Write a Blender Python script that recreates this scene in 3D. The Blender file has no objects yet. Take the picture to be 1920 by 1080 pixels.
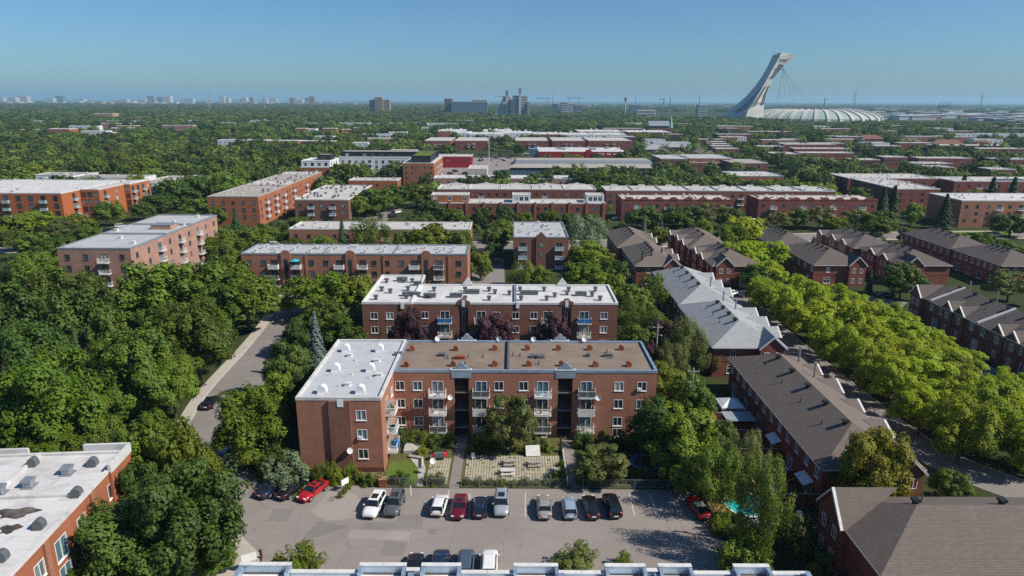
import bpy, math, random
import numpy as np

# ------------------------------------------------------------ camera, sky, sun, exposure
SC = bpy.context.scene
F_PX, CAM_H, HOR = 1280.0, 48.0, 188.0          # focal length (px of a 1920 wide frame), drone height, horizon row
ROLL = math.radians(0.2)
PITCH = math.atan((540 - HOR) / F_PX)
cam_d = bpy.data.cameras.new('camera')
cam_d.sensor_width = 36.0
cam_d.lens = 36.0 * F_PX / 1920.0
cam_d.clip_start = 1.0
cam_d.clip_end = 90000.0
cam = bpy.data.objects.new('camera', cam_d)
SC.collection.objects.link(cam)
fw = np.array([0, math.cos(PITCH), -math.sin(PITCH)]); rt0 = np.array([1.0, 0, 0]); up0 = np.cross(rt0, fw)
rt = rt0 * math.cos(ROLL) + up0 * math.sin(ROLL)
up = -rt0 * math.sin(ROLL) + up0 * math.cos(ROLL)
import mathutils
cam.matrix_world = mathutils.Matrix(((rt[0], up[0], -fw[0], 0), (rt[1], up[1], -fw[1], 0), (rt[2], up[2], -fw[2], CAM_H), (0, 0, 0, 1)))
SC.camera = cam

SUN_EL, SUN_AZ = math.radians(42), math.radians(-16)      # azimuth measured from +X towards +Y
sd = (math.cos(SUN_EL) * math.cos(SUN_AZ), math.cos(SUN_EL) * math.sin(SUN_AZ), math.sin(SUN_EL))
world = bpy.data.worlds.new('World'); SC.world = world
world.use_nodes = True
wn = world.node_tree.nodes; wl = world.node_tree.links
for n in list(wn): wn.remove(n)
sky_n = wn.new('ShaderNodeTexSky'); sky_n.sky_type = 'NISHITA'; sky_n.sun_disc = False
sky_n.sun_elevation = SUN_EL; sky_n.sun_rotation = math.pi / 2 - SUN_AZ
sky_n.altitude = 50; sky_n.air_density = 1.0; sky_n.dust_density = 0.6; sky_n.ozone_density = 2.6
bg = wn.new('ShaderNodeBackground'); bg.inputs[1].default_value = 0.082
wo = wn.new('ShaderNodeOutputWorld')
tint = wn.new('ShaderNodeMix'); tint.data_type = 'RGBA'; tint.blend_type = 'MULTIPLY'; tint.inputs[0].default_value = 1.0; tint.inputs[7].default_value = (0.535, 0.82, 1.10, 1)
wl.new(sky_n.outputs[0], tint.inputs[6]); wl.new(tint.outputs[2], bg.inputs[0]); wl.new(bg.outputs[0], wo.inputs[0])

sun_d = bpy.data.lights.new('sun', 'SUN'); sun_d.energy = 5.0; sun_d.angle = math.radians(0.53); sun_d.color = (1.0, 0.93, 0.82)
sun = bpy.data.objects.new('sun', sun_d); SC.collection.objects.link(sun)
sun.rotation_euler = mathutils.Vector(sd).to_track_quat('Z', 'Y').to_euler()
sun.location = (200, -40, 200)

SC.view_settings.view_transform = 'Standard'; SC.view_settings.look = 'None'
SC.view_settings.exposure = 0.2; SC.view_settings.gamma = 1.0; SC.view_settings.use_curve_mapping = False
SC.cycles.max_bounces = 6; SC.cycles.diffuse_bounces = 2; SC.cycles.glossy_bounces = 2; SC.cycles.transmission_bounces = 3
SC.cycles.transparent_max_bounces = 6; SC.cycles.volume_bounces = 0; SC.cycles.use_denoising = False
SC.cycles.caustics_reflective = False; SC.cycles.caustics_refractive = False

rnd = random.Random(7)

# ------------------------------------------------------------ helpers
def G(x, y, z=0.0):
    """survey helper: the spot at height z seen at photo pixel x, y"""
    d = fw + rt * (x - 960) / F_PX + up * (540 - y) / F_PX
    t = (z - CAM_H) / d[2]
    return (d[0] * t, d[1] * t)

COL = SC.collection
def link(o, parent=None):
    COL.objects.link(o)
    if parent is not None: o.parent = parent
    return o

def tag(o, label=None, cat=None, group=None, kind=None):
    if label: o['label'] = label
    if cat: o['category'] = cat
    if group: o['group'] = group
    if kind: o['kind'] = kind
    return o

def empty(name, loc=(0, 0, 0), rz=0.0, label=None, cat=None, group=None):
    o = bpy.data.objects.new(name, None); o.empty_display_size = 0.5
    o.location = loc; o.rotation_euler = (0, 0, rz)
    link(o)
    return tag(o, label, cat, group)

class MB:
    """collects faces, then builds ONE mesh"""
    def __init__(s): s.v = []; s.f = []; s.m = []
    def quad(s, a, b, c, d, m=0):
        n = len(s.v); s.v += [a, b, c, d]; s.f.append((n, n + 1, n + 2, n + 3)); s.m.append(m)
    def poly(s, pts, m=0):
        n = len(s.v); s.v += list(pts); s.f.append(tuple(range(n, n + len(pts)))); s.m.append(m)
    def box(s, x0, x1, y0, y1, z0, z1, m=0, bottom=True):
        n = len(s.v)
        s.v += [(x0, y0, z0), (x1, y0, z0), (x1, y1, z0), (x0, y1, z0), (x0, y0, z1), (x1, y0, z1), (x1, y1, z1), (x0, y1, z1)]
        fs = [(4, 5, 6, 7), (0, 1, 5, 4), (1, 2, 6, 5), (2, 3, 7, 6), (3, 0, 4, 7)]
        if bottom: fs.append((3, 2, 1, 0))
        s.f += [tuple(n + i for i in f) for f in fs]; s.m += [m] * len(fs)
    def prism(s, pts, z0, z1, m=0, cap=True):
        """pts counter-clockwise in xy"""
        n = len(s.v); k = len(pts)
        s.v += [(p[0], p[1], z0) for p in pts] + [(p[0], p[1], z1) for p in pts]
        for i in range(k):
            j = (i + 1) % k
            s.f.append((n + i, n + j, n + k + j, n + k + i)); s.m.append(m)
        if cap:
            s.f.append(tuple(n + k + i for i in range(k))); s.m.append(m)
            s.f.append(tuple(n + k - 1 - i for i in range(k))); s.m.append(m)
    def extr(s, prof, a, b, axis='x', m=0, caps=True):
        """closed profile extruded from a to b along an axis; the profile is in the other two axes"""
        n = len(s.v); k = len(prof)
        for t in (a, b):
            for p in prof:
                s.v.append((t, p[0], p[1]) if axis == 'x' else (p[0], t, p[1]))
        for i in range(k):
            j = (i + 1) % k
            s.f.append((n + i, n + j, n + k + j, n + k + i)); s.m.append(m)
        if caps:
            s.f.append(tuple(n + k - 1 - i for i in range(k))); s.m.append(m)
            s.f.append(tuple(n + k + i for i in range(k))); s.m.append(m)
    def tube(s, p0, p1, r0, r1=None, n=6, m=0, caps=True):
        r1 = r0 if r1 is None else r1
        p0 = np.array(p0, float); p1 = np.array(p1, float); d = p1 - p0; L = np.linalg.norm(d)
        if L < 1e-6: return
        d /= L
        a = np.cross(d, (0, 0, 1) if abs(d[2]) < 0.9 else (1, 0, 0)); a /= np.linalg.norm(a); b = np.cross(d, a)
        k = len(s.v)
        for p, r in ((p0, r0), (p1, r1)):
            for i in range(n):
                t = 2 * math.pi * i / n
                s.v.append(tuple(p + r * (a * math.cos(t) + b * math.sin(t))))
        for i in range(n):
            j = (i + 1) % n
            s.f.append((k + i, k + j, k + n + j, k + n + i)); s.m.append(m)
        if caps:
            s.f.append(tuple(k + n - 1 - i for i in range(n))); s.m.append(m)
            s.f.append(tuple(k + n + i for i in range(n))); s.m.append(m)
    def lathe(s, prof, n=12, m=0, c=(0, 0)):
        """prof: list of (r, z)"""
        k = len(s.v)
        for r, z in prof:
            for i in range(n):
                t = 2 * math.pi * i / n
                s.v.append((c[0] + r * math.cos(t), c[1] + r * math.sin(t), z))
        for q in range(len(prof) - 1):
            for i in range(n):
                j = (i + 1) % n
                s.f.append((k + q * n + i, k + q * n + j, k + (q + 1) * n + j, k + (q + 1) * n + i)); s.m.append(m)
    def mesh(s, name, mats):
        me = bpy.data.meshes.new(name)
        me.from_pydata([tuple(map(float, p)) for p in s.v], [], s.f)
        for mt in (mats if isinstance(mats, (list, tuple)) else [mats]): me.materials.append(mt)
        if any(s.m): me.polygons.foreach_set('material_index', s.m)
        me.update()
        return me
    def build(s, name, mats, parent=None, loc=None, rz=None):
        return place(name, s.mesh(name, mats), parent, loc, rz)

def place(name, me, parent=None, loc=None, rz=None, scale=None):
    o = bpy.data.objects.new(name, me)
    if loc is not None: o.location = loc
    if rz is not None: o.rotation_euler = (0, 0, rz)
    if scale is not None: o.scale = scale
    return link(o, parent)

def smooth(o):
    o.data.polygons.foreach_set('use_smooth', [True] * len(o.data.polygons)); return o

# ------------------------------------------------------------ procedural materials
def srgb(r, g, b):
    f = lambda c: (c / 255 / 12.92) if c / 255 <= 0.04045 else ((c / 255 + 0.055) / 1.055) ** 2.4
    return (f(r), f(g), f(b))

class NT:
    def __init__(s, name):
        s.m = bpy.data.materials.new(name); s.m.use_nodes = True
        s.n = s.m.node_tree.nodes; s.l = s.m.node_tree.links
        s.b = s.n['Principled BSDF']
    def new(s, t, **kw):
        nd = s.n.new(t)
        for k, v in kw.items(): setattr(nd, k, v)
        return nd
    def put(s, sock, v):
        if hasattr(v, 'is_linked') or hasattr(v, 'links'): s.l.new(v, sock)
        else: sock.default_value = v
    def math(s, op, a, b=0.0, clamp=False):
        nd = s.new('ShaderNodeMath', operation=op, use_clamp=clamp); s.put(nd.inputs[0], a); s.put(nd.inputs[1], b); return nd.outputs[0]
    def mix(s, f, a, b, blend='MIX'):
        nd = s.new('ShaderNodeMix', data_type='RGBA', blend_type=blend)
        s.put(nd.inputs[0], f)
        for i, c in ((6, a), (7, b)):
            if isinstance(c, tuple): c = (*c[:3], 1.0)
            s.put(nd.inputs[i], c)
        return nd.outputs[2]
    def noise(s, vec, scale, detail=4.0, rough=0.55):
        nd = s.new('ShaderNodeTexNoise'); s.l.new(vec, nd.inputs['Vector'])
        nd.inputs['Scale'].default_value = scale; nd.inputs['Detail'].default_value = detail; nd.inputs['Roughness'].default_value = rough
        return nd.outputs[0]
    def ramp(s, f, lo, hi):
        nd = s.new('ShaderNodeMapRange', clamp=True); s.put(nd.inputs[0], f)
        nd.inputs[1].default_value = lo; nd.inputs[2].default_value = hi
        return nd.outputs[0]
    def obj(s): return s.new('ShaderNodeTexCoord').outputs['Object']
    def pos(s): return s.new('ShaderNodeNewGeometry').outputs['Position']
    def scaled(s, vec, sc):
        nd = s.new('ShaderNodeMapping'); s.l.new(vec, nd.inputs[0]); nd.inputs['Scale'].default_value = sc; return nd.outputs[0]
    def bump(s, h, strength=0.3, dist=0.05):
        nd = s.new('ShaderNodeBump'); nd.inputs['Strength'].default_value = strength; nd.inputs['Distance'].default_value = dist
        s.l.new(h, nd.inputs['Height']); s.l.new(nd.outputs[0], s.b.inputs['Normal'])
    def col(s, c): s.put(s.b.inputs['Base Color'], (*c, 1.0) if isinstance(c, tuple) else c)
    def fin(s, rough=0.8, metal=0.0, spec=0.35):
        s.b.inputs['Roughness'].default_value = rough; s.b.inputs['Metallic'].default_value = metal
        s.b.inputs['Specular IOR Level'].default_value = spec
        return s.m

def plain(name, c, rough=0.7, metal=0.0, var=0.12, scale=2.0, spec=0.35, coat=0.0):
    t = NT(name); v = t.obj()
    n = t.noise(v, scale)
    t.col(t.mix(t.ramp(n, 0.35, 0.65), tuple(x * (1 - var) for x in c), tuple(min(1, x * (1 + var)) for x in c)))
    if coat: t.b.inputs['Coat Weight'].default_value = coat; t.b.inputs['Coat Roughness'].default_value = 0.05
    return t.fin(rough, metal, spec)

def brick(name, c, c2, mort=None, rough=0.85):
    """brickwork: courses of slightly different colour, blotches, weathering"""
    t = NT(name); p = t.obj()
    sx = t.new('ShaderNodeSeparateXYZ'); t.l.new(p, sx.inputs[0])
    u = t.math('ADD', sx.outputs[0], sx.outputs[1])
    cx = t.new('ShaderNodeCombineXYZ'); t.put(cx.inputs[0], u); t.put(cx.inputs[1], sx.outputs[2])
    br = t.new('ShaderNodeTexBrick'); t.l.new(cx.outputs[0], br.inputs['Vector'])
    br.inputs['Color1'].default_value = (*c, 1); br.inputs['Color2'].default_value = (*c2, 1)
    m = mort or tuple(0.6 * (a + b) * 0.5 + 0.08 for a, b in zip(c, c2)); br.inputs['Mortar'].default_value = (*m, 1)
    br.inputs['Scale'].default_value = 1.0; br.inputs['Brick Width'].default_value = 0.24; br.inputs['Row Height'].default_value = 0.08
    br.inputs['Mortar Size'].default_value = 0.006; br.inputs['Bias'].default_value = -0.2
    st = t.noise(t.scaled(cx.outputs[0], (0.6, 9.0, 1)), 1.0, 3)
    big = t.noise(cx.outputs[0], 0.35, 4)
    a = t.mix(t.math('MULTIPLY', t.ramp(st, 0.35, 0.7), 0.45), br.outputs[0], tuple(x * 0.62 for x in c))
    a = t.mix(t.math('MULTIPLY', t.ramp(big, 0.4, 0.7), 0.5), a, tuple(min(1, x * 1.4 + 0.025) for x in c2))
    run = t.noise(t.scaled(cx.outputs[0], (1.6, 0.12, 1)), 1.0, 5, 0.7); a = t.mix(t.math('MULTIPLY', t.ramp(run, 0.5, 0.72), 0.4), a, tuple(x * 0.55 for x in c2))
    rep = t.noise(t.scaled(cx.outputs[0], (0.22, 0.5, 1)), 1.0, 2); a = t.mix(t.math('MULTIPLY', t.ramp(rep, 0.56, 0.60), 0.25), a, tuple(min(1, x * 1.2) for x in c))
    t.col(a); t.bump(st, 0.25, 0.03)
    return t.fin(rough, 0, 0.2)

def shingle(name, c):
    t = NT(name); p = t.obj()
    sx = t.new('ShaderNodeSeparateXYZ'); t.l.new(p, sx.inputs[0])
    u = t.math('ADD', sx.outputs[0], sx.outputs[1])
    cx = t.new('ShaderNodeCombineXYZ'); t.put(cx.inputs[0], u); t.put(cx.inputs[1], sx.outputs[2])
    br = t.new('ShaderNodeTexBrick'); t.l.new(cx.outputs[0], br.inputs['Vector'])
    br.inputs['Color1'].default_value = (*[x * 1.12 for x in c], 1); br.inputs['Color2'].default_value = (*[x * 0.88 for x in c], 1)
    br.inputs['Mortar'].default_value = (*[x * 0.55 for x in c], 1); br.inputs['Scale'].default_value = 1.0
    br.inputs['Brick Width'].default_value = 0.5; br.inputs['Row Height'].default_value = 0.11; br.inputs['Mortar Size'].default_value = 0.012
    n = t.noise(p, 0.5, 5); n2 = t.noise(p, 14, 2)
    a = t.mix(t.math('MULTIPLY', t.ramp(n, 0.35, 0.7), 0.35), br.outputs[0], tuple(x * 0.72 for x in c))
    a = t.mix(t.math('MULTIPLY', t.ramp(n2, 0.4, 0.7), 0.3), a, tuple(x * 1.4 for x in c))
    t.col(a); t.bump(n2, 0.4, 0.03)
    return t.fin(0.9, 0, 0.2)

def membrane(name, c, dirt, amount=0.5, seam=0.0):
    """flat roofing: stains, ponding marks, lap seams"""
    t = NT(name); p = t.obj()
    n = t.noise(p, 0.25, 6, 0.65); n2 = t.noise(t.scaled(p, (0.3, 2.0, 1)), 0.8, 4); n3 = t.noise(p, 5, 3)
    a = t.mix(t.math('MULTIPLY', t.ramp(n, 0.45, 0.75), amount), c, dirt)
    a = t.mix(t.math('MULTIPLY', t.ramp(n2, 0.5, 0.8), amount * 0.6), a, tuple(x * 0.8 for x in dirt))
    a = t.mix(t.math('MULTIPLY', t.ramp(n3, 0.5, 0.7), 0.2), a, tuple(x * 0.85 for x in c))
    sm = t.new('ShaderNodeTexBrick'); t.l.new(p, sm.inputs['Vector']); sm.inputs['Scale'].default_value = 1.0; sm.inputs['Brick Width'].default_value = 9.0; sm.inputs['Row Height'].default_value = 1.9; sm.inputs['Mortar Size'].default_value = 0.035
    a = t.mix(t.math('MULTIPLY', sm.outputs['Fac'], 0.35), a, tuple(x * 0.62 for x in c))
    pd = t.noise(p, 0.55, 3, 0.5); ring = t.math('SUBTRACT', 1.0, t.math('MULTIPLY', t.math('ABSOLUTE', t.math('SUBTRACT', pd, 0.6)), 38.0), True)
    a = t.mix(t.math('MULTIPLY', ring, 0.3), a, tuple(x * 0.7 for x in dirt)); a = t.mix(t.math('MULTIPLY', t.ramp(pd, 0.6, 0.66), 0.35), a, tuple(x * 0.85 for x in dirt))
    t.col(a); t.bump(n3, 0.2, 0.02)
    return t.fin(0.85, 0, 0.25)

def gravel(name, c, c2):
    t = NT(name); p = t.obj()
    n = t.noise(p, 0.3, 7, 0.7); n2 = t.noise(p, 8, 3); n3 = t.noise(t.scaled(p, (0.35, 1.6, 1)), 0.6, 5, 0.7)
    a = t.mix(t.ramp(n, 0.35, 0.65), c, c2)
    a = t.mix(t.math('MULTIPLY', t.ramp(n2, 0.45, 0.7), 0.5), a, tuple(x * 0.6 for x in c))
    a = t.mix(t.math('MULTIPLY', t.ramp(n3, 0.58, 0.72), 0.65), a, tuple(x * 0.42 for x in c))
    t.col(a); t.bump(n2, 0.5, 0.04)
    return t.fin(0.95, 0, 0.1)

def asphalt(name, c, crack=0.5):
    t = NT(name); p = t.pos()
    n = t.noise(p, 0.12, 6, 0.65); n2 = t.noise(p, 12, 3); n3 = t.noise(p, 0.7, 5, 0.7)
    w = t.new('ShaderNodeVectorMath', operation='MULTIPLY_ADD'); t.l.new(p, w.inputs[0])
    nz = t.new('ShaderNodeTexNoise'); t.l.new(p, nz.inputs['Vector']); nz.inputs['Scale'].default_value = 0.8; nz.inputs['Detail'].default_value = 5
    vo = t.new('ShaderNodeTexVoronoi', feature='DISTANCE_TO_EDGE'); 
    w.inputs[1].default_value = (1, 1, 1); t.l.new(nz.outputs[1], w.inputs[2]); t.l.new(w.outputs[0], vo.inputs['Vector']); vo.inputs['Scale'].default_value = 0.16
    a = t.mix(t.ramp(n, 0.3, 0.7), tuple(x * 0.86 for x in c), tuple(x * 1.1 for x in c))
    a = t.mix(t.math('MULTIPLY', t.ramp(n3, 0.55, 0.75), 0.5), a, tuple(x * 0.7 for x in c))
    a = t.mix(t.math('MULTIPLY', t.ramp(n2, 0.4, 0.7), 0.25), a, tuple(x * 1.25 for x in c))
    n4 = t.noise(p, 0.33, 7, 0.75); n5 = t.noise(t.scaled(p, (0.25, 1.1, 1)), 0.8, 5)
    a = t.mix(t.math('MULTIPLY', t.ramp(n4, 0.60, 0.72), 0.55), a, tuple(x * 0.55 for x in c))
    a = t.mix(t.math('MULTIPLY', t.ramp(n5, 0.52, 0.75), 0.35), a, tuple(x * 1.22 for x in c))
    cr = t.math('SUBTRACT', 1.0, t.ramp(vo.outputs[0], 0.0, 0.008))
    a = t.mix(t.math('MULTIPLY', cr, crack), a, tuple(x * 0.45 for x in c))
    t.col(a); t.bump(n2, 0.3, 0.02)
    return t.fin(0.9, 0, 0.25)

def soil(name, cs, sc=0.2):
    t = NT(name); p = t.pos()
    n = t.noise(p, sc, 6, 0.65); n2 = t.noise(p, sc * 12, 4); n3 = t.noise(p, 6, 4, 0.7)
    a = t.mix(t.ramp(n, 0.38, 0.62), cs[0], cs[1]); a = t.mix(t.ramp(n2, 0.55, 0.72), a, cs[2])
    a = t.mix(t.math('MULTIPLY', t.ramp(n3, 0.4, 0.7), 0.45), a, tuple(x * 0.5 for x in cs[0]))
    t.col(a); t.bump(n3, 0.8, 0.12)
    return t.fin(0.95, 0, 0.1)

def leafmat(name, dark, light, trans=0.3, randv=0.25, vr=0.4):
    t = NT(name)
    at = t.new('ShaderNodeAttribute'); at.attribute_name = 'tone'
    oi = t.new('ShaderNodeObjectInfo')
    f = t.math('ADD', t.math('MULTIPLY', at.outputs['Fac'], 1 - randv), t.math('MULTIPLY', oi.outputs['Random'], randv))
    c = t.mix(f, dark, light)
    hs = t.new('ShaderNodeHueSaturation'); t.l.new(c, hs.inputs['Color'])
    t.put(hs.inputs['Value'], t.math('ADD', t.math('MULTIPLY', oi.outputs['Random'], vr), 1.0 - vr / 2))
    t.put(hs.inputs['Hue'], t.math('ADD', t.math('MULTIPLY', t.math('FRACT', t.math('MULTIPLY', oi.outputs['Random'], 7.31)), 0.035), 0.4825))
    t.l.new(hs.outputs[0], t.b.inputs['Base Color'])
    tr = t.new('ShaderNodeBsdfTranslucent'); 
    c2 = t.mix(0.6, hs.outputs[0], light); t.l.new(c2, tr.inputs[0])
    mx = t.new('ShaderNodeMixShader'); mx.inputs[0].default_value = trans
    t.fin(0.55, 0, 0.25)
    t.l.new(t.b.outputs[0], mx.inputs[1]); t.l.new(tr.outputs[0], mx.inputs[2])
    t.l.new(mx.outputs[0], t.n['Material Output'].inputs[0])
    return t.m

def glassmat(name, c, rough=0.04):
    """glazing seen from outside: a dim room or a blind behind reflecting glass"""
    t = NT(name); oi = t.new('ShaderNodeObjectInfo'); p = t.obj()
    n = t.noise(t.scaled(p, (3, 1, 0.3)), 2, 2)
    a = t.mix(oi.outputs['Random'], tuple(x * 0.6 for x in c), tuple(x * 1.7 for x in c))
    a = t.mix(t.math('MULTIPLY', t.ramp(n, 0.45, 0.6), 0.4), a, tuple(x * 2.2 + 0.02 for x in c))
    t.col(a); t.b.inputs['Coat Weight'].default_value = 0.6; t.b.inputs['Coat Roughness'].default_value = 0.02
    return t.fin(rough, 0, 0.6)

M = {}
M['brick_red'] = brick('brick_red', (0.385, 0.165, 0.098), (0.295, 0.126, 0.080))
M['brick_brown'] = brick('brick_brown', (0.235, 0.10, 0.066), (0.18, 0.08, 0.057))
M['brick_orange'] = brick('brick_orange', (0.36, 0.125, 0.055), (0.30, 0.10, 0.05))
M['brick_pink'] = brick('brick_pink', (0.40, 0.225, 0.165), (0.34, 0.19, 0.145))
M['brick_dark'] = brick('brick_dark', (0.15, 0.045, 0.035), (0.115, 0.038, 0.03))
M['brick_town'] = brick('brick_town', (0.255, 0.078, 0.050), (0.19, 0.060, 0.042))
M['brick_tan'] = brick('brick_tan', (0.42, 0.27, 0.14), (0.36, 0.22, 0.12))
M['brick_band'] = plain('brick_band', (0.13, 0.045, 0.035), 0.85)
M['panel_orange'] = plain('panel_orange', (0.38, 0.115, 0.042), 0.7)
M['white_clad'] = plain('white_clad', (0.66, 0.67, 0.68), 0.6, var=0.05)
M['black_clad'] = plain('black_clad', (0.022, 0.022, 0.026), 0.5)
M['red_metal'] = plain('red_metal', (0.30, 0.018, 0.025), 0.45)
M['concrete'] = plain('concrete', (0.42, 0.40, 0.37), 0.85, var=0.15, scale=1.2)
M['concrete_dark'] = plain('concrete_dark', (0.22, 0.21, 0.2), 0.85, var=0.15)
M['white_paint'] = plain('white_paint', (0.78, 0.78, 0.77), 0.45, var=0.05)
M['off_white'] = plain('off_white', (0.62, 0.61, 0.58), 0.6, var=0.1)
M['black_metal'] = plain('black_metal', (0.02, 0.02, 0.02), 0.5)
M['grey_metal'] = plain('grey_metal', (0.34, 0.36, 0.38), 0.4, metal=0.5)
M['blue_flashing'] = plain('blue_flashing', (0.40, 0.50, 0.60), 0.32, metal=0.55, var=0.12, scale=0.8)
M['grey_flashing'] = plain('grey_flashing', (0.30, 0.32, 0.34), 0.4, metal=0.3)
M['rust'] = plain('rust', (0.25, 0.075, 0.03), 0.8, var=0.35, scale=6)
M['vent_dark'] = plain('vent_dark', (0.12, 0.13, 0.14), 0.55, metal=0.2)
M['wood'] = plain('wood', (0.30, 0.17, 0.09), 0.8, var=0.25, scale=5)
M['wood_red'] = plain('wood_red', (0.22, 0.065, 0.03), 0.8, var=0.25, scale=4)
M['wood_grey'] = plain('wood_grey', (0.36, 0.33, 0.30), 0.85, var=0.2, scale=4)
M['pole_wood'] = plain('pole_wood', (0.40, 0.36, 0.31), 0.85, var=0.2, scale=5)
M['bark'] = plain('bark', (0.085, 0.06, 0.042), 0.95, var=0.35, scale=6)
M['roof_white'] = membrane('roof_white', (0.60, 0.59, 0.575), (0.36, 0.335, 0.31), 0.65)
M['roof_grey'] = membrane('roof_grey', (0.44, 0.445, 0.45), (0.32, 0.32, 0.32), 0.65)
M['roof_pale'] = membrane('roof_pale', (0.53, 0.50, 0.465), (0.33, 0.295, 0.265), 0.75)
M['roof_wing'] = membrane('roof_wing', (0.46, 0.465, 0.48), (0.37, 0.37, 0.38), 0.45)
M['roof_stained'] = membrane('roof_stained', (0.80, 0.78, 0.75), (0.40, 0.36, 0.32), 0.55)
M['soot'] = membrane('soot', (0.05, 0.04, 0.035), (0.3, 0.26, 0.22), 0.7)
M['roof_gravel'] = gravel('roof_gravel', (0.27, 0.21, 0.165), (0.19, 0.15, 0.12))
M['roof_dun'] = gravel('roof_dun', (0.33, 0.30, 0.27), (0.42, 0.385, 0.345))
M['shingle_brown'] = shingle('shingle_brown', (0.168, 0.136, 0.116))
M['shingle_grey'] = shingle('shingle_grey', (0.33, 0.34, 0.345))
M['shingle_dark'] = shingle('shingle_dark', (0.132, 0.109, 0.097))
M['shingle_red'] = shingle('shingle_red', (0.22, 0.11, 0.08))
M['asphalt_lot'] = asphalt('asphalt_lot', (0.258, 0.226, 0.206), 0.45)
M['asphalt_road'] = asphalt('asphalt_road', (0.225, 0.202, 0.186), 0.6)
M['asphalt_patch'] = asphalt('asphalt_patch', (0.205, 0.186, 0.175), 0.1)
M['asphalt_patch_pale'] = asphalt('asphalt_patch_pale', (0.305, 0.27, 0.245), 0.3)
M['sidewalk'] = asphalt('sidewalk', (0.42, 0.375, 0.325), 0.3)
M['kerb'] = plain('kerb', (0.45, 0.43, 0.40), 0.85)
M['paint_line'] = plain('paint_line', (0.55, 0.53, 0.46), 0.7, var=0.3, scale=8)
M['ground'] = soil('ground', ((0.040, 0.054, 0.020), (0.052, 0.068, 0.022), (0.11, 0.09, 0.048)))
M['lawn'] = soil('lawn', ((0.10, 0.16, 0.025), (0.13, 0.19, 0.03), (0.19, 0.19, 0.06)), 0.5)
M['dry_soil'] = soil('dry_soil', ((0.26, 0.19, 0.13), (0.20, 0.15, 0.10), (0.32, 0.26, 0.19)), 0.8)
M['paver'] = plain('paver', (0.41, 0.37, 0.27), 0.9, var=0.2, scale=1.5)
M['glass'] = glassmat('glass', (0.028, 0.036, 0.042))
M['glass_blind'] = glassmat('glass_blind', (0.16, 0.19, 0.20), 0.15)
M['glass_blue'] = glassmat('glass_blue', (0.05, 0.10, 0.12))
M['rail_glass'] = plain('rail_glass', (0.30, 0.42, 0.46), 0.12, var=0.1, spec=0.6)
M['teal'] = plain('teal', (0.02, 0.42, 0.44), 0.6)
M['blue_cloth'] = plain('blue_cloth', (0.03, 0.17, 0.45), 0.7)
M['red_cloth'] = plain('red_cloth', (0.62, 0.03, 0.05), 0.7)
M['tent_red'] = plain('tent_red', (0.70, 0.05, 0.06), 0.7)
M['river'] = plain('river', (0.22, 0.33, 0.40), 0.25, var=0.05, scale=0.001)
M['bed'] = soil('bed', ((0.10, 0.115, 0.035), (0.15, 0.125, 0.065), (0.085, 0.12, 0.025)), 0.9)
M['glass_curtain'] = glassmat('glass_curtain', (0.30, 0.30, 0.285), 0.3)
# ------------------------------------------------------------ windows, balconies, blocks
_win = {}
def win_mesh(w, h, style='slide', frame='white_paint'):
    """window frame with mullions; local x along the wall, -y outwards, origin at the lower left corner"""
    k = ('f', round(w, 2), round(h, 2), style, frame)
    if k not in _win:
        b = MB(); t = 0.075
        b.box(0, t, -0.03, 0.10, 0, h); b.box(w - t, w, -0.03, 0.10, 0, h)
        b.box(t, w - t, -0.028, 0.10, h - t, h); b.box(t, w - t, -0.03, 0.10, 0, t)
        b.box(-0.05, w + 0.05, -0.09, 0.02, -0.06, 0.0)                               # sill
        if style in ('slide', 'door'): b.box(w / 2 - 0.035, w / 2 + 0.035, -0.02, 0.08, t, h - t)
        if style == 'grid':
            b.box(w / 2 - 0.03, w / 2 + 0.03, -0.02, 0.08, t, h - t)
            b.box(t, w - t, -0.018, 0.078, h * 0.62, h * 0.62 + 0.05)
        _win[k] = b.mesh('window', M[frame])
    return _win[k]
def pane_mesh(w, h, g):
    k = ('p', round(w, 2), round(h, 2), g)
    if k not in _win:
        b = MB(); b.box(0.04, w - 0.04, 0.06, 0.085, 0.04, h - 0.04); _win[k] = b.mesh('pane', M[g])
    return _win[k]
def winpane_mesh(w, h, style, frame, g):
    k = ('wp', round(w, 2), round(h, 2), style, frame, g)
    if k not in _win:
        b = MB(); t = 0.09
        b.box(0, t, -0.03, 0.10, 0, h); b.box(w - t, w, -0.03, 0.10, 0, h); b.box(t, w - t, -0.028, 0.10, h - t, h); b.box(t, w - t, -0.03, 0.10, 0, t)
        if style != 'one': b.box(w / 2 - 0.04, w / 2 + 0.04, -0.02, 0.08, t, h - t)
        b.box(t, w - t, 0.06, 0.085, t, h - t, 1)
        _win[k] = b.mesh('window', [M[frame], M[g]])
    return _win[k]
_glass_pick = ['glass', 'glass', 'glass_blind', 'glass_blue', 'glass', 'glass_curtain', 'glass']

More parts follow.
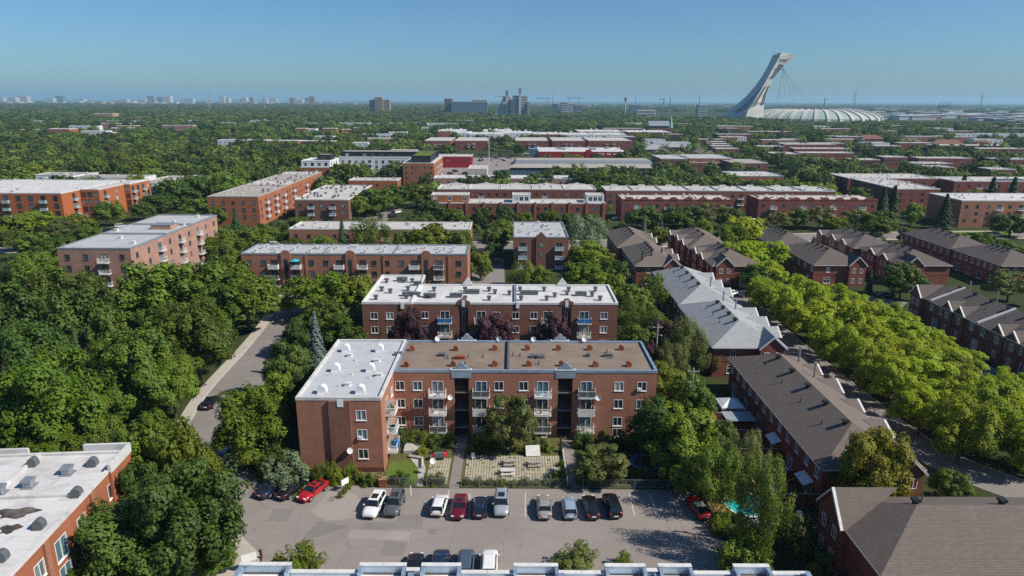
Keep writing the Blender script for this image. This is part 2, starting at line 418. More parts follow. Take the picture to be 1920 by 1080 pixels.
def facade(b, origin, u, L, z0, z1, ops, m=0, depth=0.13):
    """one wall with real openings and reveals; ops: (a, z, w, h, ...) along the wall"""
    n = (u[1], -u[0])
    P = lambda a, z, d=0.0: (origin[0] + u[0] * a - n[0] * d, origin[1] + u[1] * a - n[1] * d, z)
    xs = sorted({0.0, L, *[round(o[0], 3) for o in ops], *[round(o[0] + o[2], 3) for o in ops]})
    zs = sorted({z0, z1, *[round(o[1], 3) for o in ops], *[round(o[1] + o[3], 3) for o in ops]})
    for i in range(len(xs) - 1):
        for j in range(len(zs) - 1):
            cx, cz = (xs[i] + xs[i + 1]) / 2, (zs[j] + zs[j + 1]) / 2
            if any(o[0] < cx < o[0] + o[2] and o[1] < cz < o[1] + o[3] for o in ops): continue
            b.quad(P(xs[i], zs[j]), P(xs[i + 1], zs[j]), P(xs[i + 1], zs[j + 1]), P(xs[i], zs[j + 1]), m)
    for o in ops:
        a0, z0_, a1, z1_ = o[0], o[1], o[0] + o[2], o[1] + o[3]
        dd = o[6] if len(o) > 6 else depth
        b.quad(P(a0, z0_), P(a0, z0_, dd), P(a0, z1_, dd), P(a0, z1_), m); b.quad(P(a1, z0_, dd), P(a1, z0_), P(a1, z1_), P(a1, z1_, dd), m)
        b.quad(P(a0, z1_, dd), P(a1, z1_, dd), P(a1, z1_), P(a0, z1_), m); b.quad(P(a0, z0_), P(a1, z0_), P(a1, z0_, dd), P(a0, z0_, dd), m)

def put_windows(par, origin, u, ops, fine, frame):
    rz = math.atan2(u[1], u[0])
    for o in ops:
        st = o[4] if len(o) > 4 and o[4] else 'slide'
        if st == 'void': continue
        g = o[5] if len(o) > 5 and o[5] else rnd.choice(_glass_pick)
        loc = (origin[0] + u[0] * o[0], origin[1] + u[1] * o[0], o[1])
        nm = 'balcony_door' if st == 'door' else 'window'
        if fine:
            w = place(nm, win_mesh(o[2], o[3], st, frame), par, loc, rz)
            place('pane', pane_mesh(o[2], o[3], g), w)
        else:
            place(nm, winpane_mesh(o[2], o[3], 'one' if o[2] < 0.8 else 'two', frame, g), par, loc, rz)

def grid(xs, zs, w, h, st=None, g=None): return [(x - w / 2, z, w, h, st, g) for x in xs for z in zs]

def lin(a, b, n): return [a + (b - a) * i / (n - 1) for i in range(n)] if n > 1 else [(a + b) / 2]

def block(par, ox, oy, W, D, h, wall, roof, cop, front=(), right=(), left=(), back=(), pp=0.35, fine=False, frame='white_paint', z0=0.0, faces='frbl', copw=0.32, sidewall=None):
    """flat-roofed block: walls with openings, roof sheet, parapet coping; local frame of par"""
    b = MB()
    F = {'f': ((ox, oy), (1, 0), W, front), 'r': ((ox + W, oy), (0, 1), D, right), 'b': ((ox + W, oy + D), (-1, 0), W, back), 'l': ((ox, oy + D), (0, -1), D, left)}
    for k, (o, u, L, ops) in F.items():
        facade(b, o, u, L, z0, h, list(ops), 1 if (sidewall and k in 'rl') else 0)
    wo = b.build('wall', [M[wall], M[sidewall or wall]], par)
    for k, (o, u, L, ops) in F.items(): put_windows(par, o, u, ops, fine, frame)
    r = MB(); r.box(ox + 0.05, ox + W - 0.05, oy + 0.05, oy + D - 0.05, h - 0.25, h - 0.02)
    ro = r.build('roof', M[roof], par)
    if pp > 0:
        c = MB(); e = 0.05; w = copw
        c.box(ox - e, ox + W + e, oy - e, oy + w, h - 0.12, h + pp); c.box(ox - e, ox + W + e, oy + D - w, oy + D + e, h - 0.12, h + pp)
        c.box(ox - e, ox + w, oy + w, oy + D - w, h - 0.12, h + pp); c.box(ox + W - w, ox + W + e, oy + w, oy + D - w, h - 0.12, h + pp)
        c.build('parapet', M[cop], par)
    return wo

_parts = {}
def hood_mesh(mat, s=1.0):
    """curled sheet-metal roof vent"""
    k = ('hood', mat, s)
    if k not in _parts:
        b = MB(); pr = [(-0.45 * s, 0)]
        for i in range(9):
            t = math.pi * i / 8; pr.append((-0.45 * s * math.cos(t), 0.45 * s + 0.5 * s * math.sin(t)))
        pr += [(0.45 * s, 0.12 * s), (0.22 * s, 0.12 * s), (0.22 * s, 0.0)]
        b.extr(pr[::-1], -0.33 * s, 0.33 * s, 'y'); b.box(-0.5 * s, 0.3 * s, -0.4 * s, 0.4 * s, 0, 0.1)
        _parts[k] = b.mesh('roof_vent', M[mat])
    return _parts[k]
def boxvent_mesh(mat, w=0.6, d=0.6, h=0.55):
    k = ('boxv', mat, w, d, h)
    if k not in _parts:
        b = MB(); b.box(-w / 2 * 0.8, w / 2 * 0.8, -d / 2 * 0.8, d / 2 * 0.8, 0, h * 0.7); b.box(-w / 2, w / 2, -d / 2, d / 2, h * 0.7, h); b.box(-w * 0.62, w * 0.62, -d * 0.62, d * 0.62, 0, 0.08)
        _parts[k] = b.mesh('roof_vent', M[mat])
    return _parts[k]
def goose_mesh(mat):
    """small mushroom vent on a curb, as rows of them stand on the apartment roofs"""
    k = ('goose', mat)
    if k not in _parts:
        b = MB(); b.box(-0.3, 0.3, -0.3, 0.3, 0, 0.35); b.tube((0, 0, 0.35), (0, 0, 0.6), 0.16, n=8); b.box(-0.42, 0.42, -0.34, 0.34, 0.6, 0.95)
        _parts[k] = b.mesh('roof_vent', M[mat])
    return _parts[k]
def pipe_mesh(mat, h=0.5, r=0.07):
    k = ('pipe', mat, h, r)
    if k not in _parts:
        b = MB(); b.tube((0, 0, 0), (0, 0, h), r, n=8); b.tube((0, 0, 0), (0, 0, 0.08), r * 2.2, n=8); _parts[k] = b.mesh('vent_pipe', M[mat])
    return _parts[k]
def hvac_mesh(mat, w=1.4, d=0.9, h=0.8):
    k = ('hvac', mat, w, d, h)
    if k not in _parts:
        b = MB(); b.box(-w / 2, w / 2, -d / 2, d / 2, 0.12, h); b.box(-w / 2 - 0.06, w / 2 + 0.06, -d / 2 - 0.06, d / 2 + 0.06, h, h + 0.05); b.box(-w / 2 + 0.1, -w / 2 + 0.2, -d / 2, d / 2, 0, 0.12); b.box(w / 2 - 0.2, w / 2 - 0.1, -d / 2, d / 2, 0, 0.12)
        b.tube((0, 0, h + 0.05), (0, 0, h + 0.15), min(w, d) * 0.35, n=12)
        _parts[k] = b.mesh('roof_unit', M[mat])
    return _parts[k]
def cowl_mesh(mat):
    k = ('cowl', mat)
    if k not in _parts:
        b = MB(); b.box(-0.22, 0.22, -0.22, 0.22, -0.3, 0.35); b.box(-0.36, 0.36, -0.36, 0.36, 0.35, 0.62)
        _parts[k] = b.mesh('ridge_vent', M[mat])
    return _parts[k]
def dish_mesh():
    if 'dish' not in _parts:
        b = MB(); pr = [(0.02, 0.0), (0.2, 0.03), (0.34, 0.09), (0.42, 0.16)]
        b.lathe(pr, 14); b.lathe([(0.42, 0.16), (0.34, 0.06), (0.02, -0.03)], 14)
        me = b.mesh('satellite_dish', M['off_white']); _parts['dish'] = me
    return _parts['dish']
def dish(par, loc, rz=0.3):
    b = MB(); b.tube((0, 0, 0), (0, 0, 0.35), 0.03); a = b.build('dish_mount', M['grey_metal'], par, loc)
    d = place('satellite_dish', dish_mesh(), a, (0, 0, 0.5)); d.rotation_euler = (math.radians(65), 0, rz)

def scatter_vents(par, ox, oy, W, D, z, n, kinds, seed=0, margin=1.0, rz=0):
    r = random.Random(seed); pts = []
    for _ in range(n * 12):
        if len(pts) >= n: break
        p = (ox + margin + r.random() * (W - 2 * margin), oy + margin + r.random() * (D - 2 * margin))
        if all((p[0] - q[0]) ** 2 + (p[1] - q[1]) ** 2 > 2.2 for q in pts): pts.append(p)
    for i, p in enumerate(pts):
        me = kinds[i % len(kinds)]; place(me.name.split('.')[0], me, par, (p[0], p[1], z - 0.02), rz)

_rail = {}
def rail_mesh(w, d, h=1.0, kind='white_paint', solid=None, step=0.13):
    """three-sided balcony railing: bars or panels; local -y outwards, origin at the wall on the left"""
    k = (round(w, 2), round(d, 2), kind, solid, step)
    if k not in _rail:
        b = MB(); t = 0.045
        for (a, c) in (((0, 0), (0, -d)), ((0, -d), (w, -d)), ((w, -d), (w, 0))):
            x0, x1 = sorted((a[0], c[0])); y0, y1 = sorted((a[1], c[1]))
            b.box(x0 - t / 2, x1 + t / 2, y0 - t / 2, y1 + t / 2, h - t, h); b.box(x0 - t / 2, x1 + t / 2, y0 - t / 2, y1 + t / 2, 0.1, 0.1 + t)
            L = max(x1 - x0, y1 - y0); n = max(2, int(L / step))
            if solid:
                b.box(x0 - 0.015, x1 + 0.015, y0 - 0.015, y1 + 0.015, 0.14, h - t, 1)
                n = max(2, int(L / 1.0))
            for i in range(n + 1):
                f = i / n; x = a[0] + (c[0] - a[0]) * f; y = a[1] + (c[1] - a[1]) * f
                b.box(x - 0.018, x + 0.018, y - 0.018, y + 0.018, 0.1, h - t)
        _rail[k] = b.mesh('railing', [M[kind], M[solid or kind]])
    return _rail[k]
def balcony(par, x, y, z, w=2.2, d=1.3, rz=0.0, kind='white_paint', solid=None, slab='off_white', fine=True, step=0.13):
    k = ('slab', round(w, 2), round(d, 2), slab)
    if k not in _rail:
        b = MB(); b.box(0, w, -d, 0.02, -0.16, 0); _rail[k] = b.mesh('balcony', M[slab])
    o = place('balcony', _rail[k], par, (x, y, z), rz)
    place('railing', rail_mesh(w - 0.1, d - 0.06, kind=kind, solid=solid, step=step), o, (0.05, 0, 0))
    return o

_junk_mats = ['white_paint', 'blue_cloth', 'red_cloth', 'teal', 'wood', 'lawn', 'off_white', 'black_metal']
def balcony_things(par, w, d, seed):
    """chair, planter and boxes standing on a lived-in balcony"""
    r = random.Random(seed)
    for i in range(r.randint(1, 3)):
        x = 0.35 + r.random() * (w - 0.7); y = -0.3 - r.random() * (d - 0.65); m = r.choice(_junk_mats); b = MB()
        if r.random() < 0.5:
            b.box(-0.22, 0.22, -0.22, 0.22, 0.4, 0.45); b.box(-0.22, 0.22, 0.18, 0.23, 0.45, 0.85)
            for sx in (-0.2, 0.17):
                for sy in (-0.2, 0.17): b.box(sx, sx + 0.04, sy, sy + 0.04, 0, 0.4)
            o = b.build('chair', M[m], par, (x, y, 0), r.random() * 6)
        else:
            b.lathe([(0.0, 0), (0.18, 0), (0.24, 0.4), (0.0, 0.4)], 8); b.lathe([(0.0, 0.75), (0.2, 0.65), (0.26, 0.5), (0.1, 0.4)], 7, 1)
            o = b.build('planter', [M['wood'], M['lawn']], par, (x, y, 0))

# ------------------------------------------------------------ hip-roofed terrace rows
def hip_row(par, W, L, ez, rz_, wall, roof, gables=(), hip0=True, hip1=True, over=0.45, front=(), right=(), left=(), vents=(), pipes=(), fine=True, fascia='off_white', gwall=None, band=True):
    """terrace along local y: width W (x), length L (y), eaves ez, ridge rz_; gables: (side, y, width, proj) cross gables"""
    b = MB()
    for o, u, ln, ops in (((0, 0), (1, 0), W, front), ((W, 0), (0, 1), L, right), ((W, L), (-1, 0), W, ()), ((0, L), (0, -1), L, left)):
        facade(b, o, u, ln, 0, ez, list(ops))
    if not hip0: b.poly([(0, 0.0, ez), (W, 0.0, ez), (W / 2, 0.0, rz_ - 0.1)])
    if not hip1: b.poly([(W, L, ez), (0, L, ez), (W / 2, L, rz_ - 0.1)])
    b.build('wall', M[wall], par)
    for o, u, ops in (((0, 0), (1, 0), front), ((W, 0), (0, 1), right), ((0, L), (0, -1), left)): put_windows(par, o, u, ops, fine, 'white_paint')
    if band:
        bb = MB()
        for z in (3.0, ez - 0.5):
            bb.box(-0.03, W + 0.03, -0.03, 0.05, z, z + 0.1); bb.box(W - 0.05, W + 0.03, 0.05, L, z, z + 0.1); bb.box(-0.03, 0.05, 0.05, L, z, z + 0.1)
        bb.build('brick_band', M['brick_band'], par)
    sl = (rz_ - ez) / (W / 2); lo = ez - over * sl; t = 0.12
    x0, x1, y0, y1 = -over, W + over, -over, L + over
    ya = W / 2 if hip0 else -over * 0.6; yb = L - W / 2 if hip1 else L + over * 0.6
    if yb < ya: ya = yb = L / 2
    r = MB(); A, B, C, D = (x0, y0, lo), (x1, y0, lo), (x1, y1, lo), (x0, y1, lo); Ra, Rb = (W / 2, ya, rz_), (W / 2, yb, rz_)
    if not hip0: A = (x0, ya, lo); B = (x1, ya, lo)
    if not hip1: C = (x1, yb, lo); D = (x0, yb, lo)
    r.quad(B, C, Rb, Ra); r.quad(D, A, Ra, Rb); r.poly([A, B, Ra]); r.poly([C, D, Rb])
    dn = lambda p: (p[0], p[1], p[2] - t)
    for p, q in ((A, B), (B, C), (C, D), (D, A)): r.quad(dn(p), dn(q), q, p)
    r.poly([dn(D), dn(C), dn(B), dn(A)])
    ro = r.build('roof', M[roof], par)
    g = MB(); e = 0.1
    for p, q in ((A, B), (B, C), (C, D), (D, A)):
        X0, X1 = sorted((p[0], q[0])); Y0, Y1 = sorted((p[1], q[1]))
        g.box(X0 - e * 0.5, X1 + e * 0.5, Y0 - e * 0.5, Y1 + e * 0.5, lo - 0.2, lo - 0.03)
    g.build('gutter', M[fascia], par)
    def zr(x, y):
        z = rz_ - abs(x - W / 2) * sl
        if hip0: z = min(z, ez + y * sl)
        if hip1: z = min(z, ez + (L - y) * sl)
        return z
    for (x, y) in vents: place('ridge_vent', cowl_mesh('black_metal'), par, (x, y, zr(x, y)))
    for (x, y) in pipes: place('vent_pipe', pipe_mesh('vent_dark', 0.7, 0.08), par, (x, y, zr(x, y) - 0.05))
    for gi in gables:
        side, y, gw, proj = gi[:4]
        gz = gi[4] if len(gi) > 4 else min(rz_ - 0.7, ez + gw / 2 * 0.55); w_ = MB(); q = MB(); hw = gw / 2; f = MB()
        if side in 'rl':
            s = 1 if side == 'r' else -1; X = W if side == 'r' else 0; xe = X + s * proj; depth = (gz - ez) / sl
            xin = X - s * (depth + 0.05)
            T = lambda a, b_, z: (a, y + b_, z)
            ot = [T(xe, -hw, 0), T(xe, hw, 0), T(xe, hw, ez), T(xe, 0, gz), T(xe, -hw, ez)]
            w_.poly(ot if s > 0 else ot[::-1])
            w_.quad(T(X, -hw, 0), T(xe, -hw, 0), T(xe, -hw, ez), T(X, -hw, ez)); w_.quad(T(xe, hw, 0), T(X, hw, 0), T(X, hw, ez), T(xe, hw, ez))
            k = (gz - ez) / hw; ov = 0.3; xo = xe + s * ov
            q.quad(T(xo, -hw - ov, ez - ov * k + 0.1), T(xo, 0, gz + 0.1), T(xin, 0, gz + 0.1), T(X - s * 0.0, -hw - ov, ez - ov * k + 0.1))
            q.quad(T(xo, hw + ov, ez - ov * k + 0.1), T(X, hw + ov, ez - ov * k + 0.1), T(xin, 0, gz + 0.1), T(xo, 0, gz + 0.1))
            for c in (-1, 1):
                p0 = T(xo, c * (hw + ov), ez - ov * k); p1 = T(xo, 0, gz)
                f.poly([(p0[0], p0[1], p0[2] - 0.22), (p1[0], p1[1], p1[2] - 0.22), (p1[0], p1[1], p1[2] + 0.12), (p0[0], p0[1], p0[2] + 0.12)])
                f.poly([(p0[0] - s * 0.06, p0[1], p0[2] + 0.12), (p1[0] - s * 0.06, p1[1], p1[2] + 0.12), (p1[0] - s * 0.06, p1[1], p1[2] - 0.22), (p0[0] - s * 0.06, p0[1], p0[2] - 0.22)])
                f.quad((p0[0], p0[1], p0[2] + 0.121), (p1[0], p1[1], p1[2] + 0.121), (p1[0] - s * 0.3, p1[1], p1[2] + 0.121), (p0[0] - s * 0.3, p0[1], p0[2] + 0.121))
            go = w_.build('gable', M[gwall or wall], par); q.build('gable_roof', M[roof], go); f.build('bargeboard', M['off_white'], go)
            for zz in (0.9, 3.7):
                for oy in ((-hw * 0.45, hw * 0.45) if gw > 3.4 else (0,)):
                    ww = 1.0; u = (0, 1) if s > 0 else (0, -1); yy = y + oy - s * ww / 2
                    place('window', winpane_mesh(ww, 1.4, 'two', 'white_paint', 'glass_blind'), go, (xe + s * 0.012, yy, zz), math.atan2(u[1], u[0]))
        else:
            X = y; Y = 0; ye = -proj; depth = (gz - ez) / sl
            T = lambda a, b_, z: (X + b_, a, z)
            w_.poly([T(ye, -hw, 0), T(ye, hw, 0), T(ye, hw, ez), T(ye, 0, gz), T(ye, -hw, ez)])
            w_.quad(T(0, -hw, 0), T(ye, -hw, 0), T(ye, -hw, ez), T(0, -hw, ez)); w_.quad(T(ye, hw, 0), T(0, hw, 0), T(0, hw, ez), T(ye, hw, ez))
            k = (gz - ez) / hw; ov = 0.3; yo = ye - ov; yin = depth + 0.1
            q.quad(T(yo, -hw - ov, ez - ov * k + 0.1), T(yo, 0, gz + 0.1), T(yin, 0, gz + 0.1), T(0.0, -hw - ov, ez - ov * k + 0.1))
            q.quad(T(yo, 0, gz + 0.1), T(yo, hw + ov, ez - ov * k + 0.1), T(0.0, hw + ov, ez - ov * k + 0.1), T(yin, 0, gz + 0.1))
            for c in (-1, 1):
                p0 = T(yo, c * (hw + ov), ez - ov * k); p1 = T(yo, 0, gz)
                f.poly([(p0[0], p0[1], p0[2] - 0.22), (p1[0], p1[1], p1[2] - 0.22), (p1[0], p1[1], p1[2] + 0.12), (p0[0], p0[1], p0[2] + 0.12)])
                f.quad((p0[0], p0[1], p0[2] + 0.121), (p1[0], p1[1], p1[2] + 0.121), (p1[0], p1[1] + 0.3, p1[2] + 0.121), (p0[0], p0[1] + 0.3, p0[2] + 0.121))
            go = w_.build('gable', M[gwall or wall], par); q.build('gable_roof', M[roof], go); f.build('bargeboard', M['off_white'], go)
            for zz in (0.9, 3.7):
                for ox in ((-hw * 0.45, hw * 0.45) if gw > 3.4 else (0,)):
                    place('window', winpane_mesh(0.95, 1.4, 'two', 'white_paint', 'glass_blind'), go, (X + ox - 0.475, ye - 0.012, zz))
    return ro

# ------------------------------------------------------------ cars
def carpaint(name, c, rough=0.28, metal=0.3): return plain(name, c, rough, metal, var=0.04, spec=0.5, coat=0.8)
PAINT = {'white': carpaint('paint_white', (0.75, 0.75, 0.74), metal=0.0), 'silver': carpaint('paint_silver', (0.42, 0.44, 0.47)), 'grey': carpaint('paint_grey', (0.12, 0.13, 0.14)),
         'black': carpaint('paint_black', (0.012, 0.013, 0.016)), 'red': carpaint('paint_red', (0.42, 0.012, 0.015), metal=0.1), 'maroon': carpaint('paint_maroon', (0.17, 0.010, 0.022)),
         'navy': carpaint('paint_navy', (0.02, 0.035, 0.075)), 'paleblue': carpaint('paint_paleblue', (0.36, 0.48, 0.60)), 'beige': carpaint('paint_beige', (0.38, 0.36, 0.34)), 'greyblue': carpaint('paint_greyblue', (0.09, 0.13, 0.17))}
M['car_glass'] = plain('car_glass', (0.012, 0.016, 0.02), 0.06, var=0.1, spec=0.6, coat=0.5)
M['tyre'] = plain('tyre', (0.015, 0.015, 0.015), 0.9)
M['rim'] = plain('rim', (0.45, 0.46, 0.48), 0.35, metal=0.7)
M['lamp_red'] = plain('lamp_red', (0.45, 0.01, 0.012), 0.2, spec=0.6)
M['lamp_clear'] = plain('lamp_clear', (0.75, 0.78, 0.8), 0.12, spec=0.6)
M['trim_dark'] = plain('trim_dark', (0.025, 0.025, 0.027), 0.7)

CAR_TYPES = {
    # length, half width, belt, roof z, (rear base, rear top, front top, front base), body top profile
    'sedan': (4.65, 0.90, 0.96, 1.43, (-1.72, -1.0, 0.25, 1.05), [(-2.32, 0.62), (-2.25, 0.92), (-1.7, 1.0), (1.05, 0.97), (1.75, 0.87), (2.15, 0.74), (2.32, 0.55)]),
    'suv': (4.6, 0.93, 1.08, 1.68, (-2.2, -1.85, 0.35, 1.1), [(-2.3, 0.62), (-2.26, 1.02), (-2.2, 1.09), (1.1, 1.08), (1.8, 1.0), (2.2, 0.86), (2.3, 0.58)]),
    'hatch': (4.1, 0.88, 0.98, 1.5, (-2.0, -1.55, 0.2, 1.1), [(-2.05, 0.6), (-2.0, 0.95), (-1.95, 1.0), (1.1, 0.98), (1.6, 0.88), (1.95, 0.74), (2.05, 0.55)]),
    'coupe': (4.55, 0.89, 0.94, 1.36, (-2.0, -0.9, 0.1, 1.0), [(-2.27, 0.6), (-2.22, 0.9), (-1.95, 0.97), (1.0, 0.94), (1.7, 0.84), (2.12, 0.7), (2.27, 0.52)]),
}
_carm = {}
def car_meshes(t, paint, roofp=None):
    key = (t, paint, roofp)
    if key in _carm: return _carm[key]
    Ln, hw, belt, rz_, gh, prof = CAR_TYPES[t]
    out = {}; b = MB(); rings = []
    xs = sorted({p[0] for p in prof} | {-1.9, -1.35, -0.4, 0.5, 1.35})
    px = [p[0] for p in prof]; pz = [p[1] for p in prof]; half = Ln / 2
    for x in xs:
        zt = float(np.interp(x, px, pz)); e = abs(x) / half
        w = hw * (1 - 0.20 * max(0, (e - 0.72) / 0.28) ** 2); zb = 0.24 + 0.12 * max(0, (e - 0.85) / 0.15)
        zm = zb + (zt - zb) * 0.55
        rings.append([(x, -w * 0.72, zb), (x, -w * 0.96, zb + 0.08), (x, -w, zm), (x, -w * 0.95, zt - 0.10), (x, -w * 0.86, zt - 0.015), (x, -w * 0.45, zt + 0.035),
                      (x, w * 0.45, zt + 0.035), (x, w * 0.86, zt - 0.015), (x, w * 0.95, zt - 0.10), (x, w, zm), (x, w * 0.96, zb + 0.08), (x, w * 0.72, zb)])
    n = len(rings[0])
    for i, rg in enumerate(rings): b.v += rg
    for i in range(len(rings) - 1):
        for j in range(n):
            k = (j + 1) % n; b.f.append((i * n + j, i * n + k, (i + 1) * n + k, (i + 1) * n + j)[::-1]); b.m.append(0)
    b.f.append(tuple(range(n))); b.m.append(0); m0 = (len(rings) - 1) * n; b.f.append(tuple(m0 + n - 1 - i for i in range(n))); b.m.append(0)
    out['body'] = b.mesh('body', PAINT[paint]); out['body'].polygons.foreach_set('use_smooth', [True] * len(out['body'].polygons))
    rb, rtp, ft, fb = gh; wb = hw * 0.86; wt = hw * 0.66; zb = belt + 0.0
    g = MB(); xm = (rtp + ft) / 2
    A = lambda x, s: (x, s * wb, zb); T_ = lambda x, s, z=rz_ - 0.05: (x, s * wt, z)
    for nm_, q_ in (('windscreen', (A(fb, -1), A(fb, 1), T_(ft, 1), T_(ft, -1))), ('rear_window', (A(rb, 1), A(rb, -1), T_(rtp, -1), T_(rtp, 1))), ('side_window', (A(rb, -1), A(fb, -1), T_(ft, -1), T_(rtp, -1))), ('side_window.', (A(fb, 1), A(rb, 1), T_(rtp, 1), T_(ft, 1)))):
        g = MB(); g.quad(*q_); out[nm_] = g.mesh(nm_.strip('.'), M['car_glass'])
    r = MB(); o = 0.03
    pts = [(rtp - 0.10, wt + o), (ft + 0.10, wt + o), (ft + 0.10, -wt - o), (rtp - 0.10, -wt - o)]
    pin = [(rtp + 0.12, wt - 0.12), (ft - 0.12, wt - 0.12), (ft - 0.12, -wt + 0.12), (rtp + 0.12, -wt + 0.12)]
    r.v += [(p[0], p[1], rz_ - 0.075) for p in pts] + [(p[0], p[1], rz_) for p in pin]
    r.f += [(7, 6, 5, 4)] + [(i, (i + 1) % 4, 4 + (i + 1) % 4, 4 + i)[::-1] for i in range(4)]; r.m += [0] * 5
    for s in (-1, 1):                                                       # pillars
        for (xa, xb, wd) in ((fb, ft, 0.05), (rb, rtp, 0.09), (xm, xm, 0.05)):
            p0 = np.array((xa, s * (wb + 0.012), zb - 0.02)); p1 = np.array((xb, s * (wt + 0.018), rz_ - 0.06))
            r.quad(tuple(p0 + (-wd, 0, 0)), tuple(p0 + (wd, 0, 0)), tuple(p1 + (wd, 0, 0)), tuple(p1 + (-wd, 0, 0)))
    out['roof'] = r.mesh('roof', PAINT[roofp or paint])
    l = MB()
    for s in (-1, 1): l.box(half - 0.22, half - 0.06, s * hw * 0.62 - 0.16, s * hw * 0.62 + 0.16, 0.60, 0.72)
    hl = MB(); hl.box(-0.12, 0.10, -0.17, 0.17, -0.07, 0.07); out['head'] = hl.mesh('headlight', M['lamp_clear'])
    tl = MB(); tl.box(-0.05, 0.12, -0.11, 0.11, -0.10, 0.09); out['tail'] = tl.mesh('taillight', M['lamp_red'])
    w = MB(); R = 0.335
    w.tube((0, -0.11, 0), (0, 0.11, 0), R, n=16, m=0); out['tyre'] = w.mesh('wheel', M['tyre'])
    w = MB(); w.tube((0, -0.118, 0), (0, 0.118, 0), R * 0.62, n=12); out['rim'] = w.mesh('rim', M['rim'])
    m_ = MB(); m_.box(-0.09, 0.06, -0.11, 0.11, -0.06, 0.08); out['mirror'] = m_.mesh('mirror', PAINT[paint])
    bp = MB(); bp.box(half - 0.10, half + 0.015, -hw * 0.6, hw * 0.6, 0.30, 0.48); out['grille'] = bp.mesh('grille', M['trim_dark'])
    bp = MB(); bp.box(-half - 0.015, -half + 0.10, -hw * 0.6, hw * 0.6, 0.30, 0.45); out['bumper'] = bp.mesh('rear_bumper', M['trim_dark'])
    pl = MB(); pl.box(-0.02, 0.02, -0.26, 0.26, 0, 0.13); out['plate'] = pl.mesh('licence_plate', M['white_paint'])
    out['dims'] = (half, hw, belt, rz_, gh, pz)
    _carm[key] = out
    return out

def car(x, y, ang, t, paint, label, group=None, sunroof=False, roofp=None, rack=False, cat='car', fine=True, z=0.0, name='parked_car'):
    """ang: heading of the bonnet, degrees from +x"""
    c = car_meshes(t, paint, roofp); half, hw, belt, rz_, gh, pz = c['dims']
    e = empty(name, (x, y, z), math.radians(ang), label, cat, group)
    place('body', c['body'], e); [place(w_.strip('.'), c[w_], e) for w_ in ('windscreen', 'rear_window', 'side_window', 'side_window.')]; place('car_roof', c['roof'], e)
    for sx in (-1.36, 1.36):
        for s in (-1, 1):
            w = place('wheel', c['tyre'], e, (sx, s * (hw - 0.075), 0.335))
            if fine: place('rim', c['rim'], w)
    if fine:
        for s in (-1, 1):
            place('headlight', c['head'], e, (half - 0.17, s * hw * 0.60, 0.68)); place('taillight', c['tail'], e, (-half + 0.06, s * hw * 0.68, 0.84 if t != 'suv' else 0.95))
            place('mirror', c['mirror'], e, (gh[3] - 0.25, s * (hw + 0.06), belt + 0.04))
        place('rear_bumper', c['bumper'], e); place('grille', c['grille'], e); place('licence_plate', c['plate'], e, (-half - 0.012, 0, 0.52 if t == 'suv' else 0.62))
        if sunroof:
            b = MB(); b.box((gh[1] + gh[2]) / 2 - 0.1, gh[2] - 0.18, -0.4, 0.4, rz_ - 0.01, rz_ + 0.012); b.build('sunroof', M['car_glass'], e)
        if rack:
            b = MB()
            for s in (-1, 1): b.box(gh[1] + 0.05, gh[2] - 0.1, s * hw * 0.6 - 0.025, s * hw * 0.6 + 0.025, rz_ + 0.02, rz_ + 0.06)
            b.build('roof_rails', M['trim_dark'], e)
    return e

# ------------------------------------------------------------ trees
def leaf_mesh(name, C, Nrm, size, tone, mat, asp=0.62):
    """many small folded leaf-spray faces at centres C with normals Nrm"""
    n = len(C); r = np.random.RandomState(n % 9973)
    Nrm = Nrm / np.linalg.norm(Nrm, axis=1, keepdims=True)
    a = r.normal(size=(n, 3)); a -= (a * Nrm).sum(1, keepdims=True) * Nrm; a /= np.linalg.norm(a, axis=1, keepdims=True)
    b = np.cross(Nrm, a); s = size[:, None]
    fold = Nrm * s * r.uniform(-0.25, 0.25, (n, 1))
    V = np.empty((n, 4, 3)); V[:, 0] = C - a * s; V[:, 1] = C - b * s * asp + fold; V[:, 2] = C + a * s; V[:, 3] = C + b * s * asp + fold
    me = bpy.data.meshes.new(name); me.vertices.add(n * 4); me.vertices.foreach_set('co', V.reshape(-1).astype(np.float32))
    me.loops.add(n * 4); me.loops.foreach_set('vertex_index', np.arange(n * 4, dtype=np.int32))
    me.polygons.add(n); me.polygons.foreach_set('loop_start', np.arange(0, n * 4, 4, dtype=np.int32)); me.polygons.foreach_set('loop_total', np.full(n, 4, dtype=np.int32))
    at = me.attributes.new('tone', 'FLOAT', 'FACE'); at.data.foreach_set('value', tone.astype(np.float32))
    me.materials.append(mat); me.update(calc_edges=True)
    return me

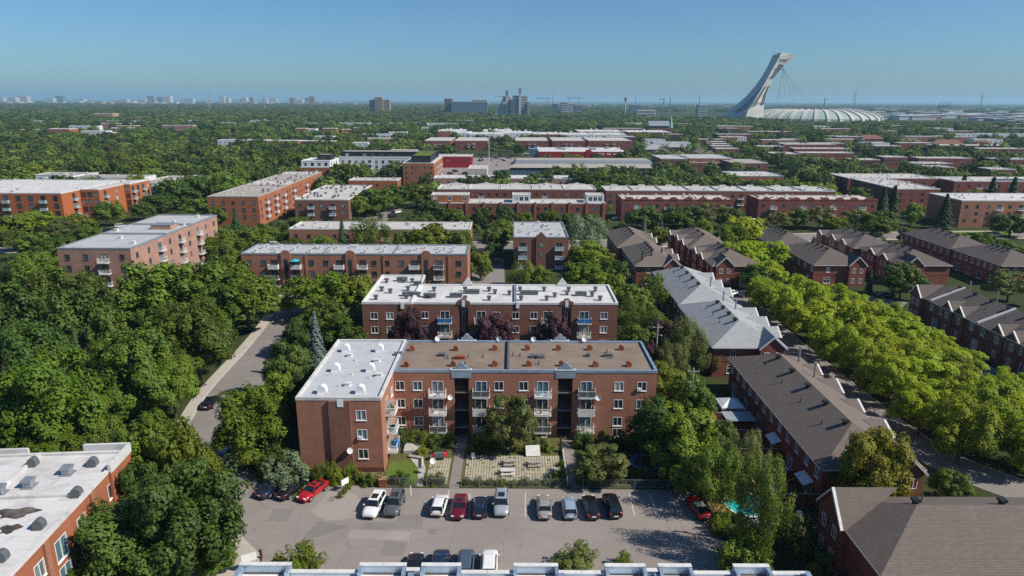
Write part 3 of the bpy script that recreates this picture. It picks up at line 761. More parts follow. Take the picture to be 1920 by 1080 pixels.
CROWN = {  # base height, lobes, lobe radius, lobe flattening, clumps per lobe, clump radius, clump flattening, inner share
    'dense': (0.05, 13, (0.28, 0.46), 0.90, 12, (0.11, 0.18), 0.85, 0.16), 'airy': (0.13, 15, (0.24, 0.42), 0.78, 11, (0.11, 0.19), 0.62, 0.12), 'loose': (0.10, 13, (0.22, 0.38), 0.85, 9, (0.10, 0.17), 0.9, 0.10),
    'bush': (0.0, 9, (0.30, 0.48), 0.9, 9, (0.12, 0.2), 0.9, 0.2), 'weep': (0.08, 13, (0.22, 0.36), 1.5, 10, (0.10, 0.16), 1.6, 0.12)}
def crown_points(seed, style, n, R=5.0, Ht=11.0):
    """leaf centres, normals, tones of a crown of radius R on a tree Ht tall: boughs carry clumps, clumps carry leaf sprays"""
    r = np.random.RandomState(seed); base, nl, lr, lf, ncl, cr_, cf, inner = CROWN[style]
    z0 = base * Ht; cz = (z0 + Ht) / 2; hz = (Ht - z0) / 2; Ld = []; Lr = []; ga = r.uniform(0, 6.28)
    for i in range(nl):
        u = (i + 0.5) / nl; zc = 1 - 1.55 * u + r.uniform(-0.12, 0.12); zc = max(-0.8, min(0.97, zc)); ga += 2.4 + r.uniform(-0.5, 0.5); q = math.sqrt(max(0, 1 - zc * zc)); Ld.append((q * math.cos(ga), q * math.sin(ga), zc)); Lr.append(r.uniform(*lr))
    Ld = np.array(Ld); Lr = np.array(Lr); Lc = Ld * ((1.0 - Lr * np.where(Ld[:, 2] > 0.6, lf, 1.0)) * r.uniform(0.72, 1.06, nl))[:, None]
    li = np.repeat(np.arange(nl), ncl); m = len(li); d = r.normal(size=(m, 3)) + Ld[li] * 0.9; d /= np.linalg.norm(d, axis=1, keepdims=True)
    cc = Lc[li] + d * (Lr[li] * r.uniform(0.45, 0.95, m))[:, None] * np.array((1, 1, lf)); crad = r.uniform(*cr_, m); tone_c = np.clip(r.uniform(0, 0.7, m) + r.uniform(0, 0.3, nl)[li], 0, 1)
    idx = r.choice(m, n, p=crad ** 2 / (crad ** 2).sum()); off = r.normal(size=(n, 3)); off /= np.linalg.norm(off, axis=1, keepdims=True); off *= r.uniform(0.25, 1, (n, 1)) ** 0.45
    C = cc[idx] + off * crad[idx][:, None] * np.array((1, 1, cf))
    N = off * 1.0 + d[idx] * 0.6 + np.array((0, 0, 0.35 if style != 'airy' else 0.9)) + r.normal(size=(n, 3)) * 0.32
    if style == 'airy': C[:, 2] -= 0.10 * (off[:, 0] ** 2 + off[:, 1] ** 2) * crad[idx] / 0.15 * r.uniform(0.2, 1, n)
    k = r.uniform(0, 1, n) < inner; kd = r.normal(size=(n, 3)); kd /= np.linalg.norm(kd, axis=1, keepdims=True); C[k] = (kd * r.uniform(0.2, 0.62, (n, 1)))[k]
    q_ = np.array((np.quantile(np.hypot(C[:, 0], C[:, 1]), 0.985),) * 2 + (np.quantile(C[:, 2], 0.995),)); C = C / q_; Lc = Lc / q_
    tone = np.clip(tone_c[idx] * 0.6 + r.uniform(0, 0.4, n), 0, 1)
    if style == 'bush': C[:, 2] = np.abs(C[:, 2]); P = C * np.array((R, R, Ht)); tg = Lc * np.array((R, R, Ht))
    else: P = C * np.array((R, R, hz)) + np.array((0, 0, cz)); tg = Lc * np.array((R, R, hz)) + np.array((0, 0, cz))
    return P, N, tone, r, tg

def trunk_mesh(name, seed, Ht=11.0, R=5.0, targets=None, r0=0.24, mat='bark'):
    r = random.Random(seed); b = MB(); top = Ht * 0.45
    b.tube((0, 0, -0.3), (0.05, 0.03, Ht * 0.16), r0 * 1.15, r0 * 0.9, 8); b.tube((0.05, 0.03, Ht * 0.16), (0.1, -0.05, top), r0 * 0.9, r0 * 0.6, 8); b.tube((0.1, -0.05, top), (0, 0.1, Ht * 0.82), r0 * 0.6, r0 * 0.12, 6)
    for t in (targets if targets is not None else []):
        z0 = Ht * r.uniform(0.18, 0.5); m = (t[0] * 0.5, t[1] * 0.5, z0 + (t[2] - z0) * 0.62)
        b.tube((0.06, 0, z0), m, r0 * 0.4, r0 * 0.22, 5); b.tube(m, tuple(t), r0 * 0.22, r0 * 0.05, 4)
    return b.mesh(name, M[mat])

LEAF = {
    'green': leafmat('leaf_green', (0.056, 0.096, 0.014), (0.180, 0.245, 0.026), 0.30),
    'deep': leafmat('leaf_deep', (0.042, 0.078, 0.016), (0.128, 0.192, 0.030), 0.28),
    'locust': leafmat('leaf_locust', (0.145, 0.220, 0.013), (0.440, 0.510, 0.024), 0.42),
    'locust_deep': leafmat('leaf_locust_deep', (0.060, 0.108, 0.013), (0.185, 0.258, 0.022), 0.32),
    'yellow': leafmat('leaf_yellow', (0.085, 0.132, 0.014), (0.245, 0.305, 0.024), 0.34),
    'gold': leafmat('leaf_gold', (0.15, 0.145, 0.015), (0.37, 0.32, 0.024), 0.34),
    'olive': leafmat('leaf_olive', (0.090, 0.108, 0.030), (0.235, 0.250, 0.064), 0.3),
    'silver': leafmat('leaf_silver', (0.110, 0.155, 0.075), (0.29, 0.345, 0.195), 0.28),
    'purple': leafmat('leaf_purple', (0.032, 0.016, 0.021), (0.105, 0.042, 0.054), 0.18),
    'spruce': leafmat('leaf_spruce', (0.026, 0.056, 0.021), (0.076, 0.128, 0.042), 0.12),
    'blue': leafmat('leaf_blue', (0.080, 0.120, 0.103), (0.20, 0.265, 0.23), 0.12),
    'far': leafmat('leaf_far', (0.040, 0.074, 0.020), (0.168, 0.232, 0.042), 0.28, 0.75, 0.8),
}
_tree = {}
def tree_meshes(style, leaf, seed, lod):
    key = (style, leaf, seed, lod)
    if key in _tree: return _tree[key]
    if style == 'spruce':
        r = np.random.RandomState(seed); n = (9000, 3500, 1200)[lod]; Ht = 11.0; Rb = 2.6
        z = 0.06 + 0.94 * r.uniform(0, 1, n) ** 1.5; lay = np.floor(z * 17) / 17; fr = (z - lay) * 17
        rad = (1 - lay) ** 0.9 * Rb * (1.0 - 0.45 * fr); ang = r.uniform(0, 2 * np.pi, n)
        br = 0.80 + 0.2 * np.sin(ang * 7 + lay * 40); rr = rad * br * r.uniform(0.35, 1.0, n) ** 0.5
        P = np.stack([rr * np.cos(ang), rr * np.sin(ang), 0.6 + lay * (Ht - 0.7) + fr * 0.45 - 0.16 * rr], 1)
        N = np.stack([np.cos(ang), np.sin(ang), np.full(n, 0.9)], 1) + r.normal(size=(n, 3)) * 0.4
        size = np.full(n, (0.17, 0.27, 0.45)[lod]) * r.uniform(0.7, 1.3, n)
        cr = leaf_mesh('crown', P, N, size, r.uniform(0, 1, n), LEAF[leaf], 0.4)
        b = MB(); b.tube((0, 0, -0.3), (0, 0, Ht * 0.95), 0.2, 0.03, 7); tk = b.mesh('trunk', M['bark'])
    else:
        n = {'dense': (17000, 6500, 2000), 'airy': (16000, 6000, 2000), 'loose': (13000, 5000, 1600), 'bush': (5000, 2200, 700), 'weep': (13000, 5000, 1600)}[style][lod]
        P, N, tone, r, cl = crown_points(seed, style, n)
        s0 = {'dense': 0.19, 'airy': 0.18, 'loose': 0.18, 'bush': 0.26, 'weep': 0.16}[style] * (1.0, 1.55, 2.6)[lod]
        cr = leaf_mesh('crown', P, N, s0 * r.uniform(0.65, 1.35, n), tone, LEAF[leaf], 0.62 if style != 'weep' else 0.4)
        tk = None
        if style != 'bush': tk = trunk_mesh('trunk', seed, targets=cl[:(15, 10, 5)[lod]])
    _tree[key] = (cr, tk)
    return _tree[key]

KIND = {  # kind: (style, leaf, object name, height the mesh was made for, radius the mesh was made for)
    'L': ('airy', 'locust', 'locust_tree'), 'LD': ('airy', 'locust_deep', 'locust_tree'), 'M': ('dense', 'deep', 'maple_tree'), 'D': ('dense', 'green', 'broadleaf_tree'), 'Y': ('dense', 'yellow', 'broadleaf_tree'),
    'O': ('loose', 'olive', 'crabapple_tree'), 'GO': ('dense', 'gold', 'broadleaf_tree'), 'W': ('weep', 'silver', 'willow_tree'), 'F': ('weep', 'olive', 'willow_tree'), 'P': ('dense', 'purple', 'purple_leaf_tree'),
    'S': ('spruce', 'spruce', 'spruce_tree'), 'B': ('spruce', 'blue', 'blue_spruce_tree'), 'G': ('weep', 'green', 'broadleaf_tree'),
    'b': ('bush', 'green', 'bush'), 'by': ('bush', 'yellow', 'bush'), 'bo': ('bush', 'olive', 'bush'), 'bd': ('bush', 'deep', 'bush'), 'bs': ('bush', 'silver', 'bush'), 'bp': ('bush', 'purple', 'bush'),
}
TREES = []
def tree(x, y, Rm, Ht, kind, label, group=None, rz=None, cat=None):
    """a tree standing at x, y with crown radius Rm and height Ht (metres)"""
    st, lf, nm = KIND[kind]; dist = math.hypot(x, y); lod = 0 if dist < 135 else (1 if dist < 330 else 2)
    cr, tk = tree_meshes(st, lf, rnd.randint(0, 3 if lod < 2 else 1) + 11, lod)
    isb = st == 'bush'
    e = empty(nm, (x, y, 0), rnd.uniform(0, 6.28) if rz is None else rz, label, cat or ('bush' if isb else 'tree'), group)
    R0 = 2.6 if st == 'spruce' else 5.0; e.scale = (Rm / R0, Rm / R0 * rnd.uniform(0.9, 1.1), Ht / 11.0)
    place('crown' if not isb else 'foliage', cr, e)
    if tk: place('trunk', tk, e)
    TREES.append((x, y, Rm, Ht))
    return e
def treeY(px, ytop, wpx, Y, kind, label, group=None):
    """a tree on the line y = Y, as tall as its top shows"""
    d = fw + rt * (px - 960) / F_PX + up * (540 - ytop - 0.03 * wpx) / F_PX; t = Y / d[1]; Ht = max(3.0, CAM_H + d[2] * t); dd = Y * math.cos(PITCH) + (CAM_H - Ht * 0.6) * math.sin(PITCH)
    return tree(d[0] * t, Y, 0.5 * wpx * dd / F_PX, Ht, kind, label, group)
def treepx(px, ytop, wpx, Ht, kind, label, group=None):
    """the same, from where its top shows in the photo"""
    wpx *= 1.08; x, y = G(px, ytop + 0.04 * wpx, Ht); d = y * math.cos(PITCH) + (CAM_H - Ht * 0.6) * math.sin(PITCH)
    return tree(x, y, 0.5 * wpx * d / F_PX, Ht, kind, label, group)
# ------------------------------------------------------------ ground, roads, car park
def sheet(name, pts, z, mat, label=None, kind='structure', thick=0.0):
    b = MB()
    if thick: b.prism(pts, z - thick, z)
    else: b.poly([(p[0], p[1], z) for p in pts])
    o = b.build(name, M[mat]); tag(o, label, None, None, kind); return o
def offset_line(c, d):
    out = []
    for i in range(len(c)):
        a = c[max(i - 1, 0)]; b = c[min(i + 1, len(c) - 1)]; dx, dy = b[0] - a[0], b[1] - a[1]; L = math.hypot(dx, dy)
        out.append((c[i][0] - dy / L * d, c[i][1] + dx / L * d))
    return out
def fine_line(c, step=3.0):
    """Catmull-Rom through the points"""
    out = []
    for i in range(len(c) - 1):
        p0, p1, p2, p3 = (np.array(c[max(i - 1, 0)]), np.array(c[i]), np.array(c[i + 1]), np.array(c[min(i + 2, len(c) - 1)]))
        n = max(2, int(np.linalg.norm(p2 - p1) / step))
        for k in range(n):
            t = k / n; out.append(tuple(0.5 * (2 * p1 + (p2 - p0) * t + (2 * p0 - 5 * p1 + 4 * p2 - p3) * t ** 2 + (3 * p1 - p0 - 3 * p2 + p3) * t ** 3)))
    out.append(tuple(c[-1])); return out
def ribbon(name, c, d0, d1, z, mat, label=None, thick=0.0):
    A = offset_line(c, d0); B_ = offset_line(c, d1); b = MB()
    for i in range(len(c) - 1):
        q = [A[i], B_[i], B_[i + 1], A[i + 1]]
        b.quad(*[(p[0], p[1], z) for p in q][::-1])
        if thick:
            for e in ((A, 1), (B_, -1)):
                s = [(e[0][i][0], e[0][i][1], z - thick), (e[0][i + 1][0], e[0][i + 1][1], z - thick), (e[0][i + 1][0], e[0][i + 1][1], z), (e[0][i][0], e[0][i][1], z)]
                b.quad(*(s if e[1] < 0 else s[::-1]))
    o = b.build(name, M[mat]); tag(o, label, None, None, 'structure'); return o

sheet('ground', [(-45000, -300), (45000, -300), (45000, 60000), (-45000, 60000)], 0.0, 'ground')

ST = fine_line([(-34, 69), (-38.5, 79), (-43.6, 90), (-47.2, 106), (-48.6, 128), (-50.5, 147), (-54, 165), (-61, 188), (-70, 212), (-74, 226)])
ribbon('street', ST, -4.0, 4.0, 0.008, 'asphalt_road')
ribbon('kerb', ST[6:], 4.0, 4.25, 0.13, 'kerb', None, 0.13)
ribbon('sidewalk', ST[6:], 4.25, 6.0, 0.125, 'sidewalk', None, 0.12)
ribbon('kerb', ST[12:], -4.25, -4.0, 0.13, 'kerb', None, 0.13)
AV = [(-420, 219), (-200, 221), (-70, 228), (0, 229), (60, 236), (150, 250), (420, 262)]
AVF = fine_line(AV, 12)
ribbon('avenue', AVF, -5.5, 5.5, 0.012, 'asphalt_road')
ribbon('sidewalk', AVF, 5.8, 7.6, 0.12, 'sidewalk', None, 0.12)
ribbon('sidewalk', AVF, -7.6, -5.8, 0.12, 'sidewalk', None, 0.12)
RR = fine_line([(82, 66), (70, 73), (61.5, 82), (58.3, 91), (57.2, 105), (56.6, 130), (57, 158), (60, 168), (72, 172), (84, 170), (96, 160)])
ribbon('crescent_road', RR, -3.2, 3.2, 0.016, 'asphalt_road')
ribbon('kerb', RR, -3.4, -3.2, 0.12, 'kerb', None, 0.12)
ribbon('crescent_road', fine_line([(84, 168), (86, 150), (87.5, 130), (87, 105), (84, 75)]), -2.6, 2.6, 0.020, 'asphalt_road')
ribbon('side_street', fine_line([(-6.5, 176), (-7, 205), (-7, 231)]), -4.6, 4.6, 0.016, 'asphalt_road')
sheet('yard_car_park', [(-11, 152), (30, 152), (30, 168), (-2, 168), (-2, 176), (-11, 176)], 0.010, 'asphalt_road')
ribbon('side_street', fine_line([(-56, 270), (-57, 295), (-52, 318), (-44, 330)]), -5, 5, 0.016, 'asphalt_road')
sheet('market_car_park', [(-52, 452), (-4, 452), (-4, 470), (16, 492), (16, 600), (-60, 600)], 0.010, 'asphalt_lot')
sheet('market_car_park', [(-60, 395), (-4, 395), (-4, 452), (-52, 452)], 0.012, 'asphalt_road')

LOT = [(-44, 87), (-38.5, 88.0), (-33.4, 80.2), (-17.0, 77.6), (22.6, 77.4), (23.6, 70), (25.6, 60), (26.2, 52), (-24, 52), (-27.2, 64.4), (-33.2, 68.2), (-40, 76)]
sheet('car_park', LOT[::1], 0.018, 'asphalt_lot')
sheet('sidewalk', [(-33.6, 70.2), (-37.6, 73.8), (-42, 74), (-39, 66), (-31, 57), (-25, 52), (-24.5, 53), (-27.4, 64.2)], 0.12, 'sidewalk', None, 'structure', 0.12)
rp = random.Random(4)
def patchpx(pts, mat, z=0.024):
    w = [G(*p) for p in pts][::-1]; out = []                      # edges a little ragged, as cut and re-laid asphalt is
    for i in range(len(w)):
        a, c = w[i], w[(i + 1) % len(w)]; n = max(2, int(math.hypot(c[0] - a[0], c[1] - a[1]) / 0.45))
        for k in range(n): out.append((a[0] + (c[0] - a[0]) * k / n + rp.uniform(-0.07, 0.07), a[1] + (c[1] - a[1]) * k / n + rp.uniform(-0.07, 0.07)))
    sheet('road_patch', out, z, mat)
Z1 = lambda x, y: (420 + x / 3.556, 880 + y / 3.556)
patchpx([Z1(918, 400), Z1(1318, 398), Z1(1328, 305), Z1(1160, 305), Z1(1150, 352), Z1(950, 352)], 'asphalt_patch')
patchpx([Z1(1046, 570), Z1(1190, 580), Z1(1222, 488), Z1(1070, 478)], 'asphalt_patch', 0.026)
patchpx([Z1(285, 345), Z1(420, 345), Z1(470, 268), Z1(335, 262)], 'asphalt_patch', 0.025)
patchpx([Z1(525, 465), Z1(600, 460), Z1(720, 420), Z1(835, 385), Z1(620, 345)], 'asphalt_patch', 0.023)
patchpx([Z1(40, 250), Z1(250, 130), Z1(215, 115), Z1(40, 215)], 'asphalt_patch', 0.028)
patchpx([Z1(580, 285), Z1(680, 345), Z1(850, 330), Z1(1000, 300), Z1(870, 160), Z1(700, 150)], 'asphalt_patch_pale', 0.022)
patchpx([Z1(1360, 435), Z1(1410, 438), Z1(1432, 402), Z1(1370, 395)], 'asphalt_patch', 0.027)
patchpx([Z1(820, 460), Z1(1230, 475), Z1(1250, 420), Z1(840, 400)], 'asphalt_patch_pale', 0.0215)
patchpx([(1075, 1023), (1092, 1023), (1092, 1015), (1077, 1014)], 'asphalt_patch', 0.027)
patchpx([Z1(688, 214), Z1(728, 216), Z1(752, 180), Z1(715, 178)], 'asphalt_patch', 0.029)
for i, (a, b_) in enumerate([((771, 930), (769, 902)), ((725, 970), (731, 930)), ((838, 968), (842, 920)), ((1190, 968), (1180, 925)), ((1232, 968), (1218, 925)), ((1272, 965), (1258, 930)), ((880, 975), (881, 925)), ((985, 970), (985, 925))]):
    p, q = G(*a), G(*b_); sheet('parking_line', [(p[0] - 0.06, p[1]), (p[0] + 0.06, p[1]), (q[0] + 0.06, q[1]), (q[0] - 0.06, q[1])], 0.030, 'paint_line')
# garden ground between the car park and the L-shaped block
sheet('planting_bed', [(-17, 77.9), (22.6, 77.7), (22.6, 91.2), (-16.9, 91.2)], 0.014, 'bed')
sheet('lawn', [(-16.6, 78.4), (-12.2, 78.4), (-12.2, 82.5), (-14.5, 84.6), (-16.6, 84.0)], 0.03, 'lawn')
sheet('planting_bed', [(-32, 80.2), (-28.2, 80.0), (-17, 78.2), (-17, 81.4), (-28, 81.4), (-32, 84)], 0.022, 'dry_soil')
sheet('lawn', [(-28.6, 77.8), (-27.2, 75.0), (-25.6, 76.6), (-24.2, 80.0), (-26, 80.4)], 0.035, 'lawn')
sheet('path', [(-8.0, 77.6), (-6.7, 77.6), (-6.5, 91), (-8.0, 91)], 0.04, 'asphalt_road')
sheet('path', [(7.7, 77.6), (9.0, 77.6), (8.8, 91), (7.4, 91)], 0.04, 'asphalt_road')
sheet('path', [(-14.2, 85.4), (-12.4, 85.3), (-11.6, 82.6), (-11.4, 78.0), (-12.2, 78.0), (-12.5, 82.2)], 0.045, 'concrete')
def pavers(x0, x1, y0, y1, seed):
    r = random.Random(seed); b = MB(); p = 0.36
    nx, ny = int((x1 - x0) / p), int((y1 - y0) / p)
    for i in range(nx):
        for j in range(ny):
            if r.random() < 0.04: continue
            x, y = x0 + i * p, y0 + j * p; b.box(x + 0.03, x + p - 0.03, y + 0.03, y + p - 0.03, 0.01, 0.06 + r.uniform(0, 0.015), 0, False)
    o = b.build('paving', M['paver']); tag(o, 'pale square garden paving with weeds in its joints', 'paving', None, 'stuff')
pavers(-11.2, -8.3, 78.6, 85.4, 1); pavers(-6.2, 7.2, 79.4, 86.2, 2)
sheet('planting_bed', [(24, 50), (36.5, 50), (36.5, 112), (24, 112), (22.8, 77)], 0.006, 'ground')
sheet('median_lawn', [(61, 86), (84, 78), (84, 160), (64, 164), (60, 150), (60.2, 100)], 0.006, 'ground')

# ------------------------------------------------------------ the L-shaped apartment block in the centre
AX, AY = -28.0, 81.5
A = empty('apartment_building', (AX, AY, 0), 0, 'L-shaped four-storey brick apartment block with one white and one brown gravel roof', 'building')
zr = (7.5, 4.72, 1.95); doorz = (6.95, 4.17, 1.4); MX = 11.0
ops = []
for x in (11.85, 14.4, 26.15, 29.7, 43.5, 46.8): ops += [(x - MX - 0.68, z, 1.36, 1.42, 'slide') for z in (*zr, 0.15)]
for x in (17.3, 23.6, 32.5, 38.8): ops += [(x - MX - 0.85, z, 1.7, 2.0, 'door', rnd.choice(['glass', 'glass_blind', 'glass_blue'])) for z in doorz] + [(x - MX - 0.68, 0.05, 1.36, 1.2, 'slide')]
REC = ((19.7, 21.8), (34.7, 36.8))
for a, b_ in REC: ops.append((a - MX, 0.02, b_ - a, 9.4, 'void', None, 2.4))
bl = [(12.5 - 3.0, z, 1.4, 1.4, 'slide') for z in zr]
wb = block(A, MX, 9.8, 37.9, 12.5, 10.4, 'brick_red', 'roof_gravel', 'blue_flashing', front=ops, pp=0.28, fine=True)
wfront = [(8.35 - 0.68, z, 1.36, 1.45, 'slide') for z in (7.55, 4.8, 1.95)]
wright = [(y, z, 1.7, 2.0, 'door') for y in (3.2,) for z in (7.0, 4.2, 1.4)] + [(7.2, z, 1.2, 1.3, 'slide') for z in (7.5, 4.7)]
block(A, 0, 0, 11.0, 22.3, 10.5, 'brick_red', 'roof_wing', 'roof_white', front=wfront, right=wright, pp=0.3, fine=True)
b = MB(); b.box(4.2, 7.0, -0.28, -0.002, 0, 10.36); b.build('brick_bay', M['brick_brown'], A)
b = MB(); b.box(5.4, 6.2, -0.34, -0.285, 9.6, 10.62); b.build('scupper', M['white_paint'], A)
b = MB(); b.box(-0.02, 11.02, -0.03, -0.004, 0.0, 0.7); b.build('plinth', M['brick_dark'], A)
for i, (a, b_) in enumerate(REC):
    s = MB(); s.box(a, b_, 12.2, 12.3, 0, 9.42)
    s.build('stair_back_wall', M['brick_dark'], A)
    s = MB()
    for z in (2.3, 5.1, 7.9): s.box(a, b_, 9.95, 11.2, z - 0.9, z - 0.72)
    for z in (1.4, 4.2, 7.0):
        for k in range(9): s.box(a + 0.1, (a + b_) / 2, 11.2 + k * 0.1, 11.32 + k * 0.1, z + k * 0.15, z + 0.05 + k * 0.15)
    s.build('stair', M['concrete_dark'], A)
    s = MB()
    for z in (1.4, 4.2, 7.0):
        s.box(a, b_, 9.98, 10.02, z + 0.98, z + 1.03)
        for k in range(12): s.box(a + 0.15 * k + 0.1, a + 0.15 * k + 0.13, 9.98, 10.02, z + 0.1, z + 0.98)
    s.build('stair_railing', M['black_metal'], A)
    m = (a + b_) / 2                                                                 # curved metal pediment over the stair
    for yy in (9.72, 22.1):
        s = MB(); w = (b_ - a) / 2 + 0.35
        pr = [(m - w, 9.45 if yy < 15 else 10.6), (m + w, 9.45 if yy < 15 else 10.6), (m + w, 10.78), (m + w * 0.72, 10.8), (m + w * 0.62, 11.15), (m + w * 0.38, 11.28), (m + w * 0.2, 11.7), (m, 11.85), (m - w * 0.2, 11.7), (m - w * 0.38, 11.28), (m - w * 0.62, 11.15), (m - w * 0.72, 10.8), (m - w, 10.78)]
        s.extr(pr, yy, yy + 0.42, 'y'); s.build('pediment', M['blue_flashing'], A)
        s = MB(); s.box(m - w - 0.1, m + w + 0.1, yy - 0.06, yy + 0.48, 10.66, 10.78); s.build('pediment_cornice', M['white_paint'], A)
kinds = [('white_paint', None), ('white_paint', 'off_white'), ('white_paint', 'vent_dark'), ('white_paint', None)]
k = 0
for x in (17.3, 23.6, 32.5, 38.8):
    for z in doorz:
        kd, so = kinds[(k * 7 + k // 3) % 4]; k += 1
        o = balcony(A, x - 1.25, 9.8, z - 0.04, 2.5, 1.25, 0, kd, so); balcony_things(o, 2.5, 1.25, k)
for z in (7.0, 4.2, 1.4):
    k += 1; o = balcony(A, 11.0, 2.7, z - 0.04, 2.8, 1.3, math.pi / 2, 'white_paint', None); balcony_things(o, 2.8, 1.3, k + 40); balcony_things(o, 2.8, 1.3, k + 60)
b = MB(); b.box(-0.45, 0.45, -0.3, 0.3, 0, 0.75); b.box(-0.3, 0.3, -0.25, 0.25, 0.75, 1.15); b.build('blue_tarpaulin', M['blue_cloth'], A, (12.0, 4.2, 1.36))
for (px, py) in ((772.8, 657), (854.7, 657), (928, 656), (989, 656), (1047, 656), (1106, 656), (1165, 656), (762.5, 687), (850, 686), (928, 686), (991.7, 686), (1052.8, 686), (1116.7, 687), (1179, 687)):
    g = G(px, py, 10.4); place('roof_vent', hood_mesh('rust', 0.88), A, (g[0] - AX, g[1] - AY, 10.38), rnd.uniform(-0.15, 0.15))
for (px, py) in ((649, 659), (712, 659), (630, 696), (695, 696), (605, 737), (676, 737)):
    g = G(px, py, 10.5); place('roof_vent', hood_mesh('white_paint', 1.28), A, (g[0] - AX, g[1] - AY, 10.48))
for (px, py, w) in ((656, 668, 0.7), (707, 678, 0.9), (652, 723, 0.8), (711, 705, 0.9)):
    g = G(px, py, 10.5); place('roof_box', boxvent_mesh('off_white', w, 0.7, 0.5), A, (g[0] - AX, g[1] - AY, 10.48))
for (px, py) in ((667, 676), (716, 671), (693, 709), (636, 724), (660, 702)):
    g = G(px, py, 10.5); place('vent_pipe', pipe_mesh('off_white', 0.5), A, (g[0] - AX, g[1] - AY, 10.48))
for (px, py, w, d) in ((829, 667, 1.1, 0.7), (1000, 670, 0.9, 0.7), (1013, 671, 1.2, 0.7), (1102, 668, 0.7, 0.6), (1140, 668, 1.4, 0.6), (862, 672, 1.6, 0.8), (747, 666, 1.2, 0.9)):
    g = G(px, py, 10.4); place('roof_box', boxvent_mesh('vent_dark' if w < 1.5 else 'rust', w, d, 0.45), A, (g[0] - AX, g[1] - AY, 10.38), rnd.uniform(-0.3, 0.3))
for (px, py) in ((840, 672), (878, 670), (872, 684), (1138, 661), (1146, 672), (962, 667), (975, 668), (906, 670), (1010, 683)):
    g = G(px, py, 10.4); place('vent_pipe', pipe_mesh('vent_dark', 0.6, 0.09), A, (g[0] - AX, g[1] - AY, 10.38))
g = G(953, 690, 10.4); b = MB(); b.box(g[0] - AX - 0.12, g[0] - AX + 0.12, 10.0, 22.0, 10.3, 10.75); b.build('fire_wall', M['rust'], A)
b = MB(); b.box(g[0] - AX - 0.17, g[0] - AX + 0.17, 10.0, 22.0, 10.75, 10.81); b.build('fire_wall_coping', M['vent_dark'], A)
for (x, y) in ((17.9 + 1.2, 9.6), (40.6, 9.6), (12.4 + 3.6, 22.1), (26, 22.1), (31.5, 22.1), (39.6, 22.1)): dish(A, (x, y, 6.0 if y < 12 else 10.5), rnd.uniform(-0.5, 0.5))
dish(A, (6.7, -0.45, 2.9), 0.5)
b = MB(); b.box(0, 0.55, -0.25, 0.1, 0, 0.42)
acm = b.mesh('air_conditioner', M['off_white'])
for (x, y, z) in ((7.75, 0, 4.86), (46.15, 9.8, 7.56), (26.0, 9.8, 4.78)): place('air_conditioner', acm, A, (x, y, z))

# ------------------------------------------------------------ the white-roofed block behind it
BX, BY = -28.6, 124.6
Bd = empty('apartment_building', (BX, BY, 0), 0, 'brick apartment block with bright white roof, second from the car park', 'building')
ops = []
for X in (-16.75, -3.0, 0.7, 4.2, 17.7): ops += [(X - BX - 9.5 - 0.7, z, 1.4, 1.4, 'slide') for z in (7.4, 4.6, 1.8)]
for X in (-12.9, -5.9, 6.95, 13.9): ops += [(X - BX - 9.5 - 0.9, z, 1.8, 2.1, 'door') for z in (6.85, 4.05, 1.25)]
REC2 = ((-10.2 - BX, -8.4 - BX), (9.6 - BX, 11.4 - BX))
for a, b_ in REC2: ops.append((a - 9.5, 0.02, b_ - a, 9.6, 'void', None, 0.8))
block(Bd, 9.5, 0.6, 39.4, 13.4, 10.4, 'brick_brown', 'roof_white', 'off_white', front=ops, pp=0.3, fine=True)
block(Bd, 0, 0, 9.5, 21.0, 10.55, 'brick_brown', 'roof_white', 'off_white', front=grid((2.2, 5.2), (7.4, 4.6, 1.8), 1.4, 1.4), left=grid((4, 8, 13, 18), (7.4, 4.6), 1.4, 1.4), pp=0.35, fine=True)
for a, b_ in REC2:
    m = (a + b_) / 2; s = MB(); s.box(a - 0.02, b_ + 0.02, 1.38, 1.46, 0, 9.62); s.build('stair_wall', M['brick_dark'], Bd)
    s = MB(); s.box(m - 0.28, m + 0.28, 1.30, 1.38, 4.6, 8.6); s.box(m - 0.28, m + 0.28, 1.30, 1.38, 0.8, 3.6); s.box(m - 0.6, m + 0.6, 1.30, 1.38, 8.75, 9.3); s.build('stair_frame', M['white_paint'], Bd)
    s = MB(); s.box(m - 0.2, m + 0.2, 1.27, 1.31, 4.7, 8.5); s.box(m - 0.2, m + 0.2, 1.27, 1.31, 0.9, 3.5); s.box(m - 0.5, m + 0.5, 1.27, 1.31, 8.85, 9.2); s.build('stair_window', M['glass'], Bd)
    s = MB(); s.extr([(a - 0.4, 10.2), (b_ + 0.4, 10.2), (b_ + 0.35, 10.9), (b_ - 0.2, 11.0), (m + 0.35, 11.5), (m - 0.35, 11.5), (a + 0.2, 11.0), (a - 0.35, 10.9)], 0.5, 0.8, 'y'); s.build('pediment', M['brick_brown'], Bd)
    s = MB(); s.extr([(m - 1.2, 10.6), (m + 1.2, 10.6), (m + 0.5, 11.6), (m, 12.3), (m - 0.5, 11.6)], 13.6, 13.9, 'y'); s.build('pediment', M['off_white'], Bd)
    s = MB(); s.box(m - 0.3, m + 0.3, 0.42, 0.49, 9.9, 11.2); s.build('scupper', M['white_paint'], Bd)
for x in (7.7, 29.7): s = MB(); s.box(x - 0.3, x + 0.3, 0.4 if x > 9 else -0.2, 0.54 if x > 9 else -0.06, 9.6, 10.8); s.build('scupper', M['white_paint'], Bd)
k = 0
for X in (-12.9, -5.9, 6.95, 13.9):
    for z in (6.85, 4.05, 1.25):
        k += 1; o = balcony(Bd, X - BX - 1.35, 0.6, z - 0.04, 2.7, 1.2, 0, 'white_paint', 'blue_cloth' if k in (1, 10) else None); balcony_things(o, 2.7, 1.2, k + 90)
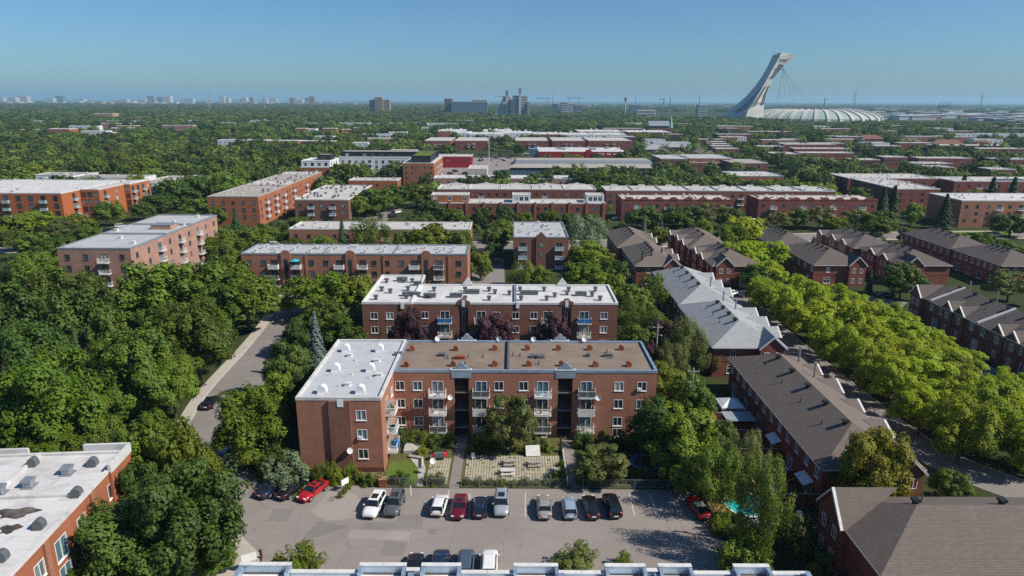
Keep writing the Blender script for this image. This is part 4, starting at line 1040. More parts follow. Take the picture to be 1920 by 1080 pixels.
b = MB(); b.box(29.0, 29.5, 0.95, 13.7, 10.3, 10.72); b.build('fire_wall', M['grey_metal'], Bd)
for (px, py) in ((725, 531), (757, 531), (773, 531), (716, 547), (732, 551), (765, 546), (705, 563), (762, 561), (814, 546), (807, 559), (872, 546), (917, 546), (928, 551), (955, 553), (975, 546), (1020, 546), (1066, 546), (1063, 553), (1116, 546), (1110, 556), (1125, 563), (1025, 563), (977, 563), (917, 563), (872, 563), (1040, 557), (785, 556)):
    g = G(px, py, 10.4); place('roof_vent', goose_mesh('vent_dark'), Bd, (g[0] - BX, g[1] - BY, 10.36 if g[0] - BX > 9.6 else 10.52))
for (px, py, w) in ((754, 528, 2.2), (783, 536, 1.6), (770, 556, 3.2), (806, 557, 2.4), (855, 557, 2.4), (885, 550, 3.0), (992, 552, 3.6), (1089, 554, 2.2)):
    g = G(px, py, 10.4); place('roof_unit', hvac_mesh('vent_dark', w, 1.0, 0.75), Bd, (g[0] - BX, g[1] - BY, 10.36 if g[0] - BX > 9.6 else 10.52))

# ------------------------------------------------------------ bottom edge: the roof with the stepped metal parapet, and the roof at lower left
R0 = empty('apartment_building', (-22.3, 20.0, 0), 0, 'apartment block at the bottom edge with stepped blue-grey metal parapet', 'building')
block(R0, 0, 0, 46.6, 28.0, 10.3, 'brick_red', 'roof_stained', 'grey_flashing', pp=0.0, back=grid(lin(3, 43, 10), (7.2, 4.4, 1.6), 1.4, 1.4))
XS = [(0, 3.6, 1), (3.6, 10.2, 0), (10.2, 14.8, 1), (14.8, 19.6, 0), (19.6, 23.2, 1), (23.2, 26.2, 0), (26.2, 32.9, 1), (32.9, 36.6, 0), (36.6, 40.2, 1), (40.2, 43.4, 0), (43.4, 46.6, 1)]
XS = [(-0.1, 4.2, 1), (4.2, 9.8, 0), (9.8, 13.7, 1), (13.7, 14.9, 2), (14.9, 18.2, 1), (18.2, 22.5, 0), (22.5, 26.2, 1), (26.2, 30.0, 0), (30.0, 33.4, 1), (33.4, 34.4, 2), (34.4, 37.2, 1), (37.2, 40.6, 0), (40.6, 43.6, 1), (43.6, 46.7, 0)]
for a, c, h in XS:
    zt = (10.62, 11.05, 10.85)[h]; t = MB(); pr = 0.0 if h != 1 else 0.35
    t.box(a + 0.02, c - 0.02, 27.75 + pr, 28.05 + pr, 10.2, zt)
    if h == 1:
        for xx in (a + 0.02, c - 0.3): t.box(xx, xx + 0.28, 27.2, 27.74 + pr, 10.2, zt - 0.05)
    t.build('parapet', M['blue_flashing'], R0)
    t = MB(); n = max(1, int((c - a) / 1.9))
    for q in range(n):
        x0 = a + (c - a) * q / n; x1 = a + (c - a) * (q + 1) / n; t.box(x0 + 0.015, x1 - 0.015, 27.68 + pr, 28.10 + pr, zt, zt + 0.05)
    t.build('coping', M['off_white'], R0)
for x in (-0.1, 46.3): t = MB(); t.box(x, x + 0.4, 0, 27.7, 10.2, 10.95); t.build('parapet', M['blue_flashing'], R0)
for x in (13.9, 26.2, 34.0, 40.4): t = MB(); t.box(x, x + 0.45, 0, 27.7, 10.2, 10.72); t.build('fire_wall', M['blue_flashing'], R0)
for (x, y) in ((7, 25.6), (20, 25.4), (29.5, 24.9), (38, 25.8), (44.6, 25.6)): place('roof_vent', hood_mesh('white_paint' if x != 38 else 'rust', 1.3), R0, (x, y, 10.28))

CB = empty('apartment_building', (-42.9, 68.6, 0), math.radians(4.5), 'brick building at lower left with soot-stained white roof', 'building')
cr = [(y, z, 1.5, 1.7, 'slide') for y in (2.2, 8.0, 15, 21) for z in (7.0, 4.2, 1.4)] + [(11.2, z, 1.9, 2.2, 'door', 'glass_blue') for z in (6.6, 3.8, 1.0)] + [(24.2, z, 1.0, 1.4, 'slide') for z in (7.2, 4.4, 1.6)]
block(CB, -34, -26, 34, 26, 10, 'brick_orange', 'roof_white', 'roof_white', right=cr, pp=0.25, fine=True)
for (y0, y1) in ((5.0, 5.6), (9.6, 10.3), (17.6, 18.2)): t = MB(); t.box(0.0, 0.25, -26 + y0, -26 + y1, 0, 9.9); t.build('brick_pier', M['brick_red'], CB)
t = MB(); t.box(0.003, 0.3, -4.4, -0.0, 0, 10.05); t.build('brick_bay', M['brick_orange'], CB)
for q in ((-4.6, 0.32, 0.0, 0.34, 11.0), (0.02, 0.34, -4.4, -0.01, 10.9), (-14, -10.5, 0.0, 0.34, 10.75), (-26, -21, 0.0, 0.34, 10.75)): t = MB(); t.box(*q[:4], 9.9, q[4]); t.build('raised_parapet', M['roof_white'], CB)
t = MB(); t.box(-34, 0, -8.9, -8.6, 9.95, 10.28); t.box(-9.3, -9.0, -8.5, 0, 9.95, 10.3); t.build('fire_wall', M['roof_white'], CB)
for (px, py, ra, rb) in ((30, 962, 1.7, 1.1), (18, 992, 0.8, 0.9)):
    g = G(px, py, 10); v = mathutils.Matrix.Rotation(-math.radians(4.5), 2) @ mathutils.Vector((g[0] + 42.9, g[1] - 68.6)); t = MB()
    t.poly([(v[0] + ra * math.cos(q) * (1 + 0.3 * math.sin(3 * q) + 0.15 * math.sin(7 * q)), v[1] + rb * math.sin(q) * (1 + 0.25 * math.cos(2 * q) + 0.15 * math.cos(5 * q)), 10.0) for q in lin(0, 6.1, 30)]); t.build('soot_stain', M['soot'], CB)
for (px, py) in ((63, 873), (175, 873), (145, 930), (75, 990), (5, 1050)):
    g = G(px, py, 10); v = mathutils.Matrix.Rotation(-math.radians(4.5), 2) @ mathutils.Vector((g[0] + 42.9, g[1] - 68.6)); place('roof_vent', hood_mesh('vent_dark', 1.05), CB, (v[0], v[1], 9.98))
for (px, py) in ((127, 888), (55, 912), (0, 925)):
    g = G(px, py, 10); v = mathutils.Matrix.Rotation(-math.radians(4.5), 2) @ mathutils.Vector((g[0] + 42.9, g[1] - 68.6)); place('roof_box', boxvent_mesh('grey_metal', 1.0, 1.0, 0.9), CB, (v[0], v[1], 9.98))
balcony(CB, 0.0, -26 + 20.2, 3.9, 2.4, 1.2, math.pi / 2, 'black_metal', None)

# ------------------------------------------------------------ terraces of houses with shingle roofs on the right
def lef(L, n, z=3.7, w=1.05, h=1.45, off=1.4): return [(a - w / 2, z, w, h, 'slide') for a in lin(off, L - off, n)]
def terrace(x, y, W, L, roof, label, gab=(), nl=8, hip1=True, hip0=True, rz=0.0, ez=6.0, ridge=8.8, wall='brick_town', door_left=True, fine=True, extra=(), gwall=None, nv=4, flip=False):
    e = empty('terraced_house', (x, y, 0), rz, label, 'houses')
    left = lef(L, nl) + ([(a - 0.9, 0.15, 1.8, 2.1, 'door') for a in lin(3.2, L - 3.2, max(2, nl // 2))] if door_left else lef(L, nl, 0.9))
    right = lef(L, nl) + lef(L, nl // 2, 0.9, off=3.4)
    front = [(W * 0.28 - 0.5, 3.7, 1.0, 1.4, 'slide'), (W * 0.28 - 0.9, 0.7, 1.8, 1.6, 'grid')]
    ya, yb = (W / 2 if hip0 else 0.5), (L - W / 2 if hip1 else L - 0.5)
    vents = [(W / 2 - 0.75, yy) for yy in lin(ya + 0.3, yb - 1.2, nv)]
    pipes = [(W * 0.27, yy + 1.3) for yy in lin(ya + 1, yb - 3, max(2, nv - 1))]
    hip_row(e, W, L, ez, ridge, wall, roof, gab, hip0, hip1, 0.45, front, right, left, vents, pipes, fine, gwall=gwall)
    return e
T1 = terrace(37.3, 73.0, 11.7, 36.0, 'shingle_brown', 'long brown-roofed brick terrace with fenced backyards and a white gazebo', [('f', 9.3, 4.2, 1.2, 8.0), ('r', 10, 5, 0.5, 7.1), ('r', 17, 4, 0.4, 6.9), ('r', 24, 5, 0.5, 7.1), ('r', 30.5, 4, 0.4, 6.9)], nl=12, nv=5)
T2 = terrace(34.6, 66.4, 12.2, 40.0, 'shingle_brown', 'brown-roofed brick terrace in the bottom right corner', [('f', 2.9, 5.2, 0.7, 8.9)], nl=10, rz=-math.pi / 2, ridge=9.0)
T3 = terrace(36.0, 114.5, 12.6, 25.5, 'shingle_grey', 'grey-shingled brick terrace just behind the long brown-roofed one', [('f', 10.2, 4.4, 1.0, 8.0), ('r', 7, 4.5, 1.0), ('r', 13, 4.5, 1.0), ('r', 19, 4.5, 1.0)], nl=7)
T3b = terrace(36.3, 140.8, 11.8, 28.5, 'shingle_grey', 'grey-shingled terrace partly hidden by trees, beyond the nearer grey one', [('r', 8, 4.5, 1.0), ('r', 15, 4.5, 1.0), ('r', 22, 4.5, 1.0)], nl=8)
T4 = terrace(33.0, 176.5, 11.8, 23.0, 'shingle_brown', 'brown-roofed terrace behind three dark conifers', [('f', 9.4, 4.2, 0.9, 8.0), ('r', 8, 4, 0.8), ('r', 15, 4, 0.8)], nl=7)
T4b = terrace(31.8, 200.2, 11.8, 24.5, 'shingle_brown', 'brown-roofed terrace beside the silvery willow', [('r', 8, 4, 0.8), ('r', 15, 4, 0.8)], nl=7)
T5 = terrace(53.6, 177.0, 12.2, 22.0, 'shingle_brown', 'brown-roofed terrace whose gabled end has white entrance steps', [('f', 3.0, 4.6, 0.8, 8.2), ('l', 9, 4.5, 0.8), ('l', 16, 4.5, 0.8)], nl=6, nv=3)
T5b = terrace(53.0, 199.4, 12.2, 25.0, 'shingle_brown', 'brown-roofed terrace with small white gable by the blue spruces', [('l', 6, 4.5, 0.8), ('l', 13, 4.5, 0.8), ('l', 21.5, 4.0, 1.2)], nl=6, nv=3)
T6 = terrace(81.0, 178.0, 13.6, 24.0, 'shingle_dark', 'dark-roofed terrace with twin-windowed front gable beside a clipped cedar', [('f', 11.3, 4.4, 0.9, 8.2)], nl=6)
T6b = terrace(79.5, 203.0, 12.8, 22.5, 'shingle_dark', 'dark-roofed terrace behind the twin-windowed one', [], nl=6)
T7 = terrace(104.2, 178.0, 13.2, 22.0, 'shingle_dark', 'terrace with tan and red brick bays facing a clipped cedar', [('f', 3.3, 4.6, 0.9, 8.2), ('l', 8, 4.5, 0.6), ('l', 15, 4.5, 0.6)], nl=6, gwall='brick_town', nv=3, wall='brick_town')
T7b = terrace(102.4, 200.6, 13.0, 24.0, 'shingle_dark', 'terrace with tan brick bays ending in a white gable', [('l', 6, 4.5, 0.6), ('l', 13, 4.5, 0.6), ('l', 21.5, 4.0, 1.0)], nl=6, nv=3, gwall='brick_tan')
T8 = terrace(131.2, 178.0, 13.4, 21.0, 'shingle_dark', 'dark-roofed terrace with timber back decks at the right edge', [], nl=8)
T8b = terrace(131.0, 199.6, 12.6, 25.0, 'shingle_dark', 'dark-roofed terrace beside the broad avenue at right', [], nl=8)
T9 = terrace(92.4, 112.0, 13.0, 40.0, 'shingle_dark', 'dark-roofed terrace with peaked dormers beyond the median trees', [('l', 6.5, 3.2, 0.35, 7.5), ('l', 10.5, 3.2, 0.35, 7.5), ('l', 22, 3.2, 0.35, 7.5), ('l', 26, 3.2, 0.35, 7.5), ('l', 36.5, 4.0, 1.0, 8.2)], nl=12, nv=6)
for yy in (16.0, 31.6):
    b = MB(); b.extr([(-0.5, 5.75), (-0.5, 6.1), (6.5, 9.05), (6.5, 8.7)], yy, yy + 0.5, 'y'); b.build('fire_wall_coping', M['off_white'], T9)
for xx, yy, h in ((8.2, 12, 1.6), (8.2, 24, 1.6), (8.4, 33, 1.4)):
    b = MB(); b.tube((xx, yy, 7.5), (xx, yy, 8.6 + h), 0.16, n=8); b.build('chimney_pipe', M['grey_metal'], T9)
for e, xx, yy in ((T1, 9.4, 31), (T1, 8.9, 24), (T3, 9.0, 17), (T3b, 8.5, 8), (T3, 8.0, 22)):
    b = MB(); b.tube((xx, yy, 7.0), (xx, yy, 9.6), 0.17, n=8); b.tube((xx, yy, 9.6), (xx, yy, 9.8), 0.26, n=8); b.build('chimney_pipe', M['grey_metal'], e)
# entrance steps and canopy of the gabled end house
b = MB(); b.box(7.0, 10.8, -1.6, -0.02, 3.0, 3.15); b.build('porch_roof', M['off_white'], T5)
b = MB()
for i in range(7): b.box(10.2 + i * 0.35, 10.55 + i * 0.35, -1.5, -0.3, 0, 1.3 - i * 0.18)
b.box(7.2, 10.2, -1.5, -0.05, 0, 1.3); b.build('entrance_steps', M['concrete'], T5)
place('railing', rail_mesh(3.0, 1.4), T5, (7.2, -0.06, 1.3))
# ------------------------------------------------------------ buildings in the middle distance
FOOT = [(-28, 21, 81, 104), (-29, 20.5, 124, 146), (-22.5, 24.5, 20, 48.4), (-80, -42, 40, 69), (36.5, 50, 72, 110), (34, 76, 53, 67), (35.5, 50, 113, 170), (31, 46, 175, 226), (52, 67, 176, 226), (79, 96, 177, 227), (101, 118.5, 177, 226), (130, 146, 177, 226), (91, 106, 111, 153)]
def flat(label, x, y, W, D, h, wall, roof, cop='off_white', nf=6, nr=4, rows=None, vents=6, rz=0.0, bal=(), rbal=(), pp=0.3, fine=False, seed=1, vk=None, frame='vent_dark', nl=0, win=(1.3, 1.4), balkind=('white_paint', None), group=None, name='apartment_building', pil=()):
    e = empty(name, (x, y, 0), rz, label, 'building', group); FOOT.append((min(x, x + W) - 1, x + W + 1, y - 1, y + D + 1))
    rows = rows or [h - 3.0 - 2.75 * i for i in range(int((h - 1.2) / 2.75))]
    fx = lin(W / (2 * nf), W - W / (2 * nf), nf) if nf else []; rx = lin(D / (2 * nr), D - D / (2 * nr), nr) if nr else []; lx = lin(D / (2 * nl), D - D / (2 * nl), nl) if nl else []
    ww, wh = win
    fo = [(a - (0.9 if i in bal else ww / 2), z - (0.5 if i in bal else 0), 1.8 if i in bal else ww, wh + (0.6 if i in bal else 0), 'door' if i in bal else 'slide') for i, a in enumerate(fx) for z in rows]
    ro = [(a - (0.9 if i in rbal else ww / 2), z - (0.5 if i in rbal else 0), 1.8 if i in rbal else ww, wh + (0.6 if i in rbal else 0), 'door' if i in rbal else 'slide') for i, a in enumerate(rx) for z in rows]
    block(e, 0, 0, W, D, h, wall, roof, cop, fo, ro, grid(lx, rows, ww, wh), (), pp, fine, frame)
    for i in bal:
        for z in rows: balcony(e, fx[i] - 1.3, 0, z - 0.54, 2.6, 1.2, 0, *balkind, step=0.25)
    for i in rbal:
        for z in rows: balcony(e, W, rx[i] - 1.3, z - 0.54, 2.6, 1.2, math.pi / 2, *balkind, step=0.25)
    for a, c in pil:
        b = MB(); b.box(a, c, -0.3, -0.004, 0, h + 0.55); b.extr([(a, h + 0.55), (c, h + 0.55), (a + (c - a) * 0.8, h + 1.0), (a + (c - a) * 0.5, h + 1.2), (a + (c - a) * 0.2, h + 1.0)], -0.3, -0.05, 'y'); b.build('stair_bay', M[wall], e)
        b = MB(); b.box((a + c) / 2 - 0.45, (a + c) / 2 + 0.45, -0.36, -0.306, 1.0, h - 1.2); b.build('stair_window', M['glass'], e)
    scatter_vents(e, 0, 0, W, D, h, vents, vk or [goose_mesh('off_white'), boxvent_mesh('grey_metal', 0.7, 0.7, 0.5), pipe_mesh('vent_dark', 0.6, 0.1)], seed)
    return e
def flatpx(label, x0, x1, yf, yb, h, *a, **k):
    p, q, r = G(x0, yf, h), G(x1, yf, h), G(x0, yb, h); y = (p[1] + q[1]) / 2
    return flat(label, p[0], y, q[0] - p[0], max(6.0, min(k.pop('maxd', 60), r[1] - p[1])), h, *a, **k)

E_ = flat('long brick apartment block with pale grey roof and arched stair bays', -69.0, 169.6, 57.6, 11.8, 10.0, 'brick_red', 'roof_grey', 'grey_flashing', 0, 0, vents=0, pp=0.3,
          pil=((10.2, 12.6), (26.6, 29.0), (45.9, 48.3)))
ops = []; bx = []
for px in (465, 492, 582, 609.5, 700, 724, 752, 859): ops += [((px - 960) / 7.37 + 69 - 0.7, z, 1.4, 1.4, 'slide') for z in (7.1, 4.3, 1.5)]
for px in (512, 554, 635, 679, 776, 822):
    x = (px - 960) / 7.37 + 69; ops += [(x - 0.9, z, 1.8, 2.1, 'door') for z in (6.5, 3.7, 0.9)]
    for i, z in enumerate((6.5, 3.7, 0.9)): o = balcony(E_, x - 1.3, -0.02, z, 2.6, 1.2, 0, 'white_paint', ('vent_dark', None, 'off_white')[int(px + i) % 3]); balcony_things(o, 2.6, 1.2, int(px) + i)
wo = [c for c in E_.children if c.name.startswith('wall')][0]; bpy.data.objects.remove(wo)
b = MB(); facade(b, (0, 0), (1, 0), 57.6, 0, 10, ops); facade(b, (57.6, 0), (0, 1), 11.8, 0, 10, ()); facade(b, (57.6, 11.8), (-1, 0), 57.6, 0, 10, ()); facade(b, (0, 11.8), (0, -1), 11.8, 0, 10, ()); b.build('wall', M['brick_red'], E_)
put_windows(E_, (0, 0), (1, 0), ops, True, 'vent_dark')
for (px, py) in ((493, 466), (501, 464), (514, 468), (526, 465), (517, 473), (551, 470), (560, 465), (582, 473), (592, 466), (600, 467), (616, 467), (619, 473), (632, 467), (660, 465), (690, 469), (668, 465), (685, 474), (713, 468), (719, 473), (722, 466), (752, 468), (765, 473), (770, 473), (782, 469), (797, 467), (822, 468), (825, 474), (834, 469), (852, 467), (848, 474), (480, 473)):
    g = G(px, py, 10); place('roof_vent', goose_mesh('off_white'), E_, (g[0] + 69, g[1] - 169.6, 9.97))
for x in (20.5, 38.5): b = MB(); b.box(x, x + 0.4, 0.3, 11.5, 9.9, 10.4); b.build('fire_wall', M['grey_flashing'], E_)
for x in (16.2, 36.0, 52.6): b = MB(); b.box(x, x + 0.5, -0.16, -0.004, 0, 9.8); b.build('brick_pier', M['brick_red'], E_)
um = MB(); um.lathe([(0.02, 0.6), (1.2, 0.1), (1.2, 0.05), (0.02, 0.5)], 10); um.tube((0, 0, -1.9), (0, 0, 0.55), 0.03)
tag(um.build('parasol', M['teal'], None, (G(554, 0, 0)[0] * 0 + (554 - 960) / 7.37, 169.6 - 0.9, 8.5)), 'turquoise parasol on a balcony of the long grey-roofed block', 'parasol')

F_ = flat('five-storey pinkish brick block with grey roof at left', -110.0, 161.4, 17.7, 50.0, 13.0, 'brick_pink', 'roof_grey', 'grey_flashing', 4, 9, rows=[10.3, 7.5, 4.5, 1.6], vents=6, bal=(2,), rbal=(2, 4, 6), fine=True, balkind=('white_paint', None), seed=5, win=(1.2, 1.4), vk=[boxvent_mesh('off_white', 0.9, 0.9, 0.8)])
for yy in (18.5, 33.0): b = MB(); b.box(0.3, 17.4, yy, yy + 0.4, 12.9, 13.45); b.build('fire_wall', M['grey_flashing'], F_)
b = MB(); b.box(9.5, 15, 26, 30, 12.97, 14.2); b.build('roof_access', M['brick_pink'], F_); b = MB(); b.box(9.4, 15.1, 25.9, 30.1, 14.2, 14.32); b.build('roof_access_cap', M['grey_metal'], F_)
G_ = flat('small three-storey brick block with gabled parapet and teal balconies', 0.4, 195.0, 16.0, 26.0, 9.5, 'brick_brown', 'roof_grey', 'grey_flashing', 3, 5, rows=[6.6, 3.9, 1.0], vents=16, bal=(0, 2), fine=True, seed=9, balkind=('white_paint', 'rail_glass'), nl=5)
b = MB(); b.extr([(6.6, 0), (9.4, 0), (9.4, 9.9), (8.0, 11.4), (6.6, 9.9)], -0.4, -0.004, 'y'); b.build('gable_bay', M['brick_brown'], G_)
for z in (6.8, 4.1): b = MB(); b.box(7.5, 8.5, -0.46, -0.405, z, z + 1.2); b.build('bay_window', M['glass_blind'], G_)
b = MB(); b.box(0.3, 15.7, 12.8, 13.2, 9.4, 9.95); b.build('fire_wall', M['off_white'], G_)
flat('low brick block hidden behind trees past the grey-roofed one', -70.3, 212.0, 57.0, 13.0, 8.6, 'brick_red', 'roof_pale', nf=14, nr=2, vents=24, bal=(2, 7, 11), seed=11)
for i, (x1, y0, d) in enumerate(((-98.6, 264.5, 37.5), (-99.2, 302.6, 19.5), (-99.6, 322.6, 25.5), (-99.9, 348.6, 16.5))):
    flat(('orange-brick four-storey block with dun roof, front unit of a long row', 'second unit of the long orange-brick row', 'third unit of the long orange-brick row', 'farthest unit of the long orange-brick row')[i], -118.4 - i * 0.3, y0, 19.8 - i * 0.5, d, 11.5 - 0.15 * i, 'brick_orange', ('roof_dun', 'roof_pale', 'roof_dun', 'roof_pale')[i], 'roof_dun', 5 if i == 0 else 0, 7 if d > 30 else 4, vents=12, rbal=(1, 3, 5) if d > 30 else (1,), bal=(), fine=i == 0, seed=20 + i, balkind=('grey_metal', 'off_white'), vk=[goose_mesh('off_white'), goose_mesh('vent_dark')], pp=0.25)
flat('three-storey brown-brick block with rows of dark roof vents', -89.0, 278.0, 22.0, 49.0, 8.5, 'brick_brown', 'roof_pale', nf=5, nr=9, vents=34, bal=(1, 3), seed=31, vk=[goose_mesh('vent_dark'), boxvent_mesh('vent_dark', 0.9, 0.9, 0.7)], balkind=('white_paint', 'rail_glass'))
flat('low orange-painted brick block beyond the dark-vented roof', -84.0, 352.0, 25.0, 12.0, 8.0, 'panel_orange', 'roof_pale', nf=6, nr=2, vents=14, seed=33)
# white and black condominium with brick wings
K_ = flat('white-clad condominium block with black top storey', -108.0, 432.0, 46.0, 16.0, 13.0, 'white_clad', 'roof_pale', 'white_clad', 11, 2, rows=[9.6, 6.6, 3.6, 0.8], vents=0, bal=(1, 4, 7), frame='black_metal', win=(1.5, 1.9), balkind=('grey_metal', 'off_white'), pp=0.9)
block(K_, 0.5, 2.2, 60, 13.0, 16.6, 'black_clad', 'roof_dun', 'black_clad', front=grid(lin(4, 42, 8), (13.9,), 2.4, 1.9), z0=12.9, pp=0.2, frame='black_metal')
Kl = flat('brick and white corner wing of the condominium', -124.5, 404.5, 18.0, 24.0, 9.6, 'brick_orange', 'roof_white', 'white_clad', 4, 5, rows=[6.4, 3.4, 0.6], vents=0, bal=(), rbal=(1, 3), frame='black_metal', balkind=('grey_metal', None))
block(Kl, 0.6, 0.8, 16.8, 22.0, 13.2, 'white_clad', 'roof_white', 'white_clad', front=grid((2.5, 6.5, 10.5, 14.5), (10.4,), 1.7, 1.9), right=grid((4, 10, 16), (10.4,), 1.7, 1.9), z0=9.5, pp=0.4, frame='black_metal')
block(Kl, 8, 9, 8, 9, 16.2, 'black_clad', 'roof_dun', 'black_clad', front=grid((4,), (13.9,), 2.4, 1.8), z0=13.0, pp=0.2, frame='black_metal')
Kr = flat('orange-brick end wing of the condominium with green roof', -63.0, 396.5, 18.0, 50.0, 13.0, 'brick_orange', 'roof_white', 'off_white', 5, 9, rows=[9.6, 6.6, 3.6, 0.8], vents=0, rbal=(2, 4, 6), win=(1.2, 1.8), frame='grey_metal')
block(Kr, 4.5, 4.0, 11, 40.0, 16.8, 'black_clad', 'lawn', 'black_clad', z0=12.9, pp=0.15, frame='black_metal')
flat('crimson metal-clad building beside the market car park', -57.0, 508.0, 27.0, 22.0, 8.0, 'red_metal', 'roof_pale', 'roof_pale', 4, 3, rows=[4.6], vents=3, win=(2.0, 1.4), seed=40)
# long terraces with flat roofs
Ma = flat('long red-brick terrace with scalloped rear parapet', -34.0, 310.0, 72.0, 18.0, 9.0, 'brick_town', 'roof_pale', nf=20, nr=3, vents=30, seed=41, bal=(5, 13))
for i in range(5):
    c = MB(); x = 7.2 + i * 14.4; c.extr([(x - 5, 9.0), (x + 5, 9.0), (x + 4, 9.5), (x + 1.5, 9.75), (x, 10.3), (x - 1.5, 9.75), (x - 4, 9.5)], 17.7, 18.06, 'y'); c.build('parapet_crest', M['off_white'], Ma)
    if i: c = MB(); c.box(x - 7.4, x - 7.0, 0.3, 17.6, 8.9, 9.4); c.build('fire_wall', M['off_white'], Ma)
Mb = flat('red-brick terrace with rooftop pavilions and brick piers', -33.5, 277.5, 71.6, 12.0, 7.4, 'brick_town', 'roof_pale', nf=22, nr=2, vents=12, seed=42, rows=[4.3, 1.4], win=(1.3, 1.6))
for i in range(11): c = MB(); x = 0.4 + i * 7.0; c.box(x, x + 0.9, -0.3, -0.004, 0, 8.0); c.build('brick_pier', M['brick_orange'], Mb)
for (x0, x1) in ((0.2, 15.5), (33.5, 41.0), (64.0, 71.2)): block(Mb, x0, 2.6, x1 - x0, 7.5, 10.4, 'brick_orange' if x0 < 1 else 'white_clad', 'roof_pale', 'off_white', front=grid(lin(1.6, x1 - x0 - 1.6, 3), (8.1,), 1.6, 1.8), z0=7.3, pp=0.25)
Na = flat('very long brick terrace with pale roof right of centre', 42.0, 307.0, 103.0, 16.5, 9.0, 'brick_brown', 'roof_pale', nf=28, nr=2, vents=40, seed=43, bal=(4, 16, 18))
for i in range(8): c = MB(); x = 6 + i * 12.8; c.extr([(x - 2, 9), (x + 2, 9), (x + 1.4, 9.9), (x - 1.4, 9.9)], 16.2, 16.56, 'y'); c.build('parapet_crest', M['off_white'], Na); c = MB(); c.box(x + 6.2, x + 6.6, 0.3, 16.0, 8.9, 9.4); c.build('fire_wall', M['grey_flashing'], Na)
def arched(label, x, y, W, D, seed):
    e = flat(label, x, y, W, D, 8.8, 'brick_town', 'roof_pale', 'brick_town', int(W / 4), 4, vents=int(W / 1.6), seed=seed, bal=tuple(range(1, int(W / 4), 3)), vk=[goose_mesh('off_white'), boxvent_mesh('vent_dark', 0.8, 0.8, 0.5)], rows=[5.6, 2.6], nl=5)
    for i in range(int(W / 6)):
        c = MB(); xx = 3.2 + i * 6; c.extr([(xx - 1.9, 8.7), (xx + 1.9, 8.7), (xx + 1.7, 9.3), (xx + 1.0, 9.8), (xx, 10.0), (xx - 1.0, 9.8), (xx - 1.7, 9.3)], -0.12, 0.3, 'y'); c.build('arched_parapet', M['brick_town'], e)
    return e
arched('arched-parapet brick terrace in front of the very long one', 45.0, 279.6, 46.0, 15.0, 44); arched('arched-parapet brick terrace at right of centre, nearer the avenue', 101.5, 280.5, 49.0, 15.0, 45)
# right-hand apartment rows
flat('brick row with pale roof behind conifers at right', 172.0, 352.0, 46.0, 22.0, 10.0, 'brick_town', 'roof_pale', nf=10, nr=4, vents=22, seed=46)
flat('deep brick row with stepped pale roof at right', 172.5, 308.0, 20.0, 42.0, 10.0, 'brick_town', 'roof_pale', nf=4, nr=6, vents=30, seed=47, nl=7)
flat('brick apartment row with white balconies behind tall spruces', 219.0, 340.0, 60.0, 20.0, 10.0, 'brick_town', 'roof_pale', nf=12, nr=4, vents=16, seed=48, bal=(2, 3, 7, 8))
flat('brick apartment block with many white balconies near the right edge', 176.5, 267.5, 60.0, 22.0, 10.5, 'brick_red', 'roof_white', nf=14, nr=4, vents=20, seed=49, bal=(3, 5, 8, 10), fine=False)
# orange panel-clad block at left, stepping back
for i, (x1, y0, d) in enumerate(((-177.4, 268.3, 46), (-169.6, 280.2, 34), (-167.0, 299.0, 17))):
    x0 = (-246, -177.3, -169.5)[i]
    o = flat(('orange panel-clad block at the left edge with white roof', 'middle bay of the orange panel-clad block', 'far end bay of the orange panel-clad block')[i], x0, y0, x1 - x0, d, 12.0 + 0.05 * i, 'panel_orange', 'roof_white' if i == 0 else 'roof_pale', 'roof_white', (14, 3, 1)[i], (3, 4, 4)[i], rows=[9.0, 6.0, 3.0, 0.4], vents=(10, 2, 1)[i], rbal=(0, 2), bal=(1, 3, 6, 9, 12) if i == 0 else (), win=(1.9, 2.1), frame='black_metal', seed=50 + i, balkind=('grey_metal', 'rail_glass'))
for i, (x, y, w, d) in enumerate(((-262, 351, 32, 12), (-268, 386, 28, 13), (-240, 372, 40, 14), (-190, 346, 22, 34), (-250, 366, 10, 20), (-178, 352, 12, 30))):
    flat(('low pale flat-roofed house row above the orange block', 'low dun-roofed house row by the red awning', 'low flat-roofed row behind the orange block', 'pale flat-roofed row with a red rooftop hut', 'narrow white-roofed link between the low rows', 'pale end house beside the red rooftop hut')[i], x, y, w, d, 6.6 + 0.1 * i, 'white_clad', 'roof_dun', nf=max(2, w // 5), nr=max(2, d // 6), vents=8, seed=60 + i, rows=[3.6, 0.9])
b = MB(); b.box(-1.4, 1.4, -1.2, 1.2, 0, 1.7); b.box(-1.5, 1.5, -1.3, 1.3, 1.7, 1.82); tag(b.build('rooftop_hut', M['red_cloth'], None, (G(338, 322, 8)[0], G(338, 322, 8)[1], 6.88)), 'bright red hut on a low pale roof', 'hut')
